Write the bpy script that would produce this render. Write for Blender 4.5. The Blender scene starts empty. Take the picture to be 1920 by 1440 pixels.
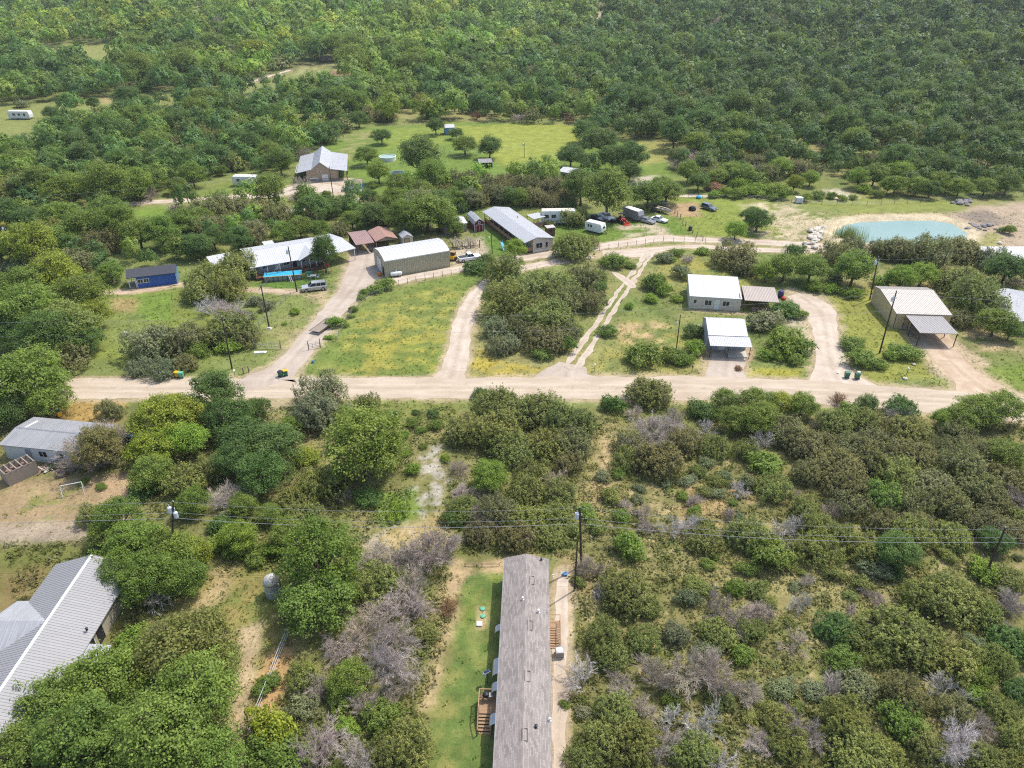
import bpy, math, random
import numpy as np
from mathutils import Vector, Matrix
rnd = random.Random(7)
R = math.radians
SC = bpy.context.scene
COL = SC.collection
CAM_H, FPX, PITCH = 65.0, 1400.0, math.radians(31.0)   # drone height (m), focal length in photo pixels, tilt
CP, SP = math.cos(PITCH), math.sin(PITCH)

# ------------------------------------------------------------------ terrain and the view on it
def sstep(a, b, x):
    t = np.clip((x-a)/(b-a), 0, 1)
    return t*t*(3-2*t)
def hill(x, y):
    u = np.maximum(np.asarray(y, float)-400, 0)
    g = np.where(u < 160, u*u/320, u-80)
    g = np.minimum(g, 900+0*g)
    s = 0.022+0.075*sstep(-60, 260, np.asarray(x, float)-0.12*(np.asarray(y, float)-400))
    und = 3.0*np.sin(np.asarray(x)*0.011+1.3)*np.sin(np.asarray(y)*0.009)*sstep(380, 620, y)
    return g*s+und
def ray(px, py):
    a, b = (px-960)/FPX, (720-py)/FPX
    return a, CP+b*SP, -SP+b*CP
def P(px, py, z=0.0):
    """the point where the sight line through a photo pixel meets the ground raised by z"""
    dx, dy, dz = ray(px, py)
    t = (z-CAM_H)/dz
    if t*dy > 390:
        lo, hi = 380/dy, 380/dy
        while hi < 6000 and CAM_H+dz*hi > z+float(hill(dx*hi, dy*hi)): hi += 10
        lo = hi-10
        for _ in range(20):
            m = (lo+hi)/2
            if CAM_H+dz*m > z+float(hill(dx*m, dy*m)): lo = m
            else: hi = m
        t = hi
    return dx*t, dy*t
def PXS(x, y, z=0):
    """photo pixels per metre at a point"""
    return FPX/(y*CP+(CAM_H-z)*SP)
def PROJ(x, y, z):
    zc = y*CP+(CAM_H-z)*SP
    return 960+FPX*x/zc, 720-FPX*(y*SP-(CAM_H-z)*CP)/zc
def polyw(pts): return [P(*p) for p in pts]
def inpoly(x, y, poly):
    x = np.asarray(x, float); y = np.asarray(y, float); c = np.zeros(x.shape, bool); n = len(poly)
    for i in range(n):
        x0, y0 = poly[i]; x1, y1 = poly[(i+1) % n]
        if y0 == y1: continue
        k = ((y0 > y) != (y1 > y)) & (x < (x1-x0)*(y-y0)/(y1-y0)+x0)
        c ^= k
    return c
def pdist(x, y, pts, closed=False):
    x = np.asarray(x, float); y = np.asarray(y, float); d = np.full(x.shape, 1e9)
    n = len(pts)
    for i in range(n if closed else n-1):
        x0, y0 = pts[i]; x1, y1 = pts[(i+1) % n]
        L = (x1-x0)**2+(y1-y0)**2+1e-9
        t = np.clip(((x-x0)*(x1-x0)+(y-y0)*(y1-y0))/L, 0, 1)
        d = np.minimum(d, np.hypot(x-x0-t*(x1-x0), y-y0-t*(y1-y0)))
    return d
_tab = np.random.RandomState(3).rand(256, 256)
def vnoise(x, y):
    xi = np.floor(x).astype(int); yi = np.floor(y).astype(int)
    fx, fy = x-xi, y-yi
    fx = fx*fx*(3-2*fx); fy = fy*fy*(3-2*fy)
    a = _tab[xi & 255, yi & 255]; b = _tab[(xi+1) & 255, yi & 255]; c = _tab[xi & 255, (yi+1) & 255]; d = _tab[(xi+1) & 255, (yi+1) & 255]
    return a+(b-a)*fx+(c-a)*fy+(a-b-c+d)*fx*fy
def fbm(x, y, s, o=4):
    r = 0; w = 0.5; t = 0
    for i in range(o):
        r = r+w*vnoise(x/s+17.3*i, y/s+9.1*i); t += w; w *= .5; s /= 2.03
    return r/t
def catmull(pts, step=1.0):
    out = []; n = len(pts)
    pts = [np.array(p, float) for p in pts]
    for i in range(n-1):
        p0, p1, p2, p3 = pts[max(i-1, 0)], pts[i], pts[i+1], pts[min(i+2, n-1)]
        k = max(2, int(np.hypot(*(p2-p1)[:2])/step))
        for j in range(k):
            t = j/k
            out.append(.5*((2*p1)+(p2-p0)*t+(2*p0-5*p1+4*p2-p3)*t*t+(3*p1-p0-3*p2+p3)*t**3))
    out.append(pts[-1])
    return out

# ------------------------------------------------------------------ objects
def tag(o, label=None, cat=None, group=None, kind=None):
    if label: o['label'] = label
    if cat: o['category'] = cat
    if group: o['group'] = group
    if kind: o['kind'] = kind
    return o
def thing(name, label, cat, loc=(0, 0, 0), rz=0.0, group=None):
    o = bpy.data.objects.new(name, None); COL.objects.link(o)
    o.empty_display_size = .2
    o.location = loc; o.rotation_euler = (0, 0, rz)
    return tag(o, label, cat, group)
def link(name, me, parent=None, loc=(0, 0, 0), rz=0.0, scale=None):
    o = bpy.data.objects.new(name, me); COL.objects.link(o)
    o.parent = parent; o.location = loc; o.rotation_euler = (0, 0, rz)
    if scale: o.scale = scale
    return o
class MB:
    """collects shapes and links them as one mesh object"""
    def __init__(s): s.v = []; s.f = []; s.m = []
    def add(s, vs, fs, mi=0):
        b = len(s.v); s.v += [tuple(v) for v in vs]
        s.f += [tuple(b+i for i in f) for f in fs]; s.m += [mi]*len(fs); return s
    def box(s, x0, y0, z0, x1, y1, z1, mi=0):
        return s.add([(x0, y0, z0), (x1, y0, z0), (x1, y1, z0), (x0, y1, z0), (x0, y0, z1), (x1, y0, z1), (x1, y1, z1), (x0, y1, z1)],
                     [(3, 2, 1, 0), (4, 5, 6, 7), (0, 1, 5, 4), (1, 2, 6, 5), (2, 3, 7, 6), (3, 0, 4, 7)], mi)
    def cbox(s, c, d, rz=0, mi=0, rx=0, ry=0):
        m = Matrix.Translation(c) @ Matrix.Rotation(rz, 4, 'Z') @ Matrix.Rotation(ry, 4, 'Y') @ Matrix.Rotation(rx, 4, 'X')
        x, y, z = d[0]/2, d[1]/2, d[2]/2
        vs = [m @ Vector(p) for p in [(-x, -y, -z), (x, -y, -z), (x, y, -z), (-x, y, -z), (-x, -y, z), (x, -y, z), (x, y, z), (-x, y, z)]]
        return s.add(vs, [(3, 2, 1, 0), (4, 5, 6, 7), (0, 1, 5, 4), (1, 2, 6, 5), (2, 3, 7, 6), (3, 0, 4, 7)], mi)
    def bar(s, p0, p1, w, h=None, mi=0):
        """square bar between two points"""
        p0, p1 = Vector(p0), Vector(p1); d = p1-p0; L = d.length
        if L < 1e-6: return s
        d /= L; u = d.cross(Vector((0, 0, 1)))
        u = Vector((1, 0, 0)) if u.length < 1e-4 else u.normalized()
        n = u.cross(d); h = h or w
        q = [(-w/2, -h/2), (w/2, -h/2), (w/2, h/2), (-w/2, h/2)]
        vs = [p0+u*a+n*b for a, b in q]+[p1+u*a+n*b for a, b in q]
        return s.add(vs, [(0, 1, 2, 3), (7, 6, 5, 4), (0, 4, 5, 1), (1, 5, 6, 2), (2, 6, 7, 3), (3, 7, 4, 0)], mi)
    def tube(s, pts, rr, n=6, mi=0, cap=True):
        pts = [Vector(p) for p in pts]; k = len(pts); b = len(s.v)
        rr = [rr]*k if isinstance(rr, (int, float)) else rr
        for i, p in enumerate(pts):
            d = (pts[min(i+1, k-1)]-pts[max(i-1, 0)]).normalized()
            u = d.cross(Vector((.31, .17, .93)))
            u = Vector((1, 0, 0)) if u.length < 1e-3 else u.normalized()
            w = d.cross(u)
            for j in range(n):
                a = 2*math.pi*j/n
                s.v.append(tuple(p+(u*math.cos(a)+w*math.sin(a))*rr[i]))
        for i in range(k-1):
            for j in range(n):
                s.f.append((b+i*n+j, b+i*n+(j+1) % n, b+(i+1)*n+(j+1) % n, b+(i+1)*n+j)); s.m.append(mi)
        if cap:
            s.f.append(tuple(b+j for j in range(n))[::-1]); s.m.append(mi)
            s.f.append(tuple(b+(k-1)*n+j for j in range(n))); s.m.append(mi)
        return s
    def lathe(s, prof, n=20, c=(0, 0, 0), mi=0):
        b = len(s.v); k = len(prof)
        for r, z in prof:
            for j in range(n):
                a = 2*math.pi*j/n
                s.v.append((c[0]+r*math.cos(a), c[1]+r*math.sin(a), c[2]+z))
        for i in range(k-1):
            for j in range(n):
                s.f.append((b+i*n+j, b+i*n+(j+1) % n, b+(i+1)*n+(j+1) % n, b+(i+1)*n+j)); s.m.append(mi)
        s.f.append(tuple(b+j for j in range(n))[::-1]); s.m.append(mi)
        s.f.append(tuple(b+(k-1)*n+j for j in range(n))); s.m.append(mi)
        return s
    def prism(s, poly, h0, h1, axis='y', mi=0):
        """outline (a, z) extruded along y, or (y, z) along x, or (x, y) along z"""
        n = len(poly)
        f = {'y': lambda a, b, h: (a, h, b), 'x': lambda a, b, h: (h, a, b), 'z': lambda a, b, h: (a, b, h)}[axis]
        vs = [f(a, b, h0) for a, b in poly]+[f(a, b, h1) for a, b in poly]
        fs = [tuple(range(n)), tuple(range(2*n-1, n-1, -1))]+[(i, i+n, (i+1) % n+n, (i+1) % n) for i in range(n)]
        return s.add(vs, fs, mi)
    def mesh(s, name, mats, smooth=False):
        me = bpy.data.meshes.new(name); me.from_pydata(s.v, [], s.f)
        for m in (mats if isinstance(mats, (list, tuple)) else [mats]): me.materials.append(m)
        me.polygons.foreach_set('material_index', s.m)
        if smooth: me.polygons.foreach_set('use_smooth', [True]*len(s.f))
        import bmesh
        bm = bmesh.new(); bm.from_mesh(me); bmesh.ops.recalc_face_normals(bm, faces=bm.faces); bm.to_mesh(me); bm.free()
        me.update(); return me
    def build(s, name, mats, parent=None, loc=(0, 0, 0), rz=0.0, smooth=False):
        return link(name, s.mesh(name, mats, smooth), parent, loc, rz)
def quadmesh(name, V, mats, attrs=None, mi=None):
    """V: (n,4,3) separate quads"""
    n = len(V); me = bpy.data.meshes.new(name)
    me.vertices.add(n*4); me.vertices.foreach_set('co', np.ascontiguousarray(V, np.float32).ravel())
    me.loops.add(n*4); me.loops.foreach_set('vertex_index', np.arange(n*4, dtype=np.int32))
    me.polygons.add(n); me.polygons.foreach_set('loop_start', np.arange(0, n*4, 4, dtype=np.int32))
    for m in mats: me.materials.append(m)
    if mi is not None: me.polygons.foreach_set('material_index', np.asarray(mi, np.int32))
    for k, a in (attrs or {}).items():
        if a.ndim == 1:
            t = me.attributes.new(k, 'FLOAT', 'FACE'); t.data.foreach_set('value', a.astype(np.float32))
        else:
            t = me.attributes.new(k, 'FLOAT_COLOR', 'FACE')
            t.data.foreach_set('color', np.concatenate([a, np.ones((n, 1))], 1).astype(np.float32).ravel())
    me.update(calc_edges=True); return me

# ------------------------------------------------------------------ materials
class NT:
    def __init__(s, name):
        s.m = bpy.data.materials.new(name); s.m.use_nodes = True; s.t = s.m.node_tree
        s.t.nodes.clear(); s.out = s.n('ShaderNodeOutputMaterial')
    def n(s, typ, **kw):
        o = s.t.nodes.new(typ)
        for k, v in kw.items():
            if k.startswith('i_'):
                o.inputs[int(k[2:]) if k[2:].isdigit() else k[2:].replace('_', ' ')].default_value = v
            else: setattr(o, k, v)
        return o
    def l(s, a, b): s.t.links.new(a, b)
    def mix(s, f, a, b, mode='MIX'):
        o = s.n('ShaderNodeMix', data_type='RGBA', blend_type=mode)
        for sock, v in ((o.inputs[0], f), (o.inputs[6], a), (o.inputs[7], b)):
            if hasattr(v, 'links'): s.l(v, sock)
            elif isinstance(v, (int, float)): sock.default_value = v
            else: sock.default_value = (*v, 1)
        return o.outputs[2]
    def math(s, op, a, b=0.0, clamp=False):
        o = s.n('ShaderNodeMath', operation=op, use_clamp=clamp)
        for sock, v in ((o.inputs[0], a), (o.inputs[1], b)):
            if hasattr(v, 'links'): s.l(v, sock)
            else: sock.default_value = v
        return o.outputs[0]
    def noise(s, vec, scale, detail=4, rough=.6):
        o = s.n('ShaderNodeTexNoise'); s.l(vec, o.inputs['Vector'])
        o.inputs['Scale'].default_value = scale; o.inputs['Detail'].default_value = detail; o.inputs['Roughness'].default_value = rough
        return o.outputs[0]
    def ramp(s, f, lo, hi):
        o = s.n('ShaderNodeMapRange', interpolation_type='SMOOTHSTEP'); s.l(f, o.inputs[0])
        o.inputs[1].default_value = lo; o.inputs[2].default_value = hi
        return o.outputs[0]
    def bump(s, h, dist, strength=.6):
        o = s.n('ShaderNodeBump'); s.l(h, o.inputs['Height']); o.inputs['Distance'].default_value = dist; o.inputs['Strength'].default_value = strength
        return o.outputs[0]
    def bsdf(s, col, rough=.8, metal=0.0, spec=.3, normal=None):
        o = s.n('ShaderNodeBsdfPrincipled')
        for k, v in (('Base Color', col), ('Roughness', rough), ('Metallic', metal), ('Specular IOR Level', spec)):
            if hasattr(v, 'links'): s.l(v, o.inputs[k])
            else: o.inputs[k].default_value = (*v, 1) if k == 'Base Color' else v
        if normal is not None: s.l(normal, o.inputs['Normal'])
        return o.outputs[0]
    def surf(s, sh): s.l(sh, s.out.inputs[0]); return s.m
def paint(name, col, rough=.6, metal=0.0, dirt=.25, scale=1.2, dirtcol=None, spec=.3, stretch=(1, 1, 1), bump=0.0):
    """weathered surface: patchy tone, fine grain and a little dirt"""
    t = NT(name); tc = t.n('ShaderNodeTexCoord'); mp = t.n('ShaderNodeMapping'); t.l(tc.outputs['Object'], mp.inputs[0]); mp.inputs['Scale'].default_value = stretch
    a = t.noise(mp.outputs[0], scale, 5, .65); b = t.noise(mp.outputs[0], scale*9, 3, .6)
    dc = dirtcol or tuple(c*.45 for c in col)
    c = t.mix(t.math('MULTIPLY', t.ramp(a, .42, .78), dirt), col, dc)
    c = t.mix(t.math('MULTIPLY', t.ramp(b, .35, .75), dirt*.5), c, tuple(min(1, x*1.18) for x in col))
    nb = t.bump(b, bump) if bump else None
    return t.surf(t.bsdf(c, rough, metal, spec, nb))
def corrugated(name, col, pitch, axis, rough=.55, metal=.08, dirt=.25, rust=None):
    """ribbed sheet metal: real ribs come from the mesh, this adds the small corrugation and streaks down the slope"""
    t = NT(name); tc = t.n('ShaderNodeTexCoord')
    mp = t.n('ShaderNodeMapping'); t.l(tc.outputs['Object'], mp.inputs[0])
    st = [.25, .25, .25]; st['xyz'.index(axis)] = 3.0; mp.inputs['Scale'].default_value = st
    a = t.noise(mp.outputs[0], 1.0, 5, .7); b = t.noise(tc.outputs['Object'], .6, 4, .6)
    c = t.mix(t.math('MULTIPLY', t.ramp(a, .4, .75), dirt), col, rust or tuple(x*.55 for x in col))
    c = t.mix(t.math('MULTIPLY', t.ramp(b, .4, .8), dirt*.7), c, tuple(x*.7 for x in col))
    w = t.n('ShaderNodeTexWave', wave_type='BANDS', bands_direction=axis.upper()); t.l(tc.outputs['Object'], w.inputs[0]); w.inputs['Scale'].default_value = 0.314/pitch
    return t.surf(t.bsdf(c, rough, metal, .4, t.bump(w.outputs[1], .02, .35)))
MT = {
 'white': paint('white_paint', (.62, .62, .60), .5, dirt=.2), 'cream': paint('cream_siding', (.52, .46, .38), .6, dirt=.2),
 'tan': paint('tan_siding', (.36, .27, .18), .6, dirt=.2), 'beige': paint('beige_metal', (.40, .36, .26), .5, .1, dirt=.18, stretch=(3, 3, .3)),
 'grey': paint('grey_siding', (.30, .31, .32), .6), 'dark': paint('dark_trim', (.025, .025, .028), .5), 'black': paint('black_plastic', (.015, .015, .016), .4),
 'blue': paint('blue_siding', (.030, .10, .36), .5, dirt=.15), 'blueside': paint('pale_blue_siding', (.10, .22, .36), .5, dirt=.2),
 'red': paint('barn_red', (.16, .02, .025), .55, dirt=.2), 'brown': paint('brown_metal', (.24, .15, .12), .5, dirt=.25),
 'wood': paint('weathered_wood', (.30, .19, .11), .75, scale=2, stretch=(1, 1, 6)), 'oldwood': paint('grey_wood', (.24, .20, .16), .8, scale=2),
 'darkwood': paint('dark_wood', (.10, .055, .035), .75), 'pole': paint('creosote_pole', (.055, .040, .030), .85, scale=3, stretch=(4, 4, .4)),
 'steel': paint('galvanised_steel', (.42, .43, .44), .4, .6, dirt=.3), 'metal': paint('dull_metal', (.25, .25, .26), .5, .4),
 'rubber': paint('tyre_rubber', (.02, .02, .02), .85), 'concrete': paint('concrete', (.42, .39, .34), .85, bump=.01),
 'insul': paint('grey_ceramic', (.55, .57, .6), .3), 'rock': paint('limestone', (.50, .45, .37), .9, scale=1.0, bump=.05),
 'yellow': paint('yellow_plastic', (.62, .36, .02), .45, dirt=.1), 'green': paint('green_plastic', (.03, .14, .075), .45, dirt=.15),
 'teal': paint('teal_plastic', (.10, .33, .20), .45, dirt=.1), 'aqua': paint('turquoise_tarp', (.03, .30, .46), .5, dirt=.15),
 'redplastic': paint('red_paint', (.38, .03, .02), .4, dirt=.15), 'orange': paint('orange_paint', (.55, .16, .02), .45),
 'glass': NT('window_glass').m, 'wire': paint('aluminium_wire', (.34, .34, .35), .5, .4, dirt=.1),
 'brick': paint('brick_skirt', (.20, .12, .085), .8, scale=5), 'ladder': paint('pale_pipe', (.55, .56, .56), .45, .2),
}
def _glass():
    t = NT('dark_window_glass')
    return t.surf(t.bsdf((.02, .025, .03), .08, 0, .6))
MT['glass'] = _glass()
def _shingle():
    t = NT('grey_shingles'); tc = t.n('ShaderNodeTexCoord')
    br = t.n('ShaderNodeTexBrick'); mp = t.n('ShaderNodeMapping'); t.l(tc.outputs['Object'], mp.inputs[0]); mp.inputs['Rotation'].default_value = (0, 0, R(90))
    t.l(mp.outputs[0], br.inputs['Vector']); br.inputs['Scale'].default_value = 1.0
    for k, v in (('Brick Width', .62), ('Row Height', .15), ('Mortar Size', .008), ('Bias', -.1)): br.inputs[k].default_value = v
    br.inputs['Color1'].default_value = (.185, .162, .146, 1); br.inputs['Color2'].default_value = (.31, .275, .25, 1); br.inputs['Mortar'].default_value = (.09, .078, .07, 1)
    a = t.noise(tc.outputs['Object'], .7, 5, .6); b = t.noise(tc.outputs['Object'], 14, 2, .5)
    c = t.mix(t.math('MULTIPLY', t.ramp(a, .35, .7), .35), br.outputs[0], (.33, .29, .26))
    c = t.mix(t.math('MULTIPLY', t.ramp(b, .4, .7), .45), c, (.12, .105, .095))
    return t.surf(t.bsdf(c, .9, 0, .2, t.bump(br.outputs[0], .01, .5)))
MT['shingle'] = _shingle()
MT['charcoal'] = paint('charcoal_shingles', (.055, .058, .068), .85, scale=6, dirt=.4)
MT['roof_white'] = corrugated('white_metal_roof', (.45, .455, .46), .25, 'x', .55, .08)
MT['roof_whitey'] = corrugated('pale_metal_roof', (.40, .405, .415), .25, 'y', .55, .08)
MT['roof_wing'] = corrugated('wing_metal_roof', (.33, .335, .345), .25, 'x', .55, .1, .6)
MT['roof_grey'] = corrugated('grey_metal_roof', (.255, .252, .25), .25, 'y', .55, .08)
MT['roof_old'] = corrugated('old_metal_roof', (.30, .305, .31), .3, 'x', .5, .15, .45)
MT['roof_tan'] = corrugated('tan_metal_roof', (.415, .375, .335), .3, 'x', .5, .2)
MT['roof_taupe'] = corrugated('taupe_metal_roof', (.34, .29, .25), .3, 'x', .5, .15)
MT['roof_brown'] = corrugated('brown_metal_roof', (.28, .18, .155), .3, 'x', .5, .15)
MT['roof_lead'] = corrugated('lead_grey_metal_roof', (.27, .26, .255), .3, 'x', .5, .3)
# ================================================================== GROUND
POND = polyw([(1556, 436), (1575, 421), (1605, 414), (1680, 411), (1750, 411), (1790, 418), (1822, 438), (1815, 452), (1760, 460), (1690, 462), (1630, 458), (1585, 450)])
def terrain(x, y):
    x = np.asarray(x, float); y = np.asarray(y, float)
    z = hill(x, y)
    k = (x > 60) & (x < 140) & (y > 160) & (y < 215)
    if k.any():
        xs, ys = x[k], y[k]
        d = pdist(xs, ys, POND, True); ins = inpoly(xs, ys, POND)
        s = np.where(ins, -d, d)
        z[k] += np.where(s < 0, -1.6*sstep(0, 4, -s), 0)+.45*np.exp(-((s-1.6)/1.6)**2)
    return z
def G(px, py, z=0.0):
    x, y = P(px, py, z); return (x, y, float(hill(x, y))+z)

ROADS = {}   # name -> list of world polylines with widths, for keeping plants and grass off
def ribbon(name, pts, off, mat, kind='structure', step=.8, jit=.42, seed=1, cols=5):
    """pts: photo pixel of the centre line + width in metres"""
    w = [(*P(p[0], p[1]), p[2]) for p in pts]
    c = catmull(w, step); n = len(c)
    vs, fs, ac = [], [], []
    for i, (x, y, wd) in enumerate(c):
        a = c[max(i-1, 0)]; b = c[min(i+1, n-1)]
        dx, dy = b[0]-a[0], b[1]-a[1]; L = math.hypot(dx, dy)+1e-9; nx, ny = -dy/L, dx/L
        for j in range(cols):
            u = j/(cols-1)-.5; e = 0
            if j in (0, cols-1): e = jit*(float(fbm(np.array([i*step]), np.array([seed*31.7+j*7.]), 2.2, 3)[0])-.5)*3*np.sign(u)
            qx, qy = x+nx*(u*wd+e), y+ny*(u*wd+e)
            ac.append(abs(u*wd))
            far = off if y < 330 else off+.12
            vs.append((qx, qy, float(hill(qx, qy))+far))
    for i in range(n-1):
        for j in range(cols-1):
            k = i*cols+j; fs.append((k, k+1, k+cols+1, k+cols))
    b = MB().add(vs, fs); o = b.build(name, mat); tag(o, kind=kind)
    at_ = o.data.attributes.new('across', 'FLOAT', 'POINT'); at_.data.foreach_set('value', ac)
    if o.data.polygons[0].normal.z < 0: o.data.flip_normals()
    ROADS.setdefault(name, []).append([(p[0], p[1], p[2]) for p in c])
    return o
def sheet(name, pts, off, mat, jit=.3, seed=1):
    w = catmull([(*P(*p),) for p in pts+[pts[0]]], 1.0)[:-1]
    vs = []
    cx = sum(p[0] for p in w)/len(w); cy = sum(p[1] for p in w)/len(w)
    for i, (x, y) in enumerate(w):
        r = 1+jit*.12*(float(fbm(np.array([i*1.0]), np.array([seed*13.1]), 3, 3)[0])-.5)*2
        vs.append((cx+(x-cx)*r, cy+(y-cy)*r, off))
    b = MB().add(vs, [tuple(range(len(vs)))]); o = b.build(name, mat); tag(o, kind='structure')
    if o.data.polygons[0].normal.z < 0: o.data.flip_normals()
    ROADS.setdefault(name, []).append([(p[0], p[1], 1.5) for p in w])
    return o
def gravel_mat(name, base, light, dark, sx):
    t = NT(name); tc = t.n('ShaderNodeTexCoord'); ob = tc.outputs['Object']
    mp = t.n('ShaderNodeMapping'); t.l(ob, mp.inputs[0]); mp.inputs['Scale'].default_value = sx
    a = t.noise(mp.outputs[0], .55, 6, .65); b = t.noise(ob, .12, 4, .5); f = t.noise(ob, 6.0, 4, .7); g = t.noise(ob, 1.1, 4, .6)
    c = t.mix(t.ramp(a, .35, .7), base, light)
    c = t.mix(t.math('MULTIPLY', t.ramp(b, .48, .75), .6), c, dark)
    c = t.mix(t.math('MULTIPLY', t.ramp(f, .5, .75), .4), c, tuple(x*.6 for x in base))
    c = t.mix(t.math('MULTIPLY', t.ramp(g, .6, .75), .35), c, tuple(min(1, x*1.25) for x in light))
    # wheel ruts: paler lanes at about 0.9 m either side of the middle, greyer crown between, broken by noise
    ac = t.n('ShaderNodeAttribute', attribute_name='across').outputs['Fac']
    w1 = t.math('SUBTRACT', 1.0, t.math('MULTIPLY', t.math('ABSOLUTE', t.math('SUBTRACT', ac, .95)), 2.2), True)
    w2 = t.math('SUBTRACT', 1.0, t.math('MULTIPLY', ac, 2.0), True)
    c = t.mix(t.math('MULTIPLY', t.math('MULTIPLY', w1, t.ramp(a, .3, .6)), .35), c, tuple(min(1, x*1.15) for x in light))
    c = t.mix(t.math('MULTIPLY', t.math('MULTIPLY', w2, t.ramp(g, .35, .6)), .40), c, tuple(x*.8 for x in dark))
    pt = t.noise(ob, .33, 5, .75)
    c = t.mix(t.math('MULTIPLY', t.ramp(pt, .60, .66), .35), c, tuple(x*.72 for x in dark))
    return t.surf(t.bsdf(c, .95, 0, .15, t.bump(f, .03, .5)))
M_ROAD = gravel_mat('caliche_road', (.355, .29, .215), (.435, .365, .28), (.305, .24, .17), (.22, 1.2, 1))
M_DRIVE = gravel_mat('caliche_drive', (.38, .315, .245), (.47, .40, .325), (.30, .235, .165), (.6, .6, 1))
M_GREYDRIVE = gravel_mat('grey_gravel_drive', (.33, .275, .22), (.40, .34, .28), (.25, .20, .15), (.6, .6, 1))
M_DIRT = gravel_mat('tan_dirt', (.36, .27, .185), (.45, .355, .26), (.29, .20, .13), (.8, .8, 1))
M_WASH = gravel_mat('pale_rock_wash', (.30, .265, .235), (.40, .365, .34), (.17, .16, .09), (.9, .9, 1))

ribbon('road', [(-300, 728, 6.6), (0, 728, 6.6), (200, 728, 6.6), (480, 728, 6.7), (700, 727, 6.7), (960, 727, 6.8), (1250, 727, 7.6), (1450, 732, 7.8), (1600, 741, 7.8), (1750, 752, 8), (1900, 766, 8), (2200, 790, 8)], .012, M_ROAD, seed=2, cols=9)
ribbon('driveway', [(508, 722, 15), (508, 712, 10), (535, 690, 5.4), (575, 645, 4.9), (620, 590, 5.0), (655, 550, 5.6), (672, 528, 7.0), (682, 508, 8.0), (688, 490, 8.5), (690, 470, 8.0)], .016, M_GREYDRIVE, seed=3, cols=7)
ribbon('path', [(842, 716, 7.5), (848, 700, 5.0), (858, 660, 4.1), (866, 620, 3.8), (878, 580, 3.6), (895, 550, 3.4), (925, 526, 3.2), (965, 507, 3.0), (1010, 497, 3.0), (1060, 488, 3.0), (1110, 480, 3)], .008, M_DRIVE, seed=4)
ribbon('lane', [(742, 527, 3.2), (790, 517, 3.0), (850, 506, 3.2), (915, 496, 4.0), (985, 483, 3.5), (1050, 473, 3.3), (1110, 464, 3.6), (1180, 455, 3.8), (1240, 447, 4.2), (1290, 449, 3.6), (1340, 451, 3.4), (1420, 454, 3.4), (1500, 458, 3.6), (1560, 463, 4), (1650, 468, 4.5), (1750, 470, 5), (1850, 474, 6), (1980, 478, 7)], .008, M_DRIVE, seed=5)
ribbon('lane', [(1130, 474, 3), (1195, 474, 5.5), (1230, 468, 3.2), (1270, 464, 2.5), (1310, 462, 2.2), (1400, 468, 2.5), (1500, 470, 2.6), (1560, 468, 3)], .012, M_DRIVE, seed=6)
ribbon('track', [(1065, 716, 16), (1062, 700, 8.0), (1073, 683, 5.0)], .008, M_GREYDRIVE, seed=17, cols=7)
for dx in (-1, 1):   # two wheel tracks
    ribbon('track', [(1072+11*dx, 690, 1.3), (1100+11*dx, 645, 1.05), (1135+9*dx, 595, .95), (1165+8*dx, 550, .9), (1190+7*dx, 515, 1.0), (1208+5*dx, 490, 1.2), (1216+3*dx, 474, 1.8)], .018+.004*dx, M_DRIVE, seed=8+dx)
ribbon('track', [(1146, 508, .6), (1156, 514, 1.5), (1168, 522, 2.2), (1182, 532, 2.6), (1190, 540, 1.0)], .026, M_DRIVE, seed=11)
ribbon('driveway', [(1578, 722, 12), (1565, 700, 7.5), (1556, 670, 4.6), (1550, 635, 4.8), (1545, 605, 5.2), (1535, 580, 6), (1510, 562, 6), (1490, 552, 4)], .008, M_DRIVE, seed=12)
ribbon('driveway', [(1358, 714, 7.5), (1360, 695, 6.4), (1364, 672, 6.0), (1366, 655, 5.8)], .008, M_GREYDRIVE, seed=13)
ribbon('driveway', [(1860, 745, 12), (1825, 715, 6.5), (1795, 690, 5.5), (1770, 662, 5.6), (1757, 640, 5.8), (1745, 615, 5.5)], .008, M_DIRT, seed=14)
ribbon('lane', [(-60, 413, 3.5), (0, 407, 3.5), (60, 401, 3.3), (150, 392, 3.2), (270, 380, 3.2), (370, 374, 3.2), (450, 369, 3.6), (520, 364, 4.5), (570, 352, 9), (620, 354, 8), (650, 356, 3)], .008, M_DRIVE, seed=15)
ribbon('lane', [(470, 404, 2.8), (540, 396, 3.0), (600, 388, 2.8), (660, 376, 2.8), (720, 370, 2.6)], .012, M_DRIVE, seed=16)
ribbon('lane', [(380, 188, 2.5), (415, 173, 3.2), (450, 161, 3.2), (500, 145, 3.5), (545, 132, 2.5)], .02, M_DRIVE, seed=18, step=3)
ribbon('path', [(1061, 1072, .9), (1056, 1100, 1.5), (1052, 1200, 1.5), (1050, 1300, 1.3), (1047, 1460, 1.0)], .008, M_DRIVE, seed=20, step=.5, jit=.25)
ribbon('track', [(1345, 370, 2), (1290, 367, 2.2), (1220, 370, 1.6)], .008, M_DRIVE, seed=21)
ribbon('path', [(195, 548, 1.6), (240, 547, 2.0), (300, 540, 1.6), (345, 533, 1.4), (420, 540, 1.2), (500, 545, 1.6), (560, 548, 1.6)], .008, M_DIRT, jit=.6, seed=22)

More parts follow.
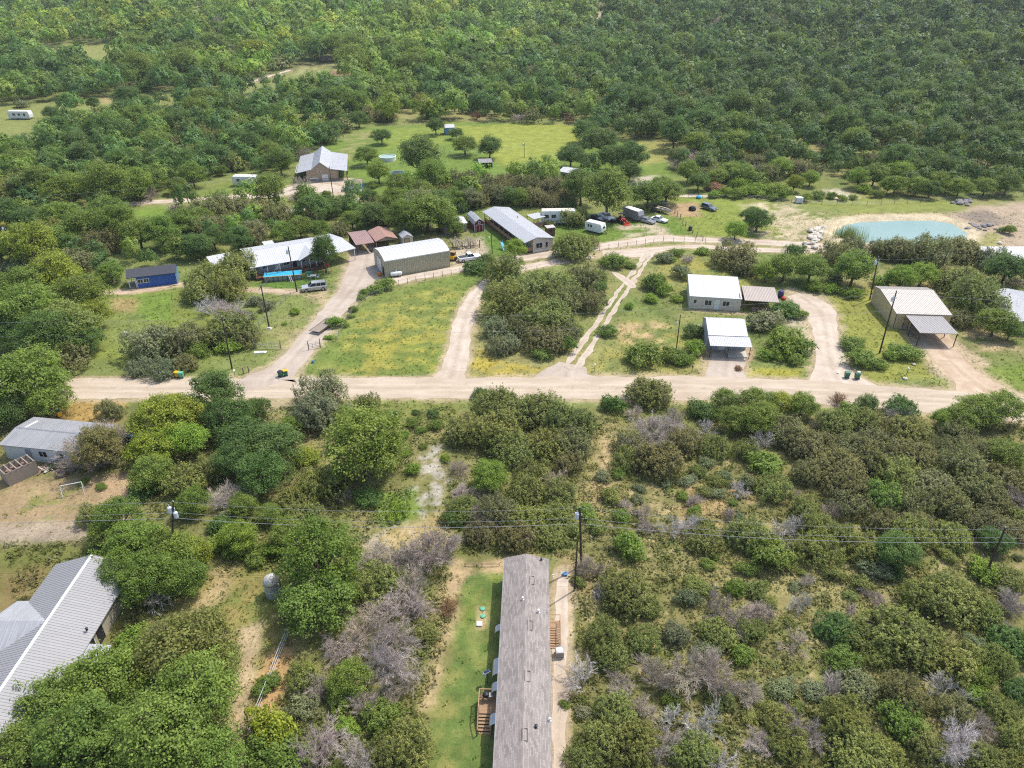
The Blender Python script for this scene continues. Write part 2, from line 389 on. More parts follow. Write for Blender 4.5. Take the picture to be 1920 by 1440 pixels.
def near_road(x, y, m=.6, names=None):
    x = np.asarray(x, float); y = np.asarray(y, float); r = np.zeros(x.shape, bool)
    for nm, ls in ROADS.items():
        if names and nm not in names: continue
        for l in ls:
            p = l[::3]+[l[-1]]
            a = np.array(p); bx = (a[:, 0].min()-12, a[:, 0].max()+12, a[:, 1].min()-12, a[:, 1].max()+12)
            k = (x > bx[0]) & (x < bx[1]) & (y > bx[2]) & (y < bx[3])
            if not k.any(): continue
            xs, ys = x[k], y[k]; hit = np.zeros(xs.shape, bool)
            for i in range(len(p)-1):
                x0, y0, w0 = p[i]; x1, y1, w1 = p[i+1]
                L = (x1-x0)**2+(y1-y0)**2+1e-9; t = np.clip(((xs-x0)*(x1-x0)+(ys-y0)*(y1-y0))/L, 0, 1)
                hit |= np.hypot(xs-x0-t*(x1-x0), ys-y0-t*(y1-y0)) < (w0+(w1-w0)*t)/2+m
            r[k] |= hit
    return r

# ground sheet: rows close together near the camera, wider towards the horizon
rows = [14.0]
while rows[-1] < 7000:
    y = rows[-1]; rows.append(y+max(.34, .0046*y if y < 420 else .02*y if y < 1500 else .08*y))
rows = np.array(rows); NCOL = 440
u = np.linspace(-1, 1, NCOL)
GY = np.repeat(rows[:, None], NCOL, 1); GX = u[None, :]*(1.05*rows[:, None]+28)
gx, gy = GX.ravel(), GY.ravel()
gz = terrain(gx, gy)
n1 = fbm(gx, gy, 26, 5); n2 = fbm(gx+500, gy, 7, 4); n3 = fbm(gx, gy+300, 2.0, 3); n4 = fbm(gx+90, gy-70, .9, 2)
GRN, DRY, TAN, OLV, LAWN, PALE, RED = map(np.array, ((.122, .146, .042), (.225, .190, .082), (.38, .275, .155), (.140, .128, .048), (.085, .128, .030), (.46, .40, .30), (.33, .20, .105)))
def mixc(c, k, w): return c+(np.array(k)[None]-c)*w[:, None]
GRN = GRN*1.22; DRY = DRY*1.1; OLV = OLV*1.12; LAWN = LAWN*1.15
gc = np.repeat(GRN[None], len(gx), 0)
gc = mixc(gc, DRY, sstep(.40, .68, n1*.55+n2*.45)*.75)
gc = mixc(gc, (.06, .105, .02), sstep(.52, .72, fbm(gx-40, gy+20, 13, 4))*.55)
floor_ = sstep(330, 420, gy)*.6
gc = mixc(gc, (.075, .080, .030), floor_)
def zone(pts, col, amt=1.0, soft=3.0, wob=4.0, mottle=None, lo=.35, hi=.6):
    global gc
    pl = polyw(pts); a = np.array(pl)
    k = (gx > a[:, 0].min()-12) & (gx < a[:, 0].max()+12) & (gy > a[:, 1].min()-12) & (gy < a[:, 1].max()+12)
    if not k.any(): return
    xs, ys = gx[k], gy[k]
    d = pdist(xs, ys, pl, True); s = np.where(inpoly(xs, ys, pl), d, -d)+(n2[k]-.5)*2*wob*.6+(n3[k]-.5)*2*wob*.35
    w = sstep(-soft/2, soft/2, s)*amt
    if mottle == 'f': w = w*sstep(lo, hi, n3[k]*.6+n2[k]*.4)
    elif mottle == 'm': w = w*sstep(lo, hi, n2[k])
    elif mottle == 'g': w = w*sstep(lo, hi, n4[k]*.6+n3[k]*.4)
    t = gc[k]; gc[k] = t+(np.array(col)[None]-t)*w[:, None]
# scrub south of the road
zone([(1040, 752), (2500, 790), (2600, 1700), (1035, 1700)], OLV, .9, 6, 5)
zone([(1040, 752), (2500, 790), (2600, 1700), (1035, 1700)], DRY, .75, 6, 5, 'm', .42, .62)
zone([(1040, 752), (2500, 790), (2600, 1700), (1035, 1700)], (.10, .125, .030), .7, 6, 5, 'f', .48, .62)
zone([(1060, 860), (2500, 860), (2600, 1700), (1060, 1700)], TAN, .55, 6, 5, 'g', .56, .72)
zone([(-700, 760), (1040, 752), (1035, 1700), (-900, 1700)], OLV, .75, 6, 5)
zone([(-700, 760), (1040, 752), (1035, 1700), (-900, 1700)], DRY, .6, 6, 5, 'm', .42, .65)
zone([(-700, 900), (1040, 900), (1035, 1700), (-900, 1700)], (.09, .11, .025), .6, 6, 5, 'f', .45, .62)
zone([(1130, 780), (1180, 790), (1170, 900), (1100, 1000), (1080, 930), (1110, 850)], DRY, .9, 3, 3)
zone([(1130, 800), (1150, 790), (1140, 900), (1110, 960)], TAN, .8, 2, 3, 'f', .35, .55)
zone([(1080, 1040), (1330, 1050), (1700, 1090), (1650, 1130), (1400, 1120), (1250, 1180), (1080, 1100)], DRY, .8, 4, 4, 'm', .3, .55)
zone([(1300, 900), (1440, 880), (1420, 960), (1250, 990)], RED, .5, 3, 3, 'f', .4, .6)
# verges of the road
zone([(-300, 748), (560, 748), (1130, 748), (1130, 765), (560, 775), (240, 760), (-300, 760)], GRN, .9, 1.5, 2)
zone([(680, 752), (860, 752), (850, 800), (740, 790)], (.15, .165, .04), .8, 2, 2)
zone([(1130, 752), (1300, 752), (1310, 800), (1150, 790)], (.14, .155, .04), .7, 2, 2)
# lawn by the grey home
zone([(862, 1078), (955, 1062), (945, 1180), (925, 1500), (770, 1500), (790, 1400), (815, 1330), (845, 1240), (850, 1160)], LAWN, 1, 1.2, 1.2)
zone([(862, 1078), (955, 1062), (945, 1180), (925, 1500), (770, 1500), (790, 1400), (815, 1330), (845, 1240), (850, 1160)], (.135, .175, .03), .9, 1.5, 1.5, 'f', .42, .66)
zone([(862, 1078), (955, 1062), (945, 1180), (925, 1500), (770, 1500), (850, 1160)], (.18, .18, .055), .5, 1.5, 1.5, 'g', .45, .62)
zone([(770, 1500), (800, 1300), (860, 1230), (880, 1300), (850, 1500)], (.20, .185, .06), .8, 2, 2, 'f', .40, .62)
zone([(855, 1052), (960, 1046), (959, 1072), (900, 1076), (872, 1090), (855, 1120), (845, 1090)], TAN, .95, 1, 1.5, 'f', .25, .5)
zone([(835, 1080), (868, 1080), (850, 1200), (815, 1320), (790, 1330), (820, 1200)], TAN, .7, 1.5, 2, 'f', .35, .55)
zone([(895, 1138), (915, 1138), (914, 1183), (894, 1183)], TAN, .75, .6, .6)
zone([(1040, 1068), (1072, 1072), (1075, 1160), (1064, 1300), (1058, 1460), (1036, 1460)], (.42, .345, .25), .9, .8, .8)
zone([(950, 1030), (1090, 1030), (1110, 1110), (1060, 1110), (1040, 1050), (960, 1050)], (.27, .20, .10), .7, 2, 2)
# left yards
zone([(-300, 900), (60, 892), (240, 890), (255, 950), (240, 1008), (0, 1022), (-300, 1030)], (.285, .205, .115), .95, 3, 2)
zone([(-300, 900), (60, 892), (240, 890), (255, 950), (240, 1008), (0, 1022), (-300, 1030)], (.14, .16, .035), .75, 3, 2, 'f', .5, .66)
zone([(-200, 985), (250, 975), (240, 1012), (0, 1024), (-200, 1030)], (.30, .25, .20), .7, 2, 1.5)
zone([(190, 890), (245, 890), (240, 930), (180, 960)], (.36, .25, .15), .9, 2, 2)
zone([(-300, 1030), (200, 1018), (180, 1060), (60, 1100), (-300, 1200)], (.11, .12, .03), .8, 3, 3)
zone([(0, 1075), (90, 1065), (40, 1140), (0, 1150)], (.19, .12, .06), .6, 3, 3)
zone([(320, 1120), (420, 1070), (500, 1062), (520, 1110), (520, 1210), (440, 1330), (420, 1250), (440, 1180), (330, 1180)], (.235, .190, .065), .9, 2, 2)
zone([(320, 1120), (420, 1070), (500, 1062), (520, 1110), (520, 1210), (440, 1330), (420, 1250), (440, 1180), (330, 1180)], (.12, .145, .035), .8, 2, 2, 'f', .42, .6)
zone([(400, 1070), (440, 1062), (420, 1110), (380, 1150), (340, 1170)], TAN, .7, 2, 2, 'f', .35, .55)
zone([(450, 1180), (490, 1170), (470, 1290), (450, 1385), (430, 1385), (430, 1290)], (.40, .30, .19), .85, 1.5, 1.5)
zone([(500, 1230), (548, 1200), (540, 1260), (500, 1350), (480, 1360)], (.40, .24, .115), .85, 1.5, 1.5)
zone([(110, 749), (235, 750), (226, 790), (150, 806), (95, 800)], (.30, .195, .065), .95, 2, 1.5)
zone([(60, 775), (115, 765), (110, 800), (50, 810)], (.24, .16, .10), .8, 2, 2)
# wash edge
zone([(775, 855), (808, 845), (815, 830), (832, 830), (828, 870), (838, 920), (832, 960), (805, 990), (740, 1015), (695, 1020), (690, 1000), (760, 980), (785, 950), (760, 925), (770, 905), (798, 890)], (.36, .325, .285), .8, 2, 3, 'g', .44, .62)
zone([(690, 930), (780, 920), (790, 975), (720, 985)], (.13, .20, .03), .8, 2, 2)
zone([(820, 960), (840, 950), (840, 1010), (720, 1040), (690, 1020)], (.38, .28, .13), .7, 3, 3)
# meadow west of the drive, field of yellow flowers
zone([(190, 560), (345, 545), (400, 600), (440, 700), (110, 712), (170, 650)], (.155, .185, .035), .8, 3, 3, 'm', .3, .6)
zone([(255, 555), (325, 552), (320, 600), (260, 600)], (.115, .185, .03), .8, 2, 2)
zone([(215, 560), (260, 560), (250, 585), (200, 585)], (.30, .21, .10), .7, 2, 2)
zone([(560, 705), (600, 650), (640, 580), (720, 550), (800, 530), (905, 505), (850, 580), (835, 700)], (.115, .165, .030), .7, 2, 2)
zone([(600, 700), (660, 600), (740, 560), (850, 540), (842, 690), (760, 705)], (.25, .235, .055), .8, 3, 4, 'f', .45, .62)
zone([(690, 640), (760, 615), (842, 615), (838, 690), (730, 700), (680, 680)], (.29, .255, .035), .42, 6, 6, 'g', .44, .70)
zone([(640, 640), (690, 600), (760, 600), (700, 690)], (.24, .22, .045), .6, 4, 4, 'f', .42, .6)
zone([(880, 700), (900, 660), (940, 680), (1020, 690), (990, 712), (880, 710)], (.34, .27, .045), .85, 2, 2, 'f', .3, .55)
zone([(1100, 700), (1150, 640), (1180, 600), (1280, 600), (1300, 700)], (.24, .22, .06), .8, 3, 3, 'f', .35, .6)
zone([(1165, 610), (1250, 600), (1240, 650), (1160, 640)], (.36, .26, .14), .8, 3, 3, 'f', .4, .58)
zone([(1230, 500), (1290, 480), (1460, 515), (1460, 540), (1290, 530), (1240, 560)], (.26, .235, .055), .8, 3, 3, 'f', .33, .6)
zone([(1395, 690), (1510, 690), (1500, 712), (1400, 710)], (.27, .25, .04), .9, 1.5, 1.5)
zone([(1560, 560), (1640, 540), (1720, 640), (1760, 712), (1620, 718), (1570, 620)], (.21, .215, .045), .85, 2, 3)
zone([(1380, 670), (1400, 660), (1405, 690), (1385, 695)], (.42, .27, .14), .8, 1, 1)
zone([(1320, 655), (1412, 650), (1412, 678), (1318, 676)], (.30, .20, .135), .9, 1, 1)
zone([(1290, 578), (1400, 586), (1400, 592), (1290, 584)], (.36, .28, .18), .9, .8, 1)
zone([(1680, 600), (1800, 640), (1900, 720), (1830, 745), (1740, 700), (1720, 655)], (.37, .285, .19), .9, 2, 2)
zone([(1730, 660), (1770, 655), (1850, 730), (1780, 720)], (.50, .42, .31), .8, 2, 2, 'f', .4, .55)
zone([(1795, 600), (1920, 610), (1920, 660), (1830, 660)], (.38, .28, .16), .8, 2, 2, 'f', .3, .55)
zone([(1840, 690), (2000, 670), (2000, 740), (1880, 735)], (.13, .18, .03), .9, 2, 2)
zone([(1470, 540), (1530, 545), (1580, 640), (1570, 720), (1500, 715)], (.40, .33, .24), .8, 3, 3, 'f', .4, .6)
# yards around the long white house and the trailers
zone([(475, 530), (600, 515), (620, 540), (560, 548), (480, 545)], (.075, .14, .022), .9, 2, 2)
zone([(560, 545), (650, 540), (640, 565), (590, 570)], (.36, .27, .17), .8, 2, 2, 'f', .3, .55)
zone([(640, 500), (720, 470), (720, 530), (690, 545), (650, 545)], (.36, .30, .24), .8, 2, 2)
zone([(850, 470), (905, 440), (920, 470), (900, 500), (850, 500)], (.38, .31, .23), .9, 2, 2)
zone([(900, 440), (960, 420), (990, 500), (930, 500), (915, 470)], (.085, .15, .024), .95, 2, 2)
zone([(1040, 400), (1130, 420), (1260, 405), (1300, 440), (1200, 450), (1100, 465), (1040, 450)], (.105, .165, .026), .95, 2, 2)
zone([(1160, 425), (1230, 418), (1260, 445), (1180, 450)], (.40, .33, .24), .85, 2, 2.5, 'f', .36, .52)
zone([(1260, 370), (1450, 375), (1480, 440), (1350, 450), (1290, 440)], (.17, .205, .038), .95, 3, 3)
zone([(1240, 385), (1310, 378), (1310, 405), (1260, 405)], (.33, .22, .13), .9, 2, 2)
zone([(1395, 375), (1500, 385), (1570, 410), (1550, 445), (1440, 450), (1400, 420)], (.40, .33, .22), .9, 3, 5, 'f', .36, .55)
zone([(1540, 440), (1570, 410), (1620, 402), (1760, 400), (1830, 430), (1850, 460), (1840, 480), (1700, 476), (1560, 474)], (.42, .345, .225), .92, 2, 1.5)
zone([(1830, 385), (2100, 370), (2200, 480), (1850, 480), (1820, 430), (1780, 402)], (.34, .26, .19), .95, 4, 4)
zone([(1800, 400), (1850, 395), (1900, 420), (1840, 425)], (.16, .13, .11), .8, 4, 3)
zone([(1850, 430), (1880, 440), (1870, 470), (1830, 465)], (.20, .215, .045), .7, 2, 2)
zone([(1500, 370), (1800, 372), (1810, 395), (1600, 398), (1500, 385)], (.17, .195, .045), .9, 3, 3)
zone([(1430, 345), (1540, 340), (1590, 355), (1560, 372), (1450, 375)], (.14, .16, .042), .9, 4, 3)
zone([(1540, 355), (1570, 352), (1600, 370), (1570, 375)], (.46, .40, .30), .9, 3, 3)
zone([(1180, 335), (1235, 325), (1230, 350), (1190, 352)], (.44, .38, .31), .9, 3, 3)
# upper field and far clearings
zone([(590, 300), (610, 270), (690, 240), (860, 228), (1090, 236), (1120, 260), (1235, 270), (1265, 330), (1150, 330), (1040, 325), (900, 345), (830, 355), (700, 380), (660, 330)], (.115, .175, .030), .95, 5, 4)
zone([(850, 240), (1000, 230), (1090, 236), (1110, 262), (1050, 300), (950, 310), (890, 270)], (.215, .235, .042), .9, 6, 6)
zone([(700, 245), (860, 232), (830, 280), (720, 280)], (.18, .22, .04), .7, 6, 6)
zone([(1190, 270), (1240, 265), (1260, 300), (1200, 310)], (.25, .23, .07), .8, 4, 4)
zone([(640, 255), (700, 245), (690, 290), (640, 300)], (.27, .20, .11), .5, 4, 4, 'f', .4, .6)
zone([(555, 335), (660, 335), (650, 365), (540, 365)], (.42, .34, .27), .9, 2, 2)
zone([(330, 375), (470, 325), (555, 340), (540, 365), (400, 375)], (.13, .165, .035), .9, 4, 4)
zone([(250, 395), (330, 385), (320, 420), (255, 420)], (.13, .20, .03), .95, 3, 3)
zone([(0, 415), (90, 408), (90, 425), (0, 430)], (.27, .24, .03), .9, 2, 2)
zone([(-200, 205), (130, 195), (250, 178), (330, 178), (380, 190), (240, 210), (110, 215), (80, 250), (-200, 270)], (.17, .185, .055), .95, 6, 6)
zone([(180, 183), (250, 178), (250, 190), (190, 195)], (.30, .235, .11), .8, 5, 5)
zone([(300, 180), (520, 138), (640, 120), (700, 140), (640, 155), (520, 160), (400, 192)], (.17, .185, .06), .9, 6, 6)
zone([(550, 120), (640, 118), (660, 140), (560, 140)], (.28, .26, .12), .7, 6, 6, 'f', .3, .55)
zone([(-200, 110), (90, 82), (290, 82), (290, 100), (150, 118), (-200, 145)], (.19, .20, .06), .95, 8, 8)
zone([(385, 68), (425, 65), (435, 92), (398, 92)], (.23, .25, .07), .95, 6, 6)
zone([(343, 20), (392, 17), (388, 34), (348, 34)], (.21, .22, .09), .95, 6, 6)
zone([(1108, 20), (1140, 20), (1130, 50), (1112, 50)], (.33, .28, .19), .95, 6, 6)
zone([(0, 270), (110, 230), (105, 250), (60, 280), (80, 320), (0, 330)], (.20, .19, .07), .5, 6, 6)
# caliche fringe beside every gravel way
fr = near_road(gx, gy, .75, ('road', 'driveway', 'lane', 'path'))
fr2 = near_road(gx, gy, 1.6, ('road', 'driveway', 'lane'))
gc = mixc(gc, (.36, .28, .18), np.where(fr, .75, np.where(fr2, .45*sstep(.42, .6, n3), 0)))
inp = inpoly(gx, gy, POND); dp = pdist(gx, gy, POND, True)
gc = mixc(gc, (.48, .40, .27), np.where(inp, .9, .85*sstep(3.0, .5, dp)))
gc = gc*(0.86+.28*n3)[:, None]*(.9+.2*n4)[:, None]

me = bpy.data.meshes.new('ground')
nr = len(rows); nv = nr*NCOL
me.vertices.add(nv); me.vertices.foreach_set('co', np.stack([gx, gy, gz], 1).astype(np.float32).ravel())
ii = (np.arange(nr-1)[:, None]*NCOL+np.arange(NCOL-1)[None]).ravel()
q = np.stack([ii, ii+1, ii+NCOL+1, ii+NCOL], 1).astype(np.int32)
me.loops.add(q.size); me.loops.foreach_set('vertex_index', q.ravel())
me.polygons.add(len(q)); me.polygons.foreach_set('loop_start', np.arange(0, q.size, 4, dtype=np.int32))
me.polygons.foreach_set('use_smooth', np.ones(len(q), bool))
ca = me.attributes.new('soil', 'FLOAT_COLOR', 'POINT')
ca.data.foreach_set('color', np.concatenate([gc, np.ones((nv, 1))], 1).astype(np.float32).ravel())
me.update(calc_edges=True)
t = NT('ground_cover'); at = t.n('ShaderNodeAttribute', attribute_name='soil'); tc = t.n('ShaderNodeTexCoord'); ob = tc.outputs['Object']
f1 = t.noise(ob, 2.2, 5, .7); f2 = t.noise(ob, 7.5, 3, .7); f3 = t.noise(ob, .35, 4, .6)
c = t.mix(t.math('MULTIPLY', t.ramp(f1, .46, .70), .55), at.outputs[0], (.060, .075, .022))
c = t.mix(t.math('MULTIPLY', t.ramp(f2, .52, .74), .40), c, (.30, .255, .115))
hs = t.n('ShaderNodeHueSaturation'); t.l(c, hs.inputs['Color']); vv = t.n('ShaderNodeMapRange'); t.l(f3, vv.inputs[0])
for i_, v_ in enumerate((.3, .7, .82, 1.2)): vv.inputs[i_+1].default_value = v_
t.l(vv.outputs[0], hs.inputs['Value'])
me.materials.append(t.surf(t.bsdf(hs.outputs[0], .95, 0, .1, t.bump(f1, .25, .7))))
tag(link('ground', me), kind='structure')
# pond water
t = NT('pond_water'); tc = t.n('ShaderNodeTexCoord'); w1 = t.noise(tc.outputs['Object'], 1.6, 3, .5)
pw = t.noise(tc.outputs['Object'], .07, 3, .5)
M_WATER = t.surf(t.bsdf(t.mix(t.ramp(pw, .3, .7), (.120, .215, .185), (.145, .235, .20)), .25, 0, .5, t.bump(w1, .02, .25)))
wp = [(x, y) for x, y in catmull(POND+[POND[0]], 2.0)[:-1]]
cx = sum(p[0] for p in wp)/len(wp); cy = sum(p[1] for p in wp)/len(wp)
wv = [(cx+(x-cx)*1.005, cy+(y-cy)*1.005, -.16) for x, y in wp]
o = MB().add(wv, [tuple(range(len(wv)))]).build('water', M_WATER); tag(o, kind='structure')
if o.data.polygons[0].normal.z < 0: o.data.flip_normals()
# ================================================================== BUILDINGS
FOOT = []        # footprints (world polygons) that plants keep off
LANDMARKS = []   # (phrase, x, y) used when trees are described
class Bld:
    """A, B: left and right corner of the front eave (world, from pixels at eave height); x runs along the front, y to the back"""
    def __init__(s, name, label, cat, A, B, depth, group=None, L=None):
        A, B = Vector(A[:2]), Vector(B[:2]); d = B-A
        s.L = L or d.length; s.D = depth; s.rz = math.atan2(d.y, d.x); s.A = A
        s.o = thing(name, label, cat, (A.x, A.y, 0), s.rz, group)
        s.p = [s.w(-.3, -.3), s.w(s.L+.3, -.3), s.w(s.L+.3, depth+.3), s.w(-.3, depth+.3)]
        FOOT.append(s.p)
    def w(s, x, y):
        c, n = math.cos(s.rz), math.sin(s.rz)
        return (s.A.x+x*c-y*n, s.A.y+x*n+y*c)
    def loc(s, px, py, z):
        x, y = P(px, py, z); x -= s.A.x; y -= s.A.y; c, n = math.cos(s.rz), math.sin(s.rz)
        return x*c+y*n, -x*n+y*c
    def centre(s): return s.w(s.L/2, s.D/2)
    def land(s, phrase): x, y = s.centre(); LANDMARKS.append((phrase, x, y)); return s
    def roof(s, prof, mat, along='x', e0=None, e1=None, t=.10, ribs=.6, name='roof', rib_h=.035, parent=None, ridge=None):
        """prof: outline across the span [(s, z)...]; extruded along the other direction from e0 to e1"""
        full = s.L if along == 'x' else s.D
        e0 = 0 if e0 is None else e0; e1 = full if e1 is None else e1
        ax = 'x' if along == 'x' else 'y'
        b = MB()
        n = len(prof)
        poly = list(prof)+[(q, z-t) for q, z in reversed(prof)]
        f = (lambda q, h, z: (h, q, z)) if ax == 'x' else (lambda q, h, z: (q, h, z))
        for i in range(n-1):
            (a0, z0), (a1, z1) = prof[i], prof[i+1]
            b.add([f(a0, e0, z0), f(a1, e0, z1), f(a1, e1, z1), f(a0, e1, z0), f(a0, e0, z0-t), f(a1, e0, z1-t), f(a1, e1, z1-t), f(a0, e1, z0-t)],
                  [(0, 1, 2, 3), (7, 6, 5, 4), (0, 4, 5, 1), (2, 6, 7, 3)]+([(0, 3, 7, 4)] if i == 0 else [])+([(1, 5, 6, 2)] if i == n-2 else []))
            if ribs:
                k = max(1, int(round((e1-e0)/ribs)))
                for j in range(k+1):
                    h = e0+.03+(e1-e0-.06)*j/k
                    w = .025
                    b.add([f(a0, h-w, z0-.01), f(a0, h+w, z0-.01), f(a1, h+w, z1-.01), f(a1, h-w, z1-.01), f(a0, h-w, z0+rib_h), f(a0, h+w, z0+rib_h), f(a1, h+w, z1+rib_h), f(a1, h-w, z1+rib_h)],
                          [(4, 5, 6, 7), (0, 4, 7, 3), (1, 2, 6, 5), (0, 1, 5, 4), (3, 7, 6, 2)])
        o = b.build(name, mat, parent or s.o)
        if ridge:
            zs = [z for _, z in prof]; i = zs.index(max(zs)); q, z = prof[i]
            rb = MB(); g = .16
            pts = [(q-g, z-g*.28+.045), (q, z+.06), (q+g, z-g*.28+.045), (q+g, z-g*.28+.02), (q, z+.02), (q-g, z-g*.28+.02)]
            rb.prism(pts, e0-.01, e1+.01, 'x' if ax == 'x' else 'y')
            rb.build('ridge_cap', ridge, o)
        return o
    def walls(s, prof, mat, along='x', inset=.35, e0=None, e1=None, t=.10, ends=None, name='wall'):
        """solid under the roof outline, inset from the eaves"""
        full = s.L if along == 'x' else s.D
        e0 = inset if e0 is None else e0; e1 = full-inset if e1 is None else e1
        a0 = prof[0][0]+(ends[0] if ends else inset); a1 = prof[-1][0]-(ends[1] if ends else inset)
        def zat(q):
            for (p0, z0), (p1, z1) in zip(prof, prof[1:]):
                if p0 <= q <= p1: return z0+(z1-z0)*(q-p0)/(p1-p0+1e-9)
            return prof[-1][1]
        top = [(a0, zat(a0)-t-.004)]+[(q, z-t-.004) for q, z in prof[1:-1] if a0 < q < a1]+[(a1, zat(a1)-t-.004)]
        poly = [(a0, -.05), (a1, -.05)]+top[::-1]
        s.ws = (a0, a1, e0, e1) if along == 'x' else (e0, e1, a0, a1)   # y0,y1,x0,x1
        if along == 'x': s.y0, s.y1, s.x0, s.x1 = a0, a1, e0, e1
        else: s.x0, s.x1, s.y0, s.y1 = a0, a1, e0, e1
        return MB().prism(poly, e0, e1, 'x' if along == 'x' else 'y').build(name, mat, s.o)
    def fr(s, side):
        """frame of a wall: origin, direction along it (left to right seen from outside), outward normal"""
        return {'f': (Vector((s.x0, s.y0, 0)), Vector((1, 0, 0)), Vector((0, -1, 0))), 'b': (Vector((s.x1, s.y1, 0)), Vector((-1, 0, 0)), Vector((0, 1, 0))),
                'l': (Vector((s.x0, s.y1, 0)), Vector((0, -1, 0)), Vector((-1, 0, 0))), 'r': (Vector((s.x1, s.y0, 0)), Vector((0, 1, 0)), Vector((1, 0, 0)))}[side]
    def panel(s, side, u, v, w, h, out0, out1, b, mi=0):
        o, d, n = s.fr(side)
        q = [o+d*(u+i*w)+n*k+Vector((0, 0, v+j*h)) for k in (out0, out1) for i, j in ((0, 0), (1, 0), (1, 1), (0, 1))]
        b.add(q, [(0, 1, 2, 3), (7, 6, 5, 4), (0, 4, 5, 1), (1, 5, 6, 2), (2, 6, 7, 3), (3, 7, 4, 0)], mi)
    def window(s, side, u, v, w, h, trim='white', lights=2, name='window', g='glass'):
        b = MB(); f = .09
        s.panel(side, u-f, v-f, w+2*f, f, -.01, .05, b); s.panel(side, u-f, v+h, w+2*f, f, -.01, .05, b)
        s.panel(side, u-f, v, f, h, -.01, .05, b); s.panel(side, u+w, v, f, h, -.01, .05, b)
        for i in range(1, lights): s.panel(side, u+w*i/lights-.035, v, .07, h, .0, .04, b)
        o = b.build(name, MT[trim], s.o)
        p = MB(); s.panel(side, u, v, w, h, .003, .02, p); p.build('pane', MT[g], o)
        return o
    def door(s, side, u, w=.95, h=2.05, mat='white', trim='white', v=.1, name='door', knob=True):
        b = MB(); s.panel(side, u, v, w, h, -.01, .03, b); o = b.build(name, MT[mat], s.o)
        k = MB(); f = .08
        s.panel(side, u-f, v, f, h+f, .0, .05, k); s.panel(side, u+w, v, f, h+f, .0, .05, k); s.panel(side, u, v+h, w, f, .0, .05, k)
        k.build('door_frame', MT[trim], o)
        if knob:
            k = MB(); s.panel(side, u+w-.14, v+h*.47, .07, .09, .03, .08, k); k.build('handle', MT['metal'], o)
        return o
    def post(s, x, y, z1, r=.06, mat='darkwood', z0=0, name='post'):
        return MB().box(-r, -r, 0, r, r, z1-z0).build(name, MT[mat], s.o, (x, y, z0))
    def trim(s, side, v, h, mat, name='trim', out=.03, u0=0, u1=None):
        o, d, n = s.fr(side); W = (s.x1-s.x0) if side in 'fb' else (s.y1-s.y0)
        b = MB(); s.panel(side, u0, v, (u1 or W)-u0, h, -.01, out, b); return b.build(name, MT[mat], s.o)
def gable(span, eave, rise): return [(0, eave), (span/2, eave+rise), (span, eave)]

# ---- grey shingled mobile home in the foreground
b = HOME = Bld('mobile_home', 'long grey shingled mobile home beside a green lawn, cut by the bottom edge', 'mobile home', (-1.83, 32.4), (3.30, 32.25), 31.6)
pr = gable(b.L, 2.95, .78)
roof_home = b.roof(pr, MT['shingle'], 'y', ribs=0, t=.12)
b.walls(pr, MT['cream'], 'y', .28, t=.12)
b.trim('r', .0, .6, 'brick', 'skirting'); b.trim('l', .0, .6, 'brick', 'skirting'); b.trim('b', 0, .6, 'brick', 'skirting')
fa = MB(); fa.box(-.025, -.02, 2.80, .0, b.D+.02, 2.97); fa.build('fascia', MT['grey'], b.o)
fa = MB(); fa.box(b.L, -.02, 2.80, b.L+.025, b.D+.02, 2.97); fa.build('fascia', MT['grey'], b.o)
def roofz(x): return 2.95+.78*(1-abs(x-b.L/2)/(b.L/2))
for px, py in ((997.3, 1086), (993.5, 1171), (989, 1267), (984, 1377)):
    x, y = b.loc(px, py, 3.7); m = MB(); w, l = .26, .60
    for k in (-1, 1):
        m.box(x+k*w-.03, y-l, roofz(x+k*w)-.02, x+k*w+.03, y+l, roofz(x+k*w)+.035)
        m.box(x-w+.03, y+k*l-.03, roofz(x)-.10, x+w-.03, y+k*l+.03, roofz(x)+.03)
    m.build('ridge_vent', paint('vent_edge', (.10, .085, .075), .8), roof_home)
for px, py, mt, r, h in ((1015, 1049, 'black', .10, .25), (1010, 1148, 'white', .10, .35), (980, 1128, 'white', .08, .3), (1031, 1347, 'white', .09, .3), (1005, 1364, 'black', .12, .2), (1037, 1075, 'white', .06, .25)):
    x, y = b.loc(px, py, 3.3); z = roofz(x)
    m = MB(); m.lathe([(r*1.6, -.05), (r*1.6, .03), (r, .05), (r, h), (r*1.3, h), (r*1.3, h+.06), (.02, h+.08)], 12, (x, y, z)); m.build('vent_pipe', MT[mt], roof_home, smooth=False)
for px, py, wd in ((941, 1176, .85), (936, 1248, 1.9), (932, 1286, 1.0), (927, 1347, 1.15)):
    x, y = b.loc(px, py, 2.3)
    o, d, n = b.fr('l'); m = MB(); k = 7
    pf = [(b.x0+.02-.95*math.sin(a), 1.62+.78*math.cos(a)) for a in [i*math.pi/2.3/k for i in range(k+1)]]
    poly = pf+[(q+.02, z-.03) for q, z in reversed(pf)]
    m.prism(poly, y-wd/2, y+wd/2, 'y'); aw = m.build('window_awning', MT['steel'], b.o)
    wn = b.window('l', b.y1-y-wd*.42, .95, wd*.84, 1.0, 'white', 2 if wd > 1.5 else 1)
for u in (6, 13, 20, 26): b.window('r', u, 1.0, .9, 1.1, 'white', 1)
b.door('r', 19.2, .9, 2.0, 'white', v=.75)
b.window('b', 1.6, 1.1, 1.2, 1.0, 'white', 2)
b.land('the grey shingled mobile home')
LANDMARKS.append(('the far gable of the grey shingled home', *b.w(2.6, 32)))
LANDMARKS.append(('the lawn beside the grey shingled home', *P(860, 1200)))

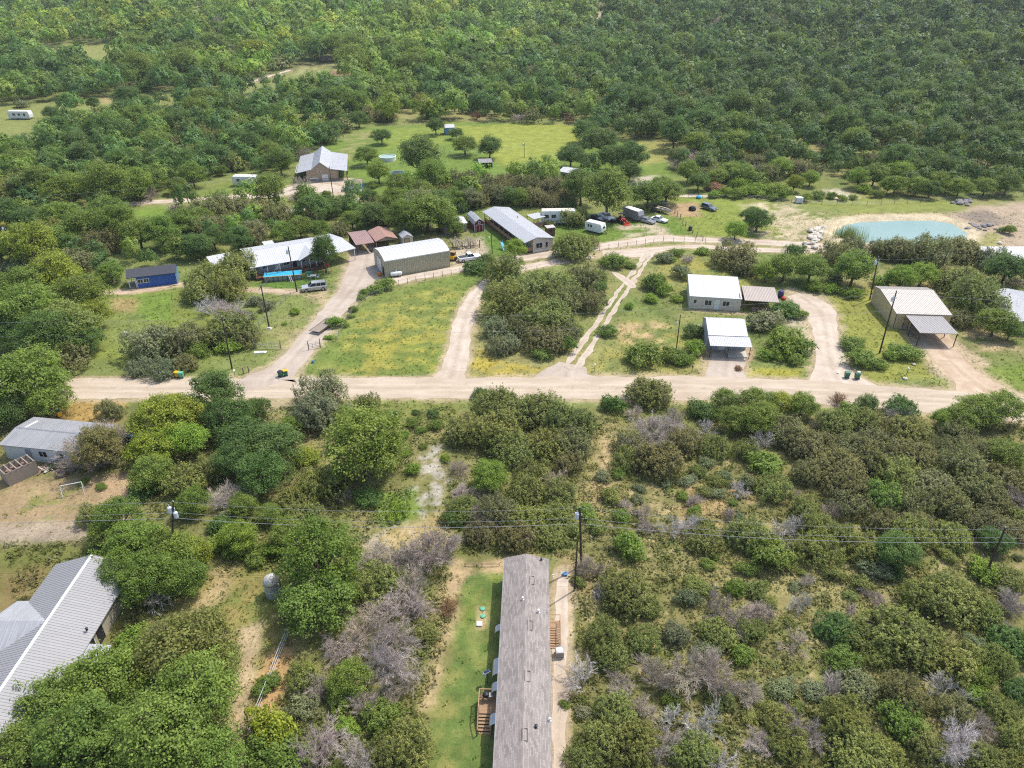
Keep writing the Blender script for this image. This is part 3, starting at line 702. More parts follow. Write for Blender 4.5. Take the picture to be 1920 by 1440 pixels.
# ---- big metal roofed house, bottom left
b = Bld('ranch_house', 'large house with ribbed grey metal roof and a pale cross gable, half hidden by oaks', 'house', (-52.75, 41.0), (-43.45, 41.0), 22.2)
pr = gable(b.L, 2.7, 1.55)
b.roof(pr, MT['roof_grey'], 'y', ribs=.32, rib_h=.03, ridge=MT['white'])
b.walls(pr, MT['beige'], 'y', .45)
# cross gable to the west
q = [( -7.5, 0)]
xz = MB(); y0, y1 = b.loc(48, 1130, 2.9)[1]+.2, b.loc(10, 1235, 2.9)[1]-.2
ym = (y0+y1)/2
g0, g1 = min(y0, y1), max(y0, y1)
def crossroof():
    m = MB(); zr, ze = 4.22, 2.62; xl = -1.35; xr = 4.65; t_ = .1
    for (ya, za, yb, zb) in ((g0-.3, ze, ym, zr), (ym, zr, g1+.3, ze)):
        xa = xr-(0 if za == zr else 4.6); xb = xr-(0 if zb == zr else 4.6)
        m.add([(xl, ya, za), (xa, ya, za), (xb, yb, zb), (xl, yb, zb), (xl, ya, za-t_), (xa, ya, za-t_), (xb, yb, zb-t_), (xl, yb, zb-t_)], [(0, 1, 2, 3), (7, 6, 5, 4), (0, 4, 5, 1), (3, 2, 6, 7), (0, 3, 7, 4), (1, 5, 6, 2)])
        for i in range(40):
            x = xl+.1+i*.35
            if x > xr: break
            k = 1.0 if x <= xr-4.6 else 1-(x-(xr-4.6))/4.6
            yy0, zz0 = (yb+(ya-yb)*k, zb+(za-zb)*k) if zb == zr else (yb, zb)
            yy1, zz1 = (yb, zb) if zb == zr else (ya, za)
            if zb != zr: yy0, zz0 = ya+(yb-ya)*k, za+(zb-za)*k
            m.bar((x, yy0, zz0+.012), (x, yy1, zz1+.012), .04, .03)
    return m.build('cross_roof', MT['roof_wing'], b.o)
crossroof()
MB().prism([(g0+.1, -.05), (g1-.1, -.05), (g1-.1, 2.5), (ym, 4.0), (g0+.1, 2.5)], -.95, .8, 'x').build('wing_wall', MT['beige'], b.o)
for u in (2.2, 7.8, 10.5): b.window('r', u, 1.0, 1.4, 1.1, 'white', 2)
b.door('r', 12.6, 1.0, 2.05, 'dark', 'dark')
m = MB(); x, y = b.loc(193, 1225, 2.5); m.cbox((b.L+1.0, y, 2.42), (2.4, 2.3, .08), 0, ry=R(5)); pp = m.build('porch_roof', MT['roof_wing'], b.o)
for dx, dy in ((2.0, -1.0), (2.0, 1.0)): b.post(b.L+dx, y+dy, 2.33, .06, 'white')
m = MB(); x2, y2 = b.loc(163, 1181, 3.2); m.lathe([(.12, 0), (.12, .3), (.16, .3), (.02, .4)], 10, (x2, y2, 3.15)); m.build('vent_pipe', MT['dark'], b.o)
b.land('the big metal roofed house')

# ---- low workshop with old metal roof, left below the road
b = Bld('workshop', 'low white building with an old streaked grey metal roof and clutter along its wall', 'building', P(-3, 834, 2.6), P(157, 850, 2.6), 7.3)
pr = gable(b.D, 2.6, .55)
ro = b.roof(pr, MT['roof_old'], 'x', ribs=.30, rib_h=.05, ridge=MT['metal'])
b.walls(pr, MT['white'], 'x', .3)
m = MB(); x, y = b.loc(60, 797, 3.0); m.bar((x-.1, y+1.3, 2.88), (x-.5, y-1.3, 3.14), .35, .03); m.build('roof_patch', MT['white'], ro)
b.window('f', 5.5, 1.0, 1.2, .9, 'white', 2); b.door('f', 3.4, .95, 2.0, 'grey', 'white'); b.window('f', 8.3, 1.0, 1.0, .9, 'white', 1)
b.land('the workshop with the old metal roof')

# ---- blue cabin shed
b = Bld('cabin_shed', 'bright blue cabin shed with charcoal shingle roof and white trimmed windows', 'shed', P(236, 522, 2.6), P(331, 511, 2.6), 4.6)
pr = gable(b.D, 2.6, 1.15)
b.roof(pr, MT['charcoal'], 'x', ribs=0, t=.12)
b.walls(pr, MT['blue'], 'x', .22, e0=1.75)
m = MB().prism([(.25, .12), (b.D-.25, .12), (b.D-.25, 2.4), (b.D/2, 3.45), (.25, 2.4)], b.L-.215, b.L-.19, 'x'); m.build('gable_wall', MT['blueside'], b.o)
MB().box(.1, .15, 0, 1.7, b.D-.15, .18).build('porch_floor', MT['oldwood'], b.o)
for x, y in ((.28, .28), (.28, b.D-.28), (1.6, .28)): b.post(x, y, 2.5, .07, 'white', .18)
b.window('f', .35, 1.15, .95, .75, 'white', 2); b.window('f', 1.5, 1.15, .95, .75, 'white', 2)
b.trim('f', 0, 2.45, 'white', 'corner_trim', .03, b.x1-b.x0-.14, b.x1-b.x0)
b.trim('f', 2.42, .1, 'white', 'eave_trim', .03)
b.trim('f', 0, 2.42, 'white', 'corner_trim', .03, 0, .12)
b.door('l', 1.4, .9, 2.0, 'brown', 'white', v=.18)
MB().cbox((.9, -.5, .09), (1.2, .5, .14)).build('step', MT['oldwood'], b.o)
b.land('the blue cabin shed')

# ---- long white roofed house with pools
b = Bld('ranch_house', 'long low house with a white metal roof, front gable and deck beside a rectangular pool', 'house', P(469, 503, 2.7), P(614, 478, 2.7), 12.6)
Lh = b.L
pr = [(0, 2.7), (6.4, 4.35), (12.6, 2.9)]
b.roof(pr, MT['roof_white'], 'x', ribs=.45, ridge=MT['steel'])
b.walls(pr, MT['grey'], 'x', .45, ends=(1.6, .5))
# front gable dormer over the porch
gx0, gx1 = 10.9, 16.4
m = MB(); zt = 4.1; ym_ = (gx0+gx1)/2
for xa, za, xb, zb in ((gx0-.4, 2.78, ym_, zt), (ym_, zt, gx1+.4, 2.78)):
    ya = -.75
    m.add([(xa, ya, za), (xb, ya, zb), (xb, 5.7, zb), (xa, .4 if za < zb else 5.7, za), (xa, ya, za-.1), (xb, ya, zb-.1), (xb, 5.7, zb-.1), (xa, .4 if za < zb else 5.7, za-.1)] if za < zb else
          [(xa, ya, za), (xb, ya, zb), (xb, .4, zb), (xa, 5.7, za), (xa, ya, za-.1), (xb, ya, zb-.1), (xb, .4, zb-.1), (xa, 5.7, za-.1)],
          [(0, 1, 2, 3), (7, 6, 5, 4), (0, 4, 5, 1), (1, 5, 6, 2), (2, 6, 7, 3), (3, 7, 4, 0)])
m.build('porch_roof', MT['roof_white'], b.o)
MB().prism([(gx0, 2.62), (gx1, 2.62), (ym_, 3.95)], -.35, -.25, 'y').build('gable_truss', MT['oldwood'], b.o)
for x in (gx0+.1, gx0+2, gx1-2, gx1-.1): b.post(x, -.3, 2.7, .08, 'white')
for x in (1.0, 3.6, 6.3, 9): b.post(x, .15, 2.6, .06, 'white')
d = MB(); d.box(.6, -1.3, .0, 16.2, 1.55, .62); d.build('deck', MT['darkwood'], b.o)
d = MB()
for i in range(14): d.box(.6+i*1.2, -1.28, .62, .68+i*1.2, -1.2, 1.45)
d.box(.6, -1.29, 1.45, 16.2, -1.19, 1.52); d.box(.6, -1.27, 1.0, 16.2, -1.22, 1.06); d.build('railing', MT['darkwood'], b.o)
for u in (2.4, 7.0, 10.6, 13.2): b.window('f', u, 1.45, 1.3, 1.0, 'white', 2)
b.door('f', 5.2, .95, 2.0, 'white', v=.62); b.door('f', 9.0, .95, 2.0, 'dark', v=.62)
MB().box(5.6, 12.62, 2.75, 8.0, 15.0, 2.9).build('rear_porch_roof', MT['roof_white'], b.o)
m = MB(); x, y = b.loc(482, 481, 3.6); m.lathe([(.11, 0), (.11, .35), (.15, .36), (.02, .45)], 10, (x, y, 3.45)); m.build('vent_pipe', MT['dark'], b.o)
b.land('the long white roofed house')
b2 = Bld('carport', 'open white metal carport joined to the right end of the long house', 'carport', P(606, 481, 3.0), P(667, 464, 3.1), 12.5)
pr = [(0, 2.95), (6.2, 3.75), (12.5, 3.1)]
b2.roof(pr, MT['roof_white'], 'x', ribs=.5)
for x in (.3, b2.L-.3):
    for y in (.3, 6.2, 12.2): b2.post(x, y, 2.95 if y < 1 else 3.6 if y < 7 else 3.0, .08, 'white')
MB().box(.35, 11.9, 0, b2.L-.35, 12.05, 2.9).build('back_wall', MT['brown'], b2.o)
b2.land('the white carport')
b3 = Bld('lean_to', 'small white roofed lean-to behind junipers at the left end of the long house', 'lean-to', P(398, 498, 2.3), P(442, 489, 2.3), 5.0)
b3.roof([(0, 2.3), (5, 2.75)], MT['roof_white'], 'x', ribs=.5)
for x in (.2, b3.L-.2):
    for y, z in ((.2, 2.2), (4.8, 2.6)): b3.post(x, y, z, .06, 'oldwood')
# brown carports
b = Bld('carport', 'mauve brown flat roofed carport next to the white carport', 'carport', P(667, 459, 2.6), P(702, 454, 2.6), 8.6)
b.roof([(0, 2.55), (6.2, 2.95), (8.6, 2.8)], MT['roof_brown'], 'x', ribs=.4)
for x in (.2, b.L-.2):
    for y, z in ((.2, 2.45), (4.2, 2.7), (8.4, 2.65)): b.post(x, y, z, .06, 'darkwood')
MB().box(.2, 8.1, 0, b.L-.2, 8.2, 2.6).build('back_wall', MT['darkwood'], b.o)
b.land('the mauve flat roofed carport')
b = Bld('carport', 'terracotta brown gabled carport between the flat carport and the small white shed', 'carport', P(704, 453, 2.5), P(746, 447, 2.5), 8.0)
pr = gable(b.L, 2.5, .9); b.roof(pr, paint('terracotta_metal', (.36, .215, .165), .5, dirt=.2), 'y', ribs=.5)
for x in (.2, b.L-.2):
    for y in (.3, 4, 7.6): b.post(x, y, 2.4, .06, 'oldwood')
MB().prism([(.2, 2.3), (b.L-.2, 2.3), (b.L/2, 3.2)], .3, .38, 'y').build('gable_panel', MT['oldwood'], b.o)
MB().box(.3, 7.5, 0, b.L-.3, 7.6, 2.3).build('back_wall', MT['oldwood'], b.o)
b.land('the terracotta gabled carport')
b = Bld('garden_shed', 'small pale shed with white gable roof and double door behind the tan metal shop', 'shed', P(754, 447, 2.1), P(775, 444, 2.1), 3.4)
pr = gable(b.L, 2.1, .75); b.roof(pr, MT['roof_whitey'], 'y', ribs=.4); b.walls(pr, MT['cream'], 'y', .12)
b.door('f', .45, 1.2, 1.75, 'tan', 'dark', v=.08, name='double_door')
# tan metal shop
b = Bld('metal_shop', 'long beige metal shop building with a shallow white roof and propane tank beside it', 'workshop', P(720, 490, 3.9), P(843, 469.5, 3.9), 8.4)
pr = [(0, 3.9), (1.2, 4.5), (4.2, 4.95), (7.2, 4.5), (8.4, 3.9)]
b.roof(pr, MT['roof_white'], 'x', ribs=.9, t=.08)
b.walls(pr, MT['beige'], 'x', .06, t=.08)
m = MB()
for i in range(38):
    u = .15+i*(b.L-.3)/37; m.box(u-.03, -.0, .05, u+.03, .057, 3.82)
m.build('wall_rib', MT['beige'], b.o)
b.door('l', 2.2, 3.6, 3.2, 'white', 'dark', name='roller_door', knob=False); b.door('l', 6.6, .9, 2.05, 'dark', 'dark')
b.trim('f', 3.72, .12, 'white', 'eave_trim', .075); b.trim('f', 0, 3.7, 'tan', 'corner_trim', .075, b.x1-b.x0-.1)
b.land('the beige metal shop')
# red barn shed (gambrel)
b = Bld('barn_shed', 'small red barn shed with gambrel grey roof and white trimmed double doors', 'shed', P(889, 421.5, 2.0), P(909, 419, 2.0), 7.0)
pr = [(0, 2.0), (.45, 2.75), (b.L/2, 3.35), (b.L-.45, 2.75), (b.L, 2.0)]
b.roof(pr, MT['roof_whitey'], 'y', ribs=.45); b.walls(pr, MT['red'], 'y', .1)
for u in (.45, .45+(b.L-1.1)/2+.02): b.door('f', u, (b.L-1.1)/2-.06, 1.65, 'red', 'white', v=.12)
b.window('f', b.L/2-.3, 2.2, .4, .4, 'white', 1)
b.trim('f', 0, 1.95, 'white', 'corner_trim', .04, 0, .12); b.trim('f', 0, 1.95, 'white', 'corner_trim', .04, b.L-.32)
b.land('the red barn shed')
b = Bld('outbuilding', 'low pale roofed outbuilding half hidden behind an oak, left of the red barn shed', 'outbuilding', P(833, 424, 2.3), P(877, 418, 2.3), 6.0)
pr = gable(b.D, 2.3, .7); b.roof(pr, MT['roof_white'], 'x', ribs=.6); b.walls(pr, MT['oldwood'], 'x', .2); b.door('f', 2, 1.4, 1.8, 'darkwood', 'darkwood')
# grey roofed mobile home in the middle
b = Bld('mobile_home', 'mobile home with long grey white metal roof, wooden porch side and cream gable end', 'mobile home', P(984, 455, 2.95), P(1039, 446, 2.95), 25.8)
pr = [(0, 2.85), (b.L*.42, 3.75), (b.L, 2.95)]; b.roof(pr, MT['roof_whitey'], 'y', ribs=.5)
b.walls(pr, MT['cream'], 'y', .2, ends=(2.3, .2))
b.trim('f', 0, .5, 'white', 'skirting')
b.window('f', .8, .9, 1.6, 1.3, 'white', 2); b.window('f', 3.3, .95, .6, 1.2, 'white', 1)
MB().box(.35, .45, 0, 2.2, 25.2, .5).build('porch_deck', MT['darkwood'], b.o)
m = MB(); m.box(.35, .4, .5, .43, 25.2, 1.4); m.box(.43, .4, .5, 2.2, .48, 1.4); m.build('porch_railing', MT['wood'], b.o)
for i in range(9): b.post(.3, .4+i*3.08, 2.8, .06, 'wood')
for u in (4, 9, 14, 19): b.window('l', u, 1.2, 1.1, 1.1, 'white', 2)
b.door('l', 11.6, .9, 2.0, 'dark', 'white', v=.5)
for px, py in ((938, 393), (970, 408.5)):
    x, y = b.loc(px, py, 3.2); MB().lathe([(.13, 0), (.13, .35), (.17, .36), (.02, .5)], 10, (x, y, 3.15)).build('vent_pipe', MT['dark'], b.o)
b.land('the middle mobile home with the grey white roof')
e = Bld('porch', 'open wooden porch with pale flat roof between the middle mobile home and the motorhome', 'porch', P(1001, 411, 2.6), P(1023, 406, 2.6), 3.2)
e.roof([(0, 2.6), (3.2, 2.85)], MT['roof_whitey'], 'x', ribs=.5)
for x in (.12, e.L-.12):
    for y in (.12, 3.05): e.post(x, y, 2.55 if y < 1 else 2.75, .06, 'wood')
MB().box(0, 0, 0, e.L, 3.2, .45).build('deck', MT['wood'], e.o)
m = MB()
for i in range(6): m.box(.1+i*.55, -.06, .45, .16+i*.55, 0, 1.4)
m.box(0, -.07, 1.4, e.L, .01, 1.48); m.build('railing', MT['wood'], e.o)
e = Bld('play_house', 'little brown wooden hut with a flat tan top by the middle mobile home', 'hut', P(1026, 428, 2.3), P(1042, 426, 2.3), 1.9)
e.roof([(0, 2.3), (1.9, 2.4)], MT['roof_tan'], 'x', ribs=0); e.walls([(0, 2.3), (1.9, 2.4)], MT['darkwood'], 'x', .12); e.window('f', .7, 1.3, .4, .4, 'dark', 1)
# tan barn house
b = Bld('barn_house', 'tan barn style house with raised white roof and lower side wings above the far lane', 'house', P(555, 325, 2.9), P(651, 320.5, 2.9), 21.0)
L = b.L; pr = [(0, 2.9), (L*.34, 3.9), (L*.48, 5.6), (L*.62, 3.95), (L, 2.9)]
pr = [(0, 2.9), (L*.30, 3.8), (L*.48, 5.9), (L*.66, 3.8), (L, 2.9)]
b.roof(pr, MT['roof_whitey'], 'y', ribs=.6)
b.walls(pr, MT['tan'], 'y', .3, ends=(3.0, 3.0))
b.trim('f', 0, .9, 'oldwood', 'wainscot')
b.window('f', .9, .25, 2.3, .9, 'white', 1, g='white', name='white_panel'); b.door('f', 4.6, 1.7, 1.9, 'white', 'white', name='double_door'); b.window('f', 3.9, 2.7, .35, .55, 'white', 1)
for y in (.35, 7, 14, 20.5):
    b.post(.25, y, 2.8, .1, 'darkwood'); b.post(L-.25, y, 2.8, .1, 'darkwood')
MB().cbox((-.2, 5, 3.05), (.1, 10, .05), 0).build('gutter', MT['white'], b.o)
b.land('the tan barn style house')
b = Bld('boat_shed', 'small dark blue shed with brown roof and a pale sheet across its open front', 'shed', P(646, 345.5, 2.1), P(679, 344.5, 2.1), 3.0)
b.roof([(0, 2.1), (1.4, 2.75), (3.0, 2.7)], MT['roof_brown'], 'x', ribs=.5); b.walls([(0, 2.1), (1.4, 2.75), (3.0, 2.7)], MT['blue'], 'x', .12)
MB().box(.9, .02, .9, 4.2, .10, 2.0).build('white_sheet', MT['white'], b.o)
b.trim('f', 0, 2.0, 'white', 'corner_trim', .04, b.L-.5)
# white house right of the two-track
b = Bld('cottage', 'plain white walled house with a white metal roof and two dark window pairs', 'house', P(1293, 555, 2.75), P(1392, 561, 2.75), 9.7)
pr = [(0, 2.75), (9.7, 3.5)]
b.roof(pr, MT['roof_white'], 'x', ribs=.6, t=.12); b.walls(pr, MT['cream'], 'x', .12, t=.12)
b.window('f', .85, 1.25, .55, .75, 'white', 1); b.window('f', 3.1, .95, 1.25, 1.05, 'white', 2); b.window('f', 6.6, .95, 1.25, 1.05, 'white', 2); b.door('f', 5.05, .85, 2.0, 'white', 'white')
b.trim('f', 2.55, .1, 'white', 'eave_trim')
MB().cbox((9.95, 5, 1.5), (.12, 9.4, 2.9)).build('gutter_wall', MT['dark'], b.o)
b.land('the plain white house')
b = Bld('lean_to', 'tan metal roofed lean-to on the right side of the plain white house', 'lean-to', P(1396.5, 563, 2.4), P(1461, 567, 2.4), 6.6)
pr = [(0, 2.4), (6.6, 2.75)]; b.roof(pr, MT['roof_taupe'], 'x', ribs=.3, rib_h=.05)
for x in (.1, 3.2, b.L-.15):
    for y, z in ((.1, 2.3), (6.45, 2.6)): b.post(x, y, z, .06, 'darkwood')
MB().box(.2, 5.8, 0, b.L-.2, 5.9, 2.5).build('back_wall', MT['brown'], b.o)
MB().box(1.6, .1, 0, b.L-.2, .2, 1.0).build('half_wall', MT['brown'], b.o)
b.land('the tan lean-to')
# small white shop with porch
b = Bld('shop_building', 'small bright white metal building with a ribbed porch roof facing the road', 'building', P(1328, 628, 3.0), P(1403, 631, 3.0), 7.4)
pr = [(0, 3.0), (4.6, 4.15), (7.4, 3.0)]; b.roof(pr, MT['roof_white'], 'x', ribs=.9, t=.08); b.walls(pr, MT['grey'], 'x', .06, t=.08)
b.walls_ = 1
por = [(-3.1, 2.45), (-.05, 2.88)]
p = MB(); b.roof(por, MT['roof_tan'] if 0 else MT['roof_whitey'], 'x', ribs=.3, t=.06, name='porch_roof', e0=.0, e1=b.L+.25)
for x in (.2, 3.3, b.L): b.post(x, -2.95, 2.4, .05, 'dark')
b.window('f', 3.9, .9, 1.2, 1.0, 'white', 2); b.door('f', 2.2, .9, 2.0, 'white'); b.trim('f', 1.9, .5, 'blue', 'bunting', .04, .2, 2.9)
MB().box(3.4, -2.6, 0, b.L-.1, -.0, .16).build('porch_slab', MT['concrete'], b.o)
b.land('the small white building with the ribbed porch')
# tan metal building on the right with carport
b = Bld('metal_building', 'tan metal building with cream ribbed roof and a carport roof in front', 'building', P(1681, 588, 3.2), P(1786, 591, 3.2), 12.4)
pr = [(0, 3.2), (9.4, 4.15), (12.4, 3.5)]; b.roof(pr, MT['roof_tan'], 'x', ribs=.33, rib_h=.05, t=.08); b.walls(pr, paint('sand_metal', (.46, .36, .21), .5, .1, dirt=.15), 'x', .06, t=.08)
b.trim('f', 0, 3.05, 'dark', 'corner_trim', .04, 0, .1); b.door('f', 3.6, 3.0, 2.6, 'brown', 'dark', name='roller_door', knob=False); b.door('f', 1.8, .9, 2.0, 'tan', 'dark')
MB().box(2.95, -.06, 1.6, 3.25, .03, 2.1).build('meter_box', MT['grey'], b.o)
b.land('the tan metal building')
c = Bld('carport', 'wide lead grey ribbed carport on dark posts in front of the tan metal building', 'carport', P(1725, 624, 2.75), P(1797, 626, 2.75), 8.2)
c.roof([(0, 2.75), (8.2, 2.98)], MT['roof_lead'], 'x', ribs=.3, rib_h=.045)
for x in (.1, c.L-.1):
    for y in (.1, 4, 7.9): c.post(x, y, 2.66+.025*y, .06, 'dark')
m = MB(); m.bar((.1, .1, 1.15), (.1, 7.9, 1.15), .06); m.build('side_rail', MT['dark'], c.o)
c.land('the lead grey carport')
FOOT.pop()
# edge houses
b = Bld('cottage', 'grey roofed house cut off at the right edge of the photo', 'house', P(1908, 604, 2.7), P(2010, 604, 2.7), 13.5)
b = b; pr = gable(b.L, 2.7, 1.0); b.roof(pr, MT['roof_whitey'], 'y', ribs=.35); b.walls(pr, MT['blueside'], 'y', .3); b.window('l', 5, 1.0, 1.2, 1.0, 'white', 2); b.window('f', 2, 1, 1.2, 1, 'white', 2)
b.land('the house at the edge beyond the carport')
b = Bld('outbuilding', 'white flat roofed outbuilding at the right below the pond road', 'outbuilding', P(1862, 487, 2.4), P(1960, 487, 2.4), 7.0)
pr = [(0, 2.4), (7, 2.9)]; b.roof(pr, MT['roof_white'], 'x', ribs=.8); b.walls(pr, MT['cream'], 'x', .2); b.window('f', 3, 1, 1.2, .9, 'white', 2)
b.land('the white flat roofed outbuilding')
# far sheds
b = Bld('garden_shed', 'tall teal blue shed with pale roof standing beside a tree in the upper field', 'shed', P(834, 240, 2.6), P(853, 239, 2.6), 4.0)
pr = gable(b.D, 2.6, .9); b.roof(pr, MT['roof_whitey'], 'x', ribs=.5); b.walls(pr, MT['blueside'], 'x', .15); b.door('f', 1.6, 1.0, 2.0, 'white'); b.window('f', 3.3, 1.1, .7, .8, 'white', 1)
b.land('the teal shed in the upper field')
b = Bld('animal_shelter', 'low dark blue animal shelter with open front in the upper field', 'shelter', P(898, 305.5, 1.8), P(924, 304.5, 1.8), 4.0)
b.roof([(0, 1.8), (4, 2.1)], MT['roof_lead'], 'x', ribs=.5); 
MB().box(.1, 3.8, 0, b.L-.1, 3.9, 1.9).build('back_wall', MT['blueside'], b.o); MB().box(.1, .1, 0, .2, 3.79, 1.65).build('side_wall', MT['blueside'], b.o); MB().box(b.L-.2, .1, 0, b.L-.1, 3.79, 1.65).build('side_wall', MT['blueside'], b.o)
for i in range(1, 3): b.post(b.L*i/3, .15, 1.68, .05, 'darkwood')
b.land('the low blue animal shelter')
b = Bld('outbuilding', 'pale roofed outbuilding mostly hidden by oaks at the edge of the upper field', 'outbuilding', P(1047, 321, 2.3), P(1070, 325, 2.3), 6.0)
pr = gable(b.D, 2.3, .7); b.roof(pr, MT['roof_white'], 'x', ribs=.6); b.walls(pr, MT['oldwood'], 'x', .2); b.window('f', 1.4, 1, .8, .8, 'white', 1)
b = Bld('farm_house', 'far off house with dull red roof among trees', 'house', P(613, 143, 3.0), P(655, 142, 3.0), 9.0)
pr = gable(b.D, 3.0, 1.6); b.roof(pr, paint('red_roof', (.26, .10, .07), .7), 'x', ribs=0); b.walls(pr, MT['cream'], 'x', .3); b.window('f', 3, 1, 1.2, 1.1); b.window('f', 9, 1, 1.2, 1.1); b.door('f', 6, 1, 2.1, 'dark')
b.land('the far house with the red roof')
# ================================================================== YARD THINGS, VEHICLES, POLES, FENCES
# ---- deck, stairs, air conditioner and yard things around the grey home
def hl(px, py, z=0): x, y = P(px, py, z); return x, y
hx, hy = HOME.w(0, 0)
t = thing('wooden_deck', 'small wooden deck with stairs and handrails on the lawn side of the grey home', 'deck', (*HOME.w(-.05, 12.8), 0), HOME.rz)
# local: x to the left is negative
m = MB()
for i in range(14): m.box(-1.75, -.02+i*.15, .86, .0, .12+i*.15, .90)
m.build('deck_boards', MT['wood'], t)
for x in (-1.7, -.1):
    for y in (0.05, 2.0): MB().box(x-.05, y-.05, 0, x+.05, y+.05, 1.85 if x < -1 else .86).build('post', MT['wood'], t)
for y in (-.02,):
    m = MB()
    for i in range(6): m.box(-1.7, -.28-i*.27, .72-i*.145, -.45, -.03-i*.27, .76-i*.145)
    m.build('stair_treads', MT['wood'], t)
    for x in (-1.74, -.46): MB().bar((x, -.02, .78), (x, -1.75, .02), .05, .24).build('stringer', MT['wood'], t)
m = MB(); m.bar((-1.72, 0, 1.80), (-1.72, 2.05, 1.80), .09, .04); m.bar((-1.72, 2.02, 1.80), (-.1, 2.02, 1.80), .09, .04); m.bar((-1.72, 0, 1.80), (-1.72, -1.75, .95), .09, .04)
for i in range(13): m.box(-1.73, .12+i*.15, .9, -1.69, .16+i*.15, 1.8)
for i in range(10): m.box(-1.6+i*.16, 2.0, .9, -1.56+i*.16, 2.04, 1.8)
m.box(-1.765, -1.8, 0, -1.675, -1.71, .98)
m.build('handrail', MT['wood'], t)
MB().bar((-.48, 0, 1.80), (-.48, -1.75, .95), .09, .04).box(-.525, -1.8, 0, -.435, -1.71, .98).box(-.525, -.05, .88, -.435, .04, 1.82).build('handrail', MT['wood'], t)
gx_, gy_ = HOME.w(-1.15, 14.3)
g = thing('grill', 'dark barbecue grill standing at the back of the wooden deck', 'grill', (gx_, gy_, .90), HOME.rz)
MB().lathe([(.26, .55), (.33, .68), (.33, .8), (.26, .95), (.1, 1.02)], 16).build('lid', MT['black'], g)
MB().box(.33, -.25, .72, .75, .25, .76).build('side_shelf', MT['metal'], g)
for x in (-.2, .2):
    for y in (-.2, .2): MB().box(x-.025, y-.025, 0, x+.025, y+.025, .62).build('leg', MT['metal'], g)
t = thing('solar_panel', 'small solar panel tilted on a pole at the edge of the lawn', 'solar panel', (*P(914, 1281), 0))
MB().tube([(0, 0, 0), (0, 0, 1.7)], .035, 8).build('pole', MT['dark'], t)
MB().cbox((-.05, 0, 1.78), (.62, .42, .03), R(35), rx=R(-18)).build('panel', paint('solar_cell', (.012, .02, .06), .15), t)
MB().cbox((-.05, 0, 1.76), (.66, .46, .03), R(35), rx=R(-18)).build('panel_frame', MT['white'], t)
MB().box(-.42, -.2, 1.25, -.1, .1, 1.5).build('control_box', MT['white'], t)
for i, (px, py) in enumerate(((905, 1142), (905.5, 1156))):
    o = MB().lathe([(.30, 0), (.30, .10), (.27, .14), (.05, .17)], 20, (0, 0, 0)).build('septic_lid', MT['teal'], None, (*P(px, py), 0))
    tag(o, ('round green septic lid on the lawn, the one farther from the white lid' , 'round green septic lid on the lawn, between the other green lid and the white lid')[i], 'septic lid', 'septic lids on the lawn')
o = MB().box(-.28, -.28, 0, .28, .28, .16).box(-.31, -.31, .161, .31, .31, .20).build('utility_box', MT['white'], None, (*P(899, 1171), 0)); tag(o, 'square white box lid on the lawn next to two green septic lids', 'lid')
o = MB().box(-.28, -.22, 0, .28, .22, .24).box(-.30, -.24, .241, .30, .24, .30).build('water_meter', MT['blueside'], None, (*P(1059, 1078), 0)); tag(o, 'small blue box on the gravel by the far corner of the grey home', 'box')
t = thing('air_conditioner', 'square grey air conditioner on the gravel strip beside the grey home', 'air conditioner', (*P(1049, 1229), 0), R(3))
MB().box(-.42, -.42, .1, .42, .42, .88).build('casing', MT['metal'], t)
MB().box(-.5, -.5, 0, .5, .5, .098).build('pad', MT['concrete'], t)
m = MB().lathe([(.36, 0), (.36, .03), (.30, .03), (.30, .005)], 20, (0, 0, .882))
for a in range(4): m.cbox((0, 0, .905), (.66, .03, .02), a*math.pi/4)
m.build('fan_grille', MT['white'], t)
t = thing('wooden_stairs', 'wooden stairs with railings on the gravel side of the grey home', 'stairs', (*HOME.w(5.16, 22.4), 0), HOME.rz)
m = MB()
for i in range(9): m.box(.02, 1.0+i*.0, .8, 1.2, 2.0, .84) if i == 0 else m.box(.02, 1.0-i*.26, .8-i*.095, 1.2, 1.23-i*.26, .84-i*.095)
m.build('stair_treads', MT['wood'], t)
m = MB()
for x in (.05, 1.18):
    m.bar((x, 2.0, 1.75), (x, 1.0, 1.75), .07, .05); m.bar((x, 1.0, 1.75), (x, -1.1, .95), .07, .05)
    for i in range(12): m.box(x-.02, 1.9-i*.25-.02, max(0, .7-max(0, i-3)*.09), x+.02, 1.9-i*.25+.02, 1.75-max(0, i-3.6)*.095)
m.bar((.05, 2.0, 1.75), (1.18, 2.0, 1.75), .07, .05); m.build('handrail', MT['wood'], t)

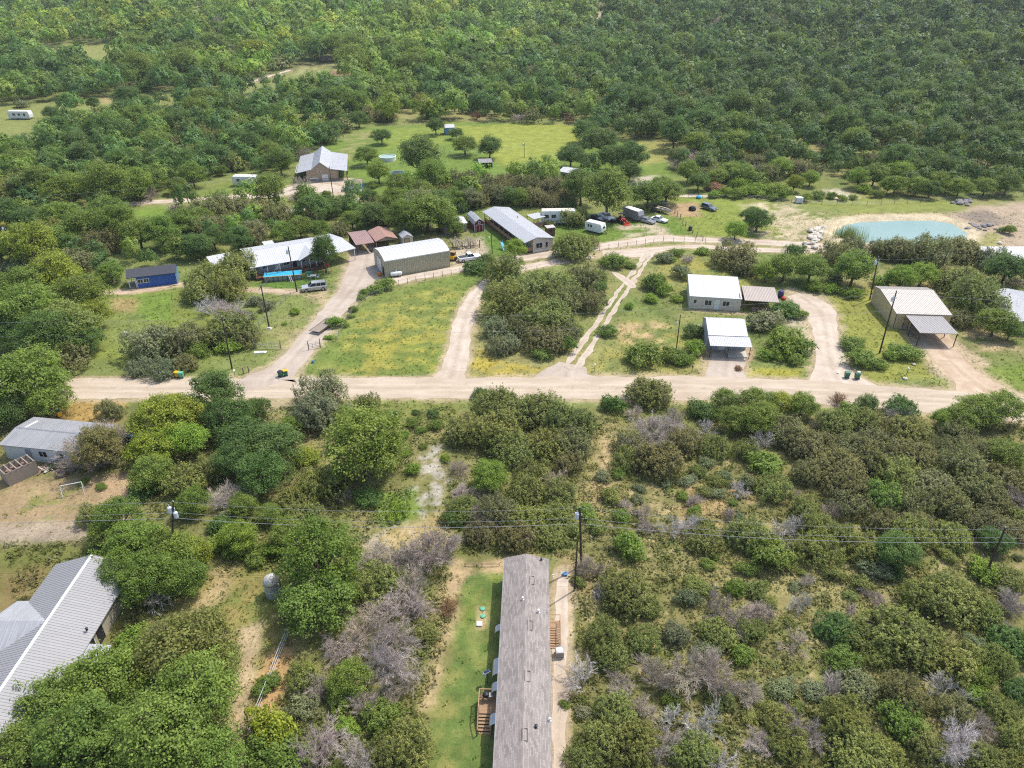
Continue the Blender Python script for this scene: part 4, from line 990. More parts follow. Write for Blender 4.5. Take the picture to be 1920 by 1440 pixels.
# ---- vehicles
def vehicle(name, label, cat, px, py, ang, L, W, Hh, kind, paintm, group=None):
    x, y = P(px, py); t = thing(name, label, cat, (x, y, float(hill(x, y))), R(ang), group)
    l, w = L/2, W/2; belt = Hh*.56; g = .28
    lo = {'sedan': [(-l, .35), (-l+.08, belt*.95), (-l+.9, belt), (l-1.3, belt*.98), (l-.1, belt*.80), (l, .40), (l-.25, g), (-l+.25, g)],
          'suv': [(-l, .42), (-l+.03, belt), (l-1.35, belt), (l-.12, belt*.92), (l, .45), (l-.25, g+.08), (-l+.25, g+.08)],
          'pickup': [(-l, .5), (-l+.02, belt), (l-1.35, belt), (l-.12, belt*.95), (l, .5), (l-.25, g+.12), (-l+.25, g+.12)]}[kind]
    # body with tucked-in shoulders
    m = MB(); n = len(lo)
    ys = [-w, -w*.96, w*.96, w]
    rings = [[(a, -w+.06, z+(.04 if z < .6 else -.06)) for a, z in lo], [(a, -w, z) for a, z in lo], [(a, w, z) for a, z in lo], [(a, w-.06, z+(.04 if z < .6 else -.06)) for a, z in lo]]
    vs = [(a, -w, z) for a, z in lo]+[(a*.995, -w*.9, z+.05*(z > .6)) for a, z in lo]+[(a*.995, w*.9, z+.05*(z > .6)) for a, z in lo]+[(a, w, z) for a, z in lo]
    fs = [tuple(range(n)), tuple(range(4*n-1, 3*n-1, -1))]
    for k in range(3): fs += [(k*n+i, k*n+(i+1) % n, (k+1)*n+(i+1) % n, (k+1)*n+i) for i in range(n)]
    m.add(vs, fs); body = m.build('body', paintm, t)
    c0, c1, c2, c3 = {'sedan': (-l+.55, -l+1.35, l-2.3, l-1.45), 'suv': (-l+.06, -l+.35, l-2.25, l-1.45), 'pickup': (-l+2.0, -l+2.25, l-2.25, l-1.5)}[kind]
    b0 = belt+.03; zt = Hh; wi = w*.88; wt = w*.72
    cab = MB().add([(c0, -wi, b0), (c3, -wi, b0), (c3, wi, b0), (c0, wi, b0), (c1, -wt, zt), (c2, -wt, zt), (c2, wt, zt), (c1, wt, zt)], [(3, 2, 1, 0), (4, 5, 6, 7), (0, 1, 5, 4), (1, 2, 6, 5), (2, 3, 7, 6), (3, 0, 4, 7)])
    cabin = cab.build('cabin', paintm, t)
    def face(a, b_, c, d, lo_, hi_, s0, s1, nm, off=.015):
        a, b_, c, d = map(Vector, (a, b_, c, d))
        def pt(s, h): return (a+(b_-a)*s)+((d+(c-d)*s)-(a+(b_-a)*s))*h
        q = [pt(s0, lo_), pt(s1, lo_), pt(s1, hi_), pt(s0, hi_)]
        nn = (q[1]-q[0]).cross(q[3]-q[0]).normalized()
        vs = [p-nn*.01 for p in q]+[p+nn*off for p in q]
        MB().add(vs, [(3, 2, 1, 0), (4, 5, 6, 7), (0, 1, 5, 4), (1, 2, 6, 5), (2, 3, 7, 6), (3, 0, 4, 7)]).build(nm, MT['glass'], cabin)
    A = [(c0, -wi, b0), (c3, -wi, b0), (c3, wi, b0), (c0, wi, b0)]; B = [(c1, -wt, zt), (c2, -wt, zt), (c2, wt, zt), (c1, wt, zt)]
    spl = [(.05, .47), (.53, .95)] if kind != 'suv' else [(.05, .37), (.41, .64), (.68, .95)]
    for s0, s1 in spl:
        face(A[0], A[1], B[1], B[0], .15, .85, s0, s1, 'side_window'); face(A[2], A[3], B[3], B[2], .15, .85, s0, s1, 'side_window')
    face(A[1], A[2], B[2], B[1], .1, .9, .06, .94, 'windscreen'); face(A[3], A[0], B[0], B[3], .15, .88, .08, .92, 'rear_window')
    if kind == 'pickup':
        MB().box(-l+.15, -w*.8, belt+.0, c0-.08, w*.8, belt+.065).build('bed_floor', MT['dark'], t)
        mm = MB(); mm.box(-l+.02, -w*.92, belt, -l+.14, w*.92, belt+.12); mm.box(-l+.14, -w*.93, belt, c0, -w*.82, belt+.12); mm.box(-l+.14, w*.82, belt, c0, w*.93, belt+.12); mm.build('bed_rail', paintm, t)
    rw = .34 if kind == 'sedan' else .40
    for sx in (-l+.95, l-.98):
        for sy in (-1, 1):
            wl = MB().tube([(sx, sy*(w-.22), rw), (sx, sy*(w+.02), rw)], rw, 16).build('tyre', MT['rubber'], t)
            MB().tube([(sx, sy*(w+.0), rw), (sx, sy*(w+.035), rw)], rw*.6, 12).build('rim', MT['steel'], wl)
    for sy in (-1, 1):
        MB().box(l-.14, sy*w*.62-.18, belt*.68, l+.01, sy*w*.62+.18, belt*.84).build('headlight', MT['insul'], t)
        MB().box(-l-.012, sy*w*.8-.1, belt*.6, -l+.06, sy*w*.8+.1, belt*.9).build('tail_light', MT['redplastic'], t)
    MB().box(l-.06, -w*.85, .38, l+.06, w*.85, .58).build('bumper', MT['metal'], t)
    return t
CW = paint('white_car_paint', (.68, .68, .67), .25, dirt=.12, spec=.5); CS = paint('silver_car_paint', (.42, .43, .44), .25, .5, dirt=.1, spec=.5)
CB = paint('slate_blue_car_paint', (.10, .125, .15), .2, .4, dirt=.1, spec=.5); CG = paint('silver_grey_car_paint', (.30, .32, .35), .22, .5, dirt=.1, spec=.5); CD = paint('dark_car_paint', (.03, .035, .05), .2, .3, dirt=.1, spec=.5)
vehicle('parked_suv', 'silver sport utility vehicle parked beside the wide gravel driveway', 'car', 590, 543.5, 197, 5.4, 2.0, 1.85, 'suv', CS)
vehicle('pickup_truck', 'white pickup truck parked near the right end of the beige metal shop', 'pickup truck', 880, 488, 22, 5.5, 2.0, 1.85, 'pickup', CW)
vehicle('parked_car', 'grey sedan parked next to the enclosed grey trailer', 'car', 1212, 417, -38, 4.7, 1.8, 1.42, 'sedan', CG)
vehicle('parked_car', 'white sedan, rightmost in the row of vehicles by the big shade trees', 'car', 1236, 415, -38, 4.6, 1.8, 1.42, 'sedan', CW)
vehicle('parked_suv', 'slate grey hatchback parked alone on the yellow-green grass left of the pond', 'car', 1329, 393, -52, 4.6, 1.85, 1.6, 'suv', CB)
vehicle('pickup_truck', 'white pickup truck in tree shade left of the red tractor', 'pickup truck', 1137, 411, -62, 5.2, 1.9, 1.8, 'pickup', CW)
vehicle('parked_car', 'dark blue car in the shade behind the small white camper', 'car', 1116, 413, -30, 4.6, 1.8, 1.42, 'sedan', CD)
vehicle('parked_car', 'dark car showing between the yellow-green oak and the bare tree by the workshop', 'car', 234, 833, 70, 4.7, 1.8, 1.45, 'sedan', CB)
vehicle('small_boat_car', 'silver car with its nose by the dark blue shed near the tan barn house', 'car', 664, 361, 12, 4.6, 1.8, 1.4, 'sedan', CS).name = 'parked_car'
def trailer(name, label, cat, px, py, ang, L, W, h, wallm, roofm, wins=(), nose=.35, stripe=None, z0=.45, sheen=None):
    x, y = P(px, py); t = thing(name, label, cat, (x, y, float(hill(x, y))), R(ang)); l, w = L/2, W/2
    pr = [(-l, z0), (l-nose, z0), (l, z0+.35), (l, h*.62), (l-nose*.9, h-.05), (l-nose*1.4, h), (-l+.15, h), (-l, h-.15)]
    MB().prism(pr, -w, w, 'y').build('body', wallm, t)
    rf = MB().box(-l+.2, -w+.1, h-.002, l-nose*1.5, w-.1, h+.07); rf.build('roof', roofm, t)
    for side, u, v, ww, hh in wins:
        mm = MB()
        if side in 'lr':
            s = -1 if side == 'r' else 1; mm.box(u, min(s*w, s*(w+.03)), v, u+ww, max(s*w, s*(w+.03)), v+hh)
        else:
            e = -l-.03 if side == 'b' else l; mm.box(e, u, v, e+.03, u+ww, v+hh)
        mm.build('window', MT['glass'], t)
    if stripe:
        for s in (-1, 1):
            MB().prism([(-l+.3, z0+.25), (l-1, z0+.9), (l-.6, z0+1.05), (-l+.3, z0+.5)], min(s*w, s*(w+.012)), max(s*w, s*(w+.012)), 'y').build('stripe', stripe, t)
    for s in (-1, 1):
        for k in ((-.5, .5) if L > 5.5 else (0,)):
            wl = MB().tube([(k-.2, s*(w-.22), .34), (k-.2, s*(w+.01), .34)], .34, 14).build('tyre', MT['rubber'], t)
            MB().tube([(k-.2, s*w, .34), (k-.2, s*(w+.03), .34)], .19, 10).build('rim', MT['steel'], wl)
    mm = MB(); mm.bar((l-.1, -.5, .45), (l+1.0, 0, .45), .08); mm.bar((l-.1, .5, .45), (l+1.0, 0, .45), .08); mm.box(l+.8, -.05, .05, l+.9, .05, .6); mm.build('hitch', MT['dark'], t)
    LANDMARKS.append(('the '+{'camper': 'small white camper', 'motorhome': 'white motorhome', 'cargo trailer': 'grey cargo trailer', 'travel trailer': 'far travel trailer' if py < 300 else 'trailer left of the barn house'}.get(cat, cat), x, y))
    return t
trailer('camper_trailer', 'small white camper trailer standing on the lawn in front of the vehicles', 'camper', 1116, 435, -38, 5.0, 2.2, 2.6, MT['white'], MT['white'], [('l', -1.8, 1.4, .5, .7), ('r', -1.7, 1.4, .5, .7), ('r', -.9, 1.4, .5, .7), ('f', -.5, 1.5, 1, .5), ('b', -.5, 1.4, 1, .6)])
trailer('motorhome', 'large white motorhome with swoosh stripe beside the middle mobile home', 'motorhome', 1049, 419, 3, 9.6, 2.5, 3.7, MT['white'], MT['cream'], [('r', -4.2, 1.9, 1.2, .9), ('r', -2.3, 1.9, 1.2, .9), ('r', .5, 1.9, 1.2, .9), ('r', 2.7, 1.8, 1.0, .9), ('b', -.8, 2.0, 1.6, .8)], 1.0, MT['metal'], .5)
trailer('cargo_trailer', 'enclosed dark grey cargo trailer with a pale roof beside the grey sedan', 'cargo trailer', 1187, 411, -50, 5.6, 2.2, 2.8, MT['metal'], MT['white'], [], .5)
trailer('travel_trailer', 'long white travel trailer in the far left meadow', 'travel trailer', 41, 223, -3, 9.0, 2.6, 3.2, MT['white'], MT['white'], [('r', -2.5, 1.6, 1.2, .8), ('r', -.3, 1.6, 1.0, .8), ('r', 2.0, 1.5, .9, .9)])
trailer('travel_trailer', 'white travel trailer half hidden by bare trees left of the tan barn house', 'travel trailer', 463, 348, -2, 7.4, 2.5, 3.0, MT['white'], MT['white'], [('r', -2.4, 1.5, 1.0, .8), ('r', 1.2, 1.5, .8, .8)])
# tractor
x, y = P(1166, 418); t = thing('tractor', 'red tractor with front bucket parked under the shade trees', 'tractor', (x, y, 0), R(-60))
MB().box(-.4, -.35, .7, 1.3, .35, 1.35).build('engine_hood', MT['redplastic'], t)
MB().box(-1.1, -.5, .7, -.38, .5, 1.05).cbox((-.95, 0, 1.4), (.15, .5, .7)).build('seat', MT['black'], t)
for s in (-1, 1):
    MB().tube([(-.7, s*.55, .7), (-.7, s*.95, .7)], .7, 18).build('rear_tyre', MT['rubber'], t)
    MB().tube([(.95, s*.5, .42), (.95, s*.75, .42)], .42, 16).build('front_tyre', MT['rubber'], t)
    MB().bar((.3, s*.55, 1.2), (2.0, s*.5, .4), .1, .14).build('loader_arm', MT['redplastic'], t)
MB().prism([(1.9, .08), (2.6, .05), (2.65, .12), (2.1, .2), (1.95, .75), (1.85, .75)], -.85, .85, 'y').build('bucket', MT['redplastic'], t)
m = MB()
for sx in (-1.05, -.3):
    for s in (-.5, .5): m.bar((sx, s, 1.0), (sx, s, 2.3), .05)
m.box(-1.25, -.65, 2.3, -.1, .65, 2.36); m.build('canopy_frame', MT['dark'], t)
# quad bikes, mower, boat trailers
def quad(label, px, py, ang, col):
    x, y = P(px, py); t = thing('quad_bike', label, 'quad bike', (x, y, 0), R(ang))
    MB().prism([(-.9, .5), (-.8, .8), (-.2, .85), (0, .75), (.3, .95), (.9, .8), (.95, .5)], -.35, .35, 'y').build('body', col, t)
    for sx in (-.65, .65):
        for s in (-1, 1): MB().tube([(sx, s*.35, .3), (sx, s*.62, .3)], .3, 14).build('tyre', MT['rubber'], t)
    MB().tube([(.3, -.4, 1.12), (.25, 0, 1.02), (.3, .4, 1.12)], .025, 6).build('handlebar', MT['dark'], t)
quad('black quad bike parked in front of the shaded white pickup', 1147, 417, -40, MT['black'])
quad('dark quad bike left of the boat on its trailer', 1226, 397, 100, MT['dark'])
def boat(label, px, py, ang, hull, L=5.2):
    x, y = P(px, py); t = thing('boat', label, 'boat', (x, y, float(hill(x, y))), R(ang)); n = 9; m = MB(); vs = []; fs = []
    for i in range(n):
        u = i/(n-1); xx = (u-.45)*L; w = .95*(1-max(0, (u-.45)/.55)**2.2)+.02
        vs += [(xx, -w, 1.15+.15*u), (xx, -w*.75, .7), (xx, 0, .5+.3*u**3), (xx, w*.75, .7), (xx, w, 1.15+.15*u), (xx, w*.8, 1.12+.15*u), (xx, w*.6, .85), (xx, -w*.6, .85), (xx, -w*.8, 1.12+.15*u)]
    for i in range(n-1):
        for j in range(9): fs.append((i*9+j, i*9+(j+1) % 9, (i+1)*9+(j+1) % 9, (i+1)*9+j))
    fs.append(tuple(range(9))); m.add(vs, fs); m.build('hull', hull, t)
    for k in (-.6, .6): MB().box(k-.18, -.55, .86, k+.18, .55, 1.1).build('seat', MT['dark'], t)
    MB().box(-.45*L-.35, -.2, .7, -.45*L, .2, 1.5).build('outboard_motor', MT['black'], t)
    for s in (-1, 1): MB().tube([(-.4, s*.7, .3), (-.4, s*.92, .3)], .3, 12).build('tyre', MT['rubber'], t)
    MB().bar((-.4*L, 0, .42), (.62*L, 0, .42), .1).build('trailer_frame', MT['metal'], t)
boat('tan open boat on a trailer right of the parked cars', 1241, 398, -48, MT['cream'])
boat('small pale boat on a trailer behind the tan boat', 1236, 385, -20, MT['steel'], 4.4)
boat('white boat on a trailer in the grass right of the dark blue shed', 748, 348, 30, MT['white'], 4.6)
# flatbed trailer beside the drive
x, y = P(607, 615); t = thing('flatbed_trailer', 'empty flatbed trailer with bare plank deck beside the wide gravel driveway', 'trailer', (x, y, 0), R(68))
m = MB()
for i in range(10): m.box(-2.9, -1.05+i*.21, .62, 2.9, -.86+i*.21, .67)
m.build('plank_deck', MT['oldwood'], t); m = MB(); m.box(-2.95, -1.1, .45, 2.95, -1.06, .72); m.box(-2.95, 1.06, .45, 2.95, 1.1, .72); m.bar((2.9, 0, .5), (4.2, 0, .45), .12); m.build('frame', MT['darkwood'], t)
for s in (-1, 1):
    for k in (-.5, .4): MB().tube([(k, s*.85, .34), (k, s*1.05, .34)], .34, 14).build('tyre', MT['rubber'], t)
LANDMARKS.append(('the empty flatbed trailer', x, y))
# ---- pools, tanks, trampoline
A = P(500, 529); B_ = P(565, 524)
ang = math.atan2(B_[1]-A[1], B_[0]-A[0]); x, y = (A[0]+B_[0])/2-.4, (A[1]+B_[1])/2+1.2
t = thing('swimming_pool', 'long rectangular above-ground pool under a turquoise cover in front of the long white roofed house', 'pool', (x, y, 0), ang)
MB().box(-4.0, -1.35, 0, 4.0, 1.35, .85).build('pool_wall', MT['metal'], t); 
m = MB(); n = 26; vs = []; fs = []
for i in range(n+1):
    for j in range(9):
        u, v = i/n, j/8; vs.append((-4.05+8.1*u, -1.4+2.8*v, 1.18-.22*math.sin(math.pi*u)**.5*math.sin(math.pi*v)**.5+.03*math.sin(i*1.3+j)))
for i in range(n):
    for j in range(8): fs.append((i*9+j, (i+1)*9+j, (i+1)*9+j+1, i*9+j+1))
m.add(vs, fs).build('cover', MT['aqua'], t)
pm_ = MB().box(-.03, -1.55, 0, .03, -1.36, 1.2).mesh('pool_leg', MT['dark'])
for i in range(9): link('pool_leg', pm_, t, (-4+i*1.0, 0, 0))
MB().box(-4.02, -1.42, .30, 4.02, -1.352, 1.12).build('pool_liner', MT['metal'], t); MB().box(-4.1, -1.46, 1.16, 4.1, -1.38, 1.26).build('rim_stripe', MT['yellow'], t)
m = MB().bar((1.2, -1.5, 1.5), (1.7, -2.4, 0), .06).bar((1.6, -1.5, 1.5), (2.1, -2.4, 0), .06)
for i in range(4): m.bar((1.3+i*.1, -1.68-i*.2, 1.2-i*.33), (1.7+i*.1, -1.68-i*.2, 1.2-i*.33), .05)
m.build('ladder', MT['white'], t)
LANDMARKS.append(('the turquoise covered pool', x, y))
def roundpool():
    x, y = P(726, 302); t = thing('swimming_pool', 'round white above-ground pool full of pale green water in the upper lawn', 'pool', (x, y+1.5, 0))
    MB().lathe([(2.75, 0), (2.75, 1.2), (2.85, 1.22), (2.85, 1.28), (2.62, 1.28), (2.62, .9)], 32).build('pool_wall', MT['white'], t)
    MB().lathe([(2.6, .95), (2.6, 1.1), (.01, 1.11)], 32).build('pool_water', paint('pool_water', (.22, .33, .24), .1, dirt=.1, spec=.5), t)
    LANDMARKS.append(('the round white pool', x, y))
roundpool()
x, y = P(746, 329); t = thing('trampoline', 'dark round trampoline in the grass between the round pool and the lane', 'trampoline', (x, y, 0))
MB().lathe([(2.0, .85), (2.0, .9), (.01, .88)], 24).build('mat', MT['black'], t); MB().lathe([(2.3, .83), (2.3, .95), (2.0, .95), (2.0, .84)], 24).build('rim', MT['blueside'], t)
for a in range(4):
    c, s = math.cos(a*math.pi/2+.5)*2.1, math.sin(a*math.pi/2+.5)*2.1
    MB().tube([(c, s, .85), (c, s, 0)], .04, 6).build('leg', MT['steel'], t)
x, y = P(745, 520); t = thing('propane_tank', 'white propane tank on short legs at the corner of the beige metal shop', 'propane tank', (x-.3, y+.4, 0), R(14))
MB().tube([(-1.35, 0, .72), (-1.3, 0, .72), (-1.15, 0, .72), (1.15, 0, .72), (1.3, 0, .72), (1.35, 0, .72)], [.05, .3, .48, .48, .3, .05], 18).build('tank', MT['white'], t, smooth=False)
for k in (-.8, .8): MB().box(k-.08, -.35, 0, k+.08, .35, .3).build('leg', MT['concrete'], t)
MB().lathe([(.14, 1.15), (.14, 1.35), (.02, 1.4)], 12).build('valve_cover', MT['white'], t)
MB().tube([(.1, .3, 1.2), (.4, 1.0, 2.6), (1.1, 1.9, 4.1), (1.9, 2.2, 4.2)], .06, 8).build('vent_pipe', MT['white'], t)
LANDMARKS.append(('the white propane tank', x, y))
x, y = P(514, 1113); t = thing('water_tank', 'weathered pale cylindrical water tank with a domed flaking top beside the tall oak', 'water tank', (x, y, 0))
MB().lathe([(.95, 0), (.95, .9), (.98, .92), (.98, .98), (.95, 1.0), (.95, 1.9), (.97, 1.95)], 28).build('shell', paint('tank_steel', (.47, .49, .50), .4, .4, dirt=.4), t)
dm = MB().lathe([(.97, 1.955), (.92, 2.2), (.75, 2.5), (.45, 2.72), (.12, 2.82)], 28); dm.build('domed_lid', paint('flaking_lid', (.46, .44, .40), .7, dirt=1.0, scale=2.2, dirtcol=(.16, .10, .07)), t, smooth=True)
MB().tube([(.96, 0, .1), (.98, 0, 1.2), (.98, 0, 1.9)], .04, 6).build('pipe', MT['metal'], t)
LANDMARKS.append(('the domed water tank', x, y))
# ---- bins
def bins(items):
    for px, py, col, lid, label, tilt in items:
        x, y = P(px, py); t = thing('wheelie_bin', label, 'wheelie bin', (x, y, 0), R(tilt), 'wheelie bins along the road')
        MB().add([(-.28, -.3, .1), (.28, -.3, .1), (.28, .3, .1), (-.28, .3, .1), (-.36, -.38, 1.0), (.36, -.38, 1.0), (.36, .38, 1.0), (-.36, .38, 1.0)], [(3, 2, 1, 0), (4, 5, 6, 7), (0, 1, 5, 4), (1, 2, 6, 5), (2, 3, 7, 6), (3, 0, 4, 7)]).build('body', MT[col], t)
        MB().prism([(-.42, 1.003), (.42, 1.003), (.40, 1.06), (.2, 1.12), (-.38, 1.1)], -.39, .39, 'y').build('lid', MT[lid], t)
        for s in (-1, 1): MB().tube([(-.3, s*.22, .12), (-.3, s*.34, .12)], .12, 10).build('wheel', MT['rubber'], t)
bins([(333, 707, 'yellow', 'yellow', 'yellow bin at the roadside by the grey-green bush', 80), (341, 708, 'teal', 'teal', 'pale green bin beside the yellow bin at the roadside', 95),
      (527, 706, 'green', 'dark', 'dark lidded green bin at the mouth of the wide driveway, left of a pair', 70), (536, 704, 'green', 'yellow', 'green bin with yellow lid at the mouth of the wide driveway', 110),
      (1587, 708, 'green', 'green', 'upright green bin left of the one piled with white bags', 90), (1606, 710, 'green', 'green', 'green bin piled with white bags by the right driveway', 100),
      (112, 781, 'yellow', 'green', 'yellow bin with green lid under the oak on the brown grass', 60)])
def blob(name, label, cat, px, py, r, mat, z=0, group=None, n=1, sq=.6):
    x, y = P(px, py); m = MB(); rr = random.Random(int(px*31+py))
    for i in range(n):
        cx, cy = (rr.uniform(-r, r)*.8, rr.uniform(-r, r)*.8) if n > 1 else (0, 0); s = r*(rr.uniform(.5, .8) if n > 1 else 1)
        pr = [(s*.75, 0), (s*rr.uniform(.9, 1.05), s*sq*.4), (s*rr.uniform(.75, .95), s*sq*.9), (s*rr.uniform(.35, .6), s*sq*1.3), (s*.06, s*sq*1.4)]
        m.lathe(pr, 9, (cx, cy, 0))
    v = [(a+rr.uniform(-.12, .12)*r, b+rr.uniform(-.12, .12)*r, c+rr.uniform(0, .1)*r) for a, b, c in m.v]; m.v = v
    o = m.build(name, mat, None, (x, y, float(hill(x, y))+z)); return tag(o, label, cat, group)
blob('rubbish_bag', 'white rubbish bags heaped on the lid of the right green bin', 'rubbish bag', 1606, 710, .42, MT['white'], 1.10, n=2)
blob('rubbish_bag', 'small white bag standing left of the two green bins', 'rubbish bag', 1571, 700, .25, MT['white'])
blob('boulder', 'white stone on the verge by the letter box right of the green bins', 'boulder', 1697, 711, .45, MT['rock'])
blob('boulder', 'grey stone at the foot of the right shrub by the dirt drive', 'boulder', 1713, 684, .35, MT['rock'])
# rock pile by the pond
prk = P(1527, 446); rr = random.Random(4); k = 0
for i in range(46):
    px, py = 1527+rr.gauss(0, 9), 445+rr.gauss(0, 10)
    o = blob('boulder', 'pale limestone boulder in the rock pile beside the pond', 'boulder', px, py, rr.uniform(.35, .95), MT['rock'], 0, 'limestone boulders piled beside the pond', sq=rr.uniform(.5, .8))
LANDMARKS.append(('the rock pile by the pond', *prk))
for i in range(16):
    px, py = 1840+rr.gauss(0, 14), 427+rr.gauss(0, 4)
    blob('boulder', 'dark grey boulder in the line of rocks right of the pond', 'boulder', px, py, rr.uniform(.4, .9), paint('dark_rock', (.22, .20, .19), .9) if i == 0 else bpy.data.materials['dark_rock'], 0, 'dark boulders right of the pond', sq=.6)
for i in range(14):
    px, py = 1805+rr.gauss(0, 9), 380+rr.gauss(0, 3)
    blob('boulder', 'grey boulder in the heap behind the pond', 'boulder', px, py, rr.uniform(.5, 1.0), bpy.data.materials['dark_rock'], 0, 'grey boulders heaped behind the pond', sq=.6)
blob('boulder', 'lone white boulder on the bank at the right end of the pond', 'boulder', 1874, 457, .6, MT['rock'])
blob('fire_pit', 'black fire pit on a bare brown patch left of the slate grey hatchback', 'fire pit', 1298, 394, 1.1, MT['black'], sq=.7)
blob('stock_tank', 'small blue tub by the fence behind the slate grey hatchback', 'tub', 1310, 372, .8, MT['aqua'], sq=.8)
o = MB().box(-.9, -.8, .12, .9, .8, 1.5).box(-.95, -.85, 1.501, .95, .85, 1.58).box(-.9, -.8, 0, -.7, .8, .119).box(.7, -.8, 0, .9, .8, .119).build('storage_crate', MT['white'], None, (*P(1497, 380), 0)); tag(o, 'white box on the grass beyond the pale bank left of the pond', 'box')
o = MB().lathe([(.45, 0), (.5, .5), (.48, 1.0), (.5, 1.02), (.5, 1.1), (.05, 1.12)], 14).build('barrel', MT['black'], None, (*P(1294, 432), 0)); tag(o, 'black barrel beside the fence line left of the leaning green tree', 'barrel')
o = MB().lathe([(.6, 0), (.62, 1.2), (.64, 1.22), (.5, 1.45), (.1, 1.5)], 14).build('barrel', paint('purple_drum', (.05, .04, .14), .4), None, (*P(1463, 557), 0)); tag(o, 'dark purple drum at the end of the tan lean-to', 'drum')
o = MB().lathe([(.45, 0), (.45, .5), (.47, .52), (.3, .62), (.05, .63)], 14).build('bucket', MT['redplastic'], None, (*P(1469, 562), 0)); tag(o, 'red tub beside the purple drum', 'tub')
o = MB().box(-.6, -.35, .0, .6, .35, .35).box(-.64, -.39, .351, .64, .39, .42).build('cool_box', MT['teal'], None, (*P(579, 513), 0), R(10)); tag(o, 'pale green box on the grass in front of the long house deck', 'box')
x, y = P(588, 522); t = thing('picnic_table', 'small white table with two white chairs on the lawn by the long house', 'table', (x, y, 0), R(8))
MB().box(-.65, -.5, .7, .65, .5, .76).build('table_top', MT['white'], t)
for a in (-.5, .5):
    for b_ in (-.38, .38): MB().box(a-.03, b_-.03, 0, a+.03, b_+.03, .7).build('leg', MT['white'], t)
for k in (0, 1):
    s = -1 if k == 0 else 1
    c = thing('lawn_chair', ('white chair at the left side of the small lawn table', 'white chair at the right side of the small lawn table')[k], 'chair', (x+s*1.05, y-.1*s, 0), R(8), 'white lawn chairs')
    MB().box(-.24, -.24, .4, .24, .24, .45).build('seat', MT['white'], c); MB().cbox((s*.24, 0, .7), (.05, .48, .55)).build('backrest', MT['white'], c)
    for a in (-.2, .2):
        for b_ in (-.2, .2): MB().box(a-.02, b_-.02, 0, a+.02, b_+.02, .4).build('leg', MT['white'], c)
x, y = P(616, 514); t = thing('ball_hoop', 'orange topped post on the lawn at the corner of the long house', 'post', (x, y, 0)); MB().tube([(0, 0, 0), (0, 0, 2.0)], .05, 6).build('post', MT['dark'], t); MB().cbox((0, 0, 2.2), (.8, .08, .6)).build('board', MT['redplastic'], t)
t.name = 'sign_post'
# timber rack and machinery behind the shop
x, y = P(874, 466); t = thing('timber_rack', 'rack of long pale poles and timber behind the white pickup', 'rack', (x, y, 0), R(15))
rr = random.Random(9); m = MB()
for i in range(46):
    a = rr.uniform(-3.2, 2.6); m.bar((a, rr.uniform(-.2, .2), .6+rr.uniform(0, .5)), (a+rr.uniform(-.6, 1.0), 1.8+rr.uniform(-.4, .8), rr.uniform(1.4, 2.5)), rr.uniform(.07, .15))
m.build('timber', MT['oldwood'], t)
for a in (-3.3, -1, 1, 3.3): MB().box(a-.08, -.3, 0, a+.08, -.14, 1.9).build('post', MT['darkwood'], t)
MB().bar((-3.5, -.22, .7), (3.5, -.22, .7), .12).build('rail', MT['darkwood'], t)
LANDMARKS.append(('the timber rack', x, y))
x, y = P(850, 487); t = thing('skid_loader', 'small yellow loader parked between the beige shop and the white pickup', 'loader', (x, y, 0), R(70))
MB().box(-1.0, -.55, .45, .6, .55, 1.2).build('body', MT['yellow'], t); MB().box(-.55, -.5, 1.203, .45, .5, 2.0).build('cab', MT['dark'], t); MB().box(-.65, -.6, 2.003, .55, .6, 2.08).build('roof', MT['wood'], t)
for a in (-.6, .45):
    for s in (-1, 1): MB().tube([(a, s*.56, .38), (a, s*.82, .38)], .38, 14).build('tyre', MT['rubber'], t)
MB().prism([(.9, .05), (1.5, .03), (1.5, .1), (1.05, .18), (1.0, .6), (.9, .6)], -.8, .8, 'y').build('bucket', MT['yellow'], t)
MB().bar((-.6, .6, 1.1), (1.0, .6, .4), .1, .15).bar((-.6, -.6, 1.1), (1.0, -.6, .4), .1, .15).build('loader_arm', MT['yellow'], t)
o = MB().lathe([(.35, 0), (.42, .3), (.38, .7), (.05, .75)], 12).build('barrel', MT['orange'], None, (*P(712, 517), 0)); tag(o, 'orange tub at the left front corner of the beige metal shop', 'tub')
x, y = P(697, 470); t = thing('motorbike', 'dark motorbike parked under the mauve carport edge', 'motorbike', (x, y, 0), R(100))
for a in (-.65, .65): MB().tube([(a, -.06, .32), (a, .06, .32)], .32, 14).build('wheel', MT['rubber'], t)
MB().prism([(-.8, .6), (-.3, .75), (.2, .95), (.5, .8), (.3, .35), (-.3, .35)], -.14, .14, 'y').build('body', MT['blue'], t); MB().tube([(.45, -.35, 1.1), (.4, 0, 1.0), (.45, .35, 1.1)], .025, 6).build('handlebar', MT['metal'], t)
# clutter by the workshop
x, y = P(40, 893); t = thing('storage_bin', 'open slatted wooden bin full of boxes beside the workshop', 'bin', (x, y, 0), R(52))
MB().box(-2.0, -1.2, 0, 2.0, -1.12, 2.1).build('side_wall', MT['oldwood'], t); MB().box(-2.0, 1.12, 0, 2.0, 1.2, 2.1).build('side_wall', MT['oldwood'], t); MB().box(-2.0, -1.115, 0, -1.92, 1.115, 2.1).build('end_wall', MT['concrete'], t)
m = MB()
for i in range(6): m.box(-2+i*.75, -1.25, 2.103, -1.85+i*.75, 1.25, 2.18)
m.build('top_slats', MT['oldwood'], t)
m = MB(); rr = random.Random(2)
for i in range(14): m.cbox((rr.uniform(-1.6, 1.7), rr.uniform(-.8, .8), rr.uniform(.3, 1.3)), (rr.uniform(.3, .8), rr.uniform(.3, .6), rr.uniform(.3, .6)), rr.uniform(0, 3))
m.build('boxes', MT['brown'], t)
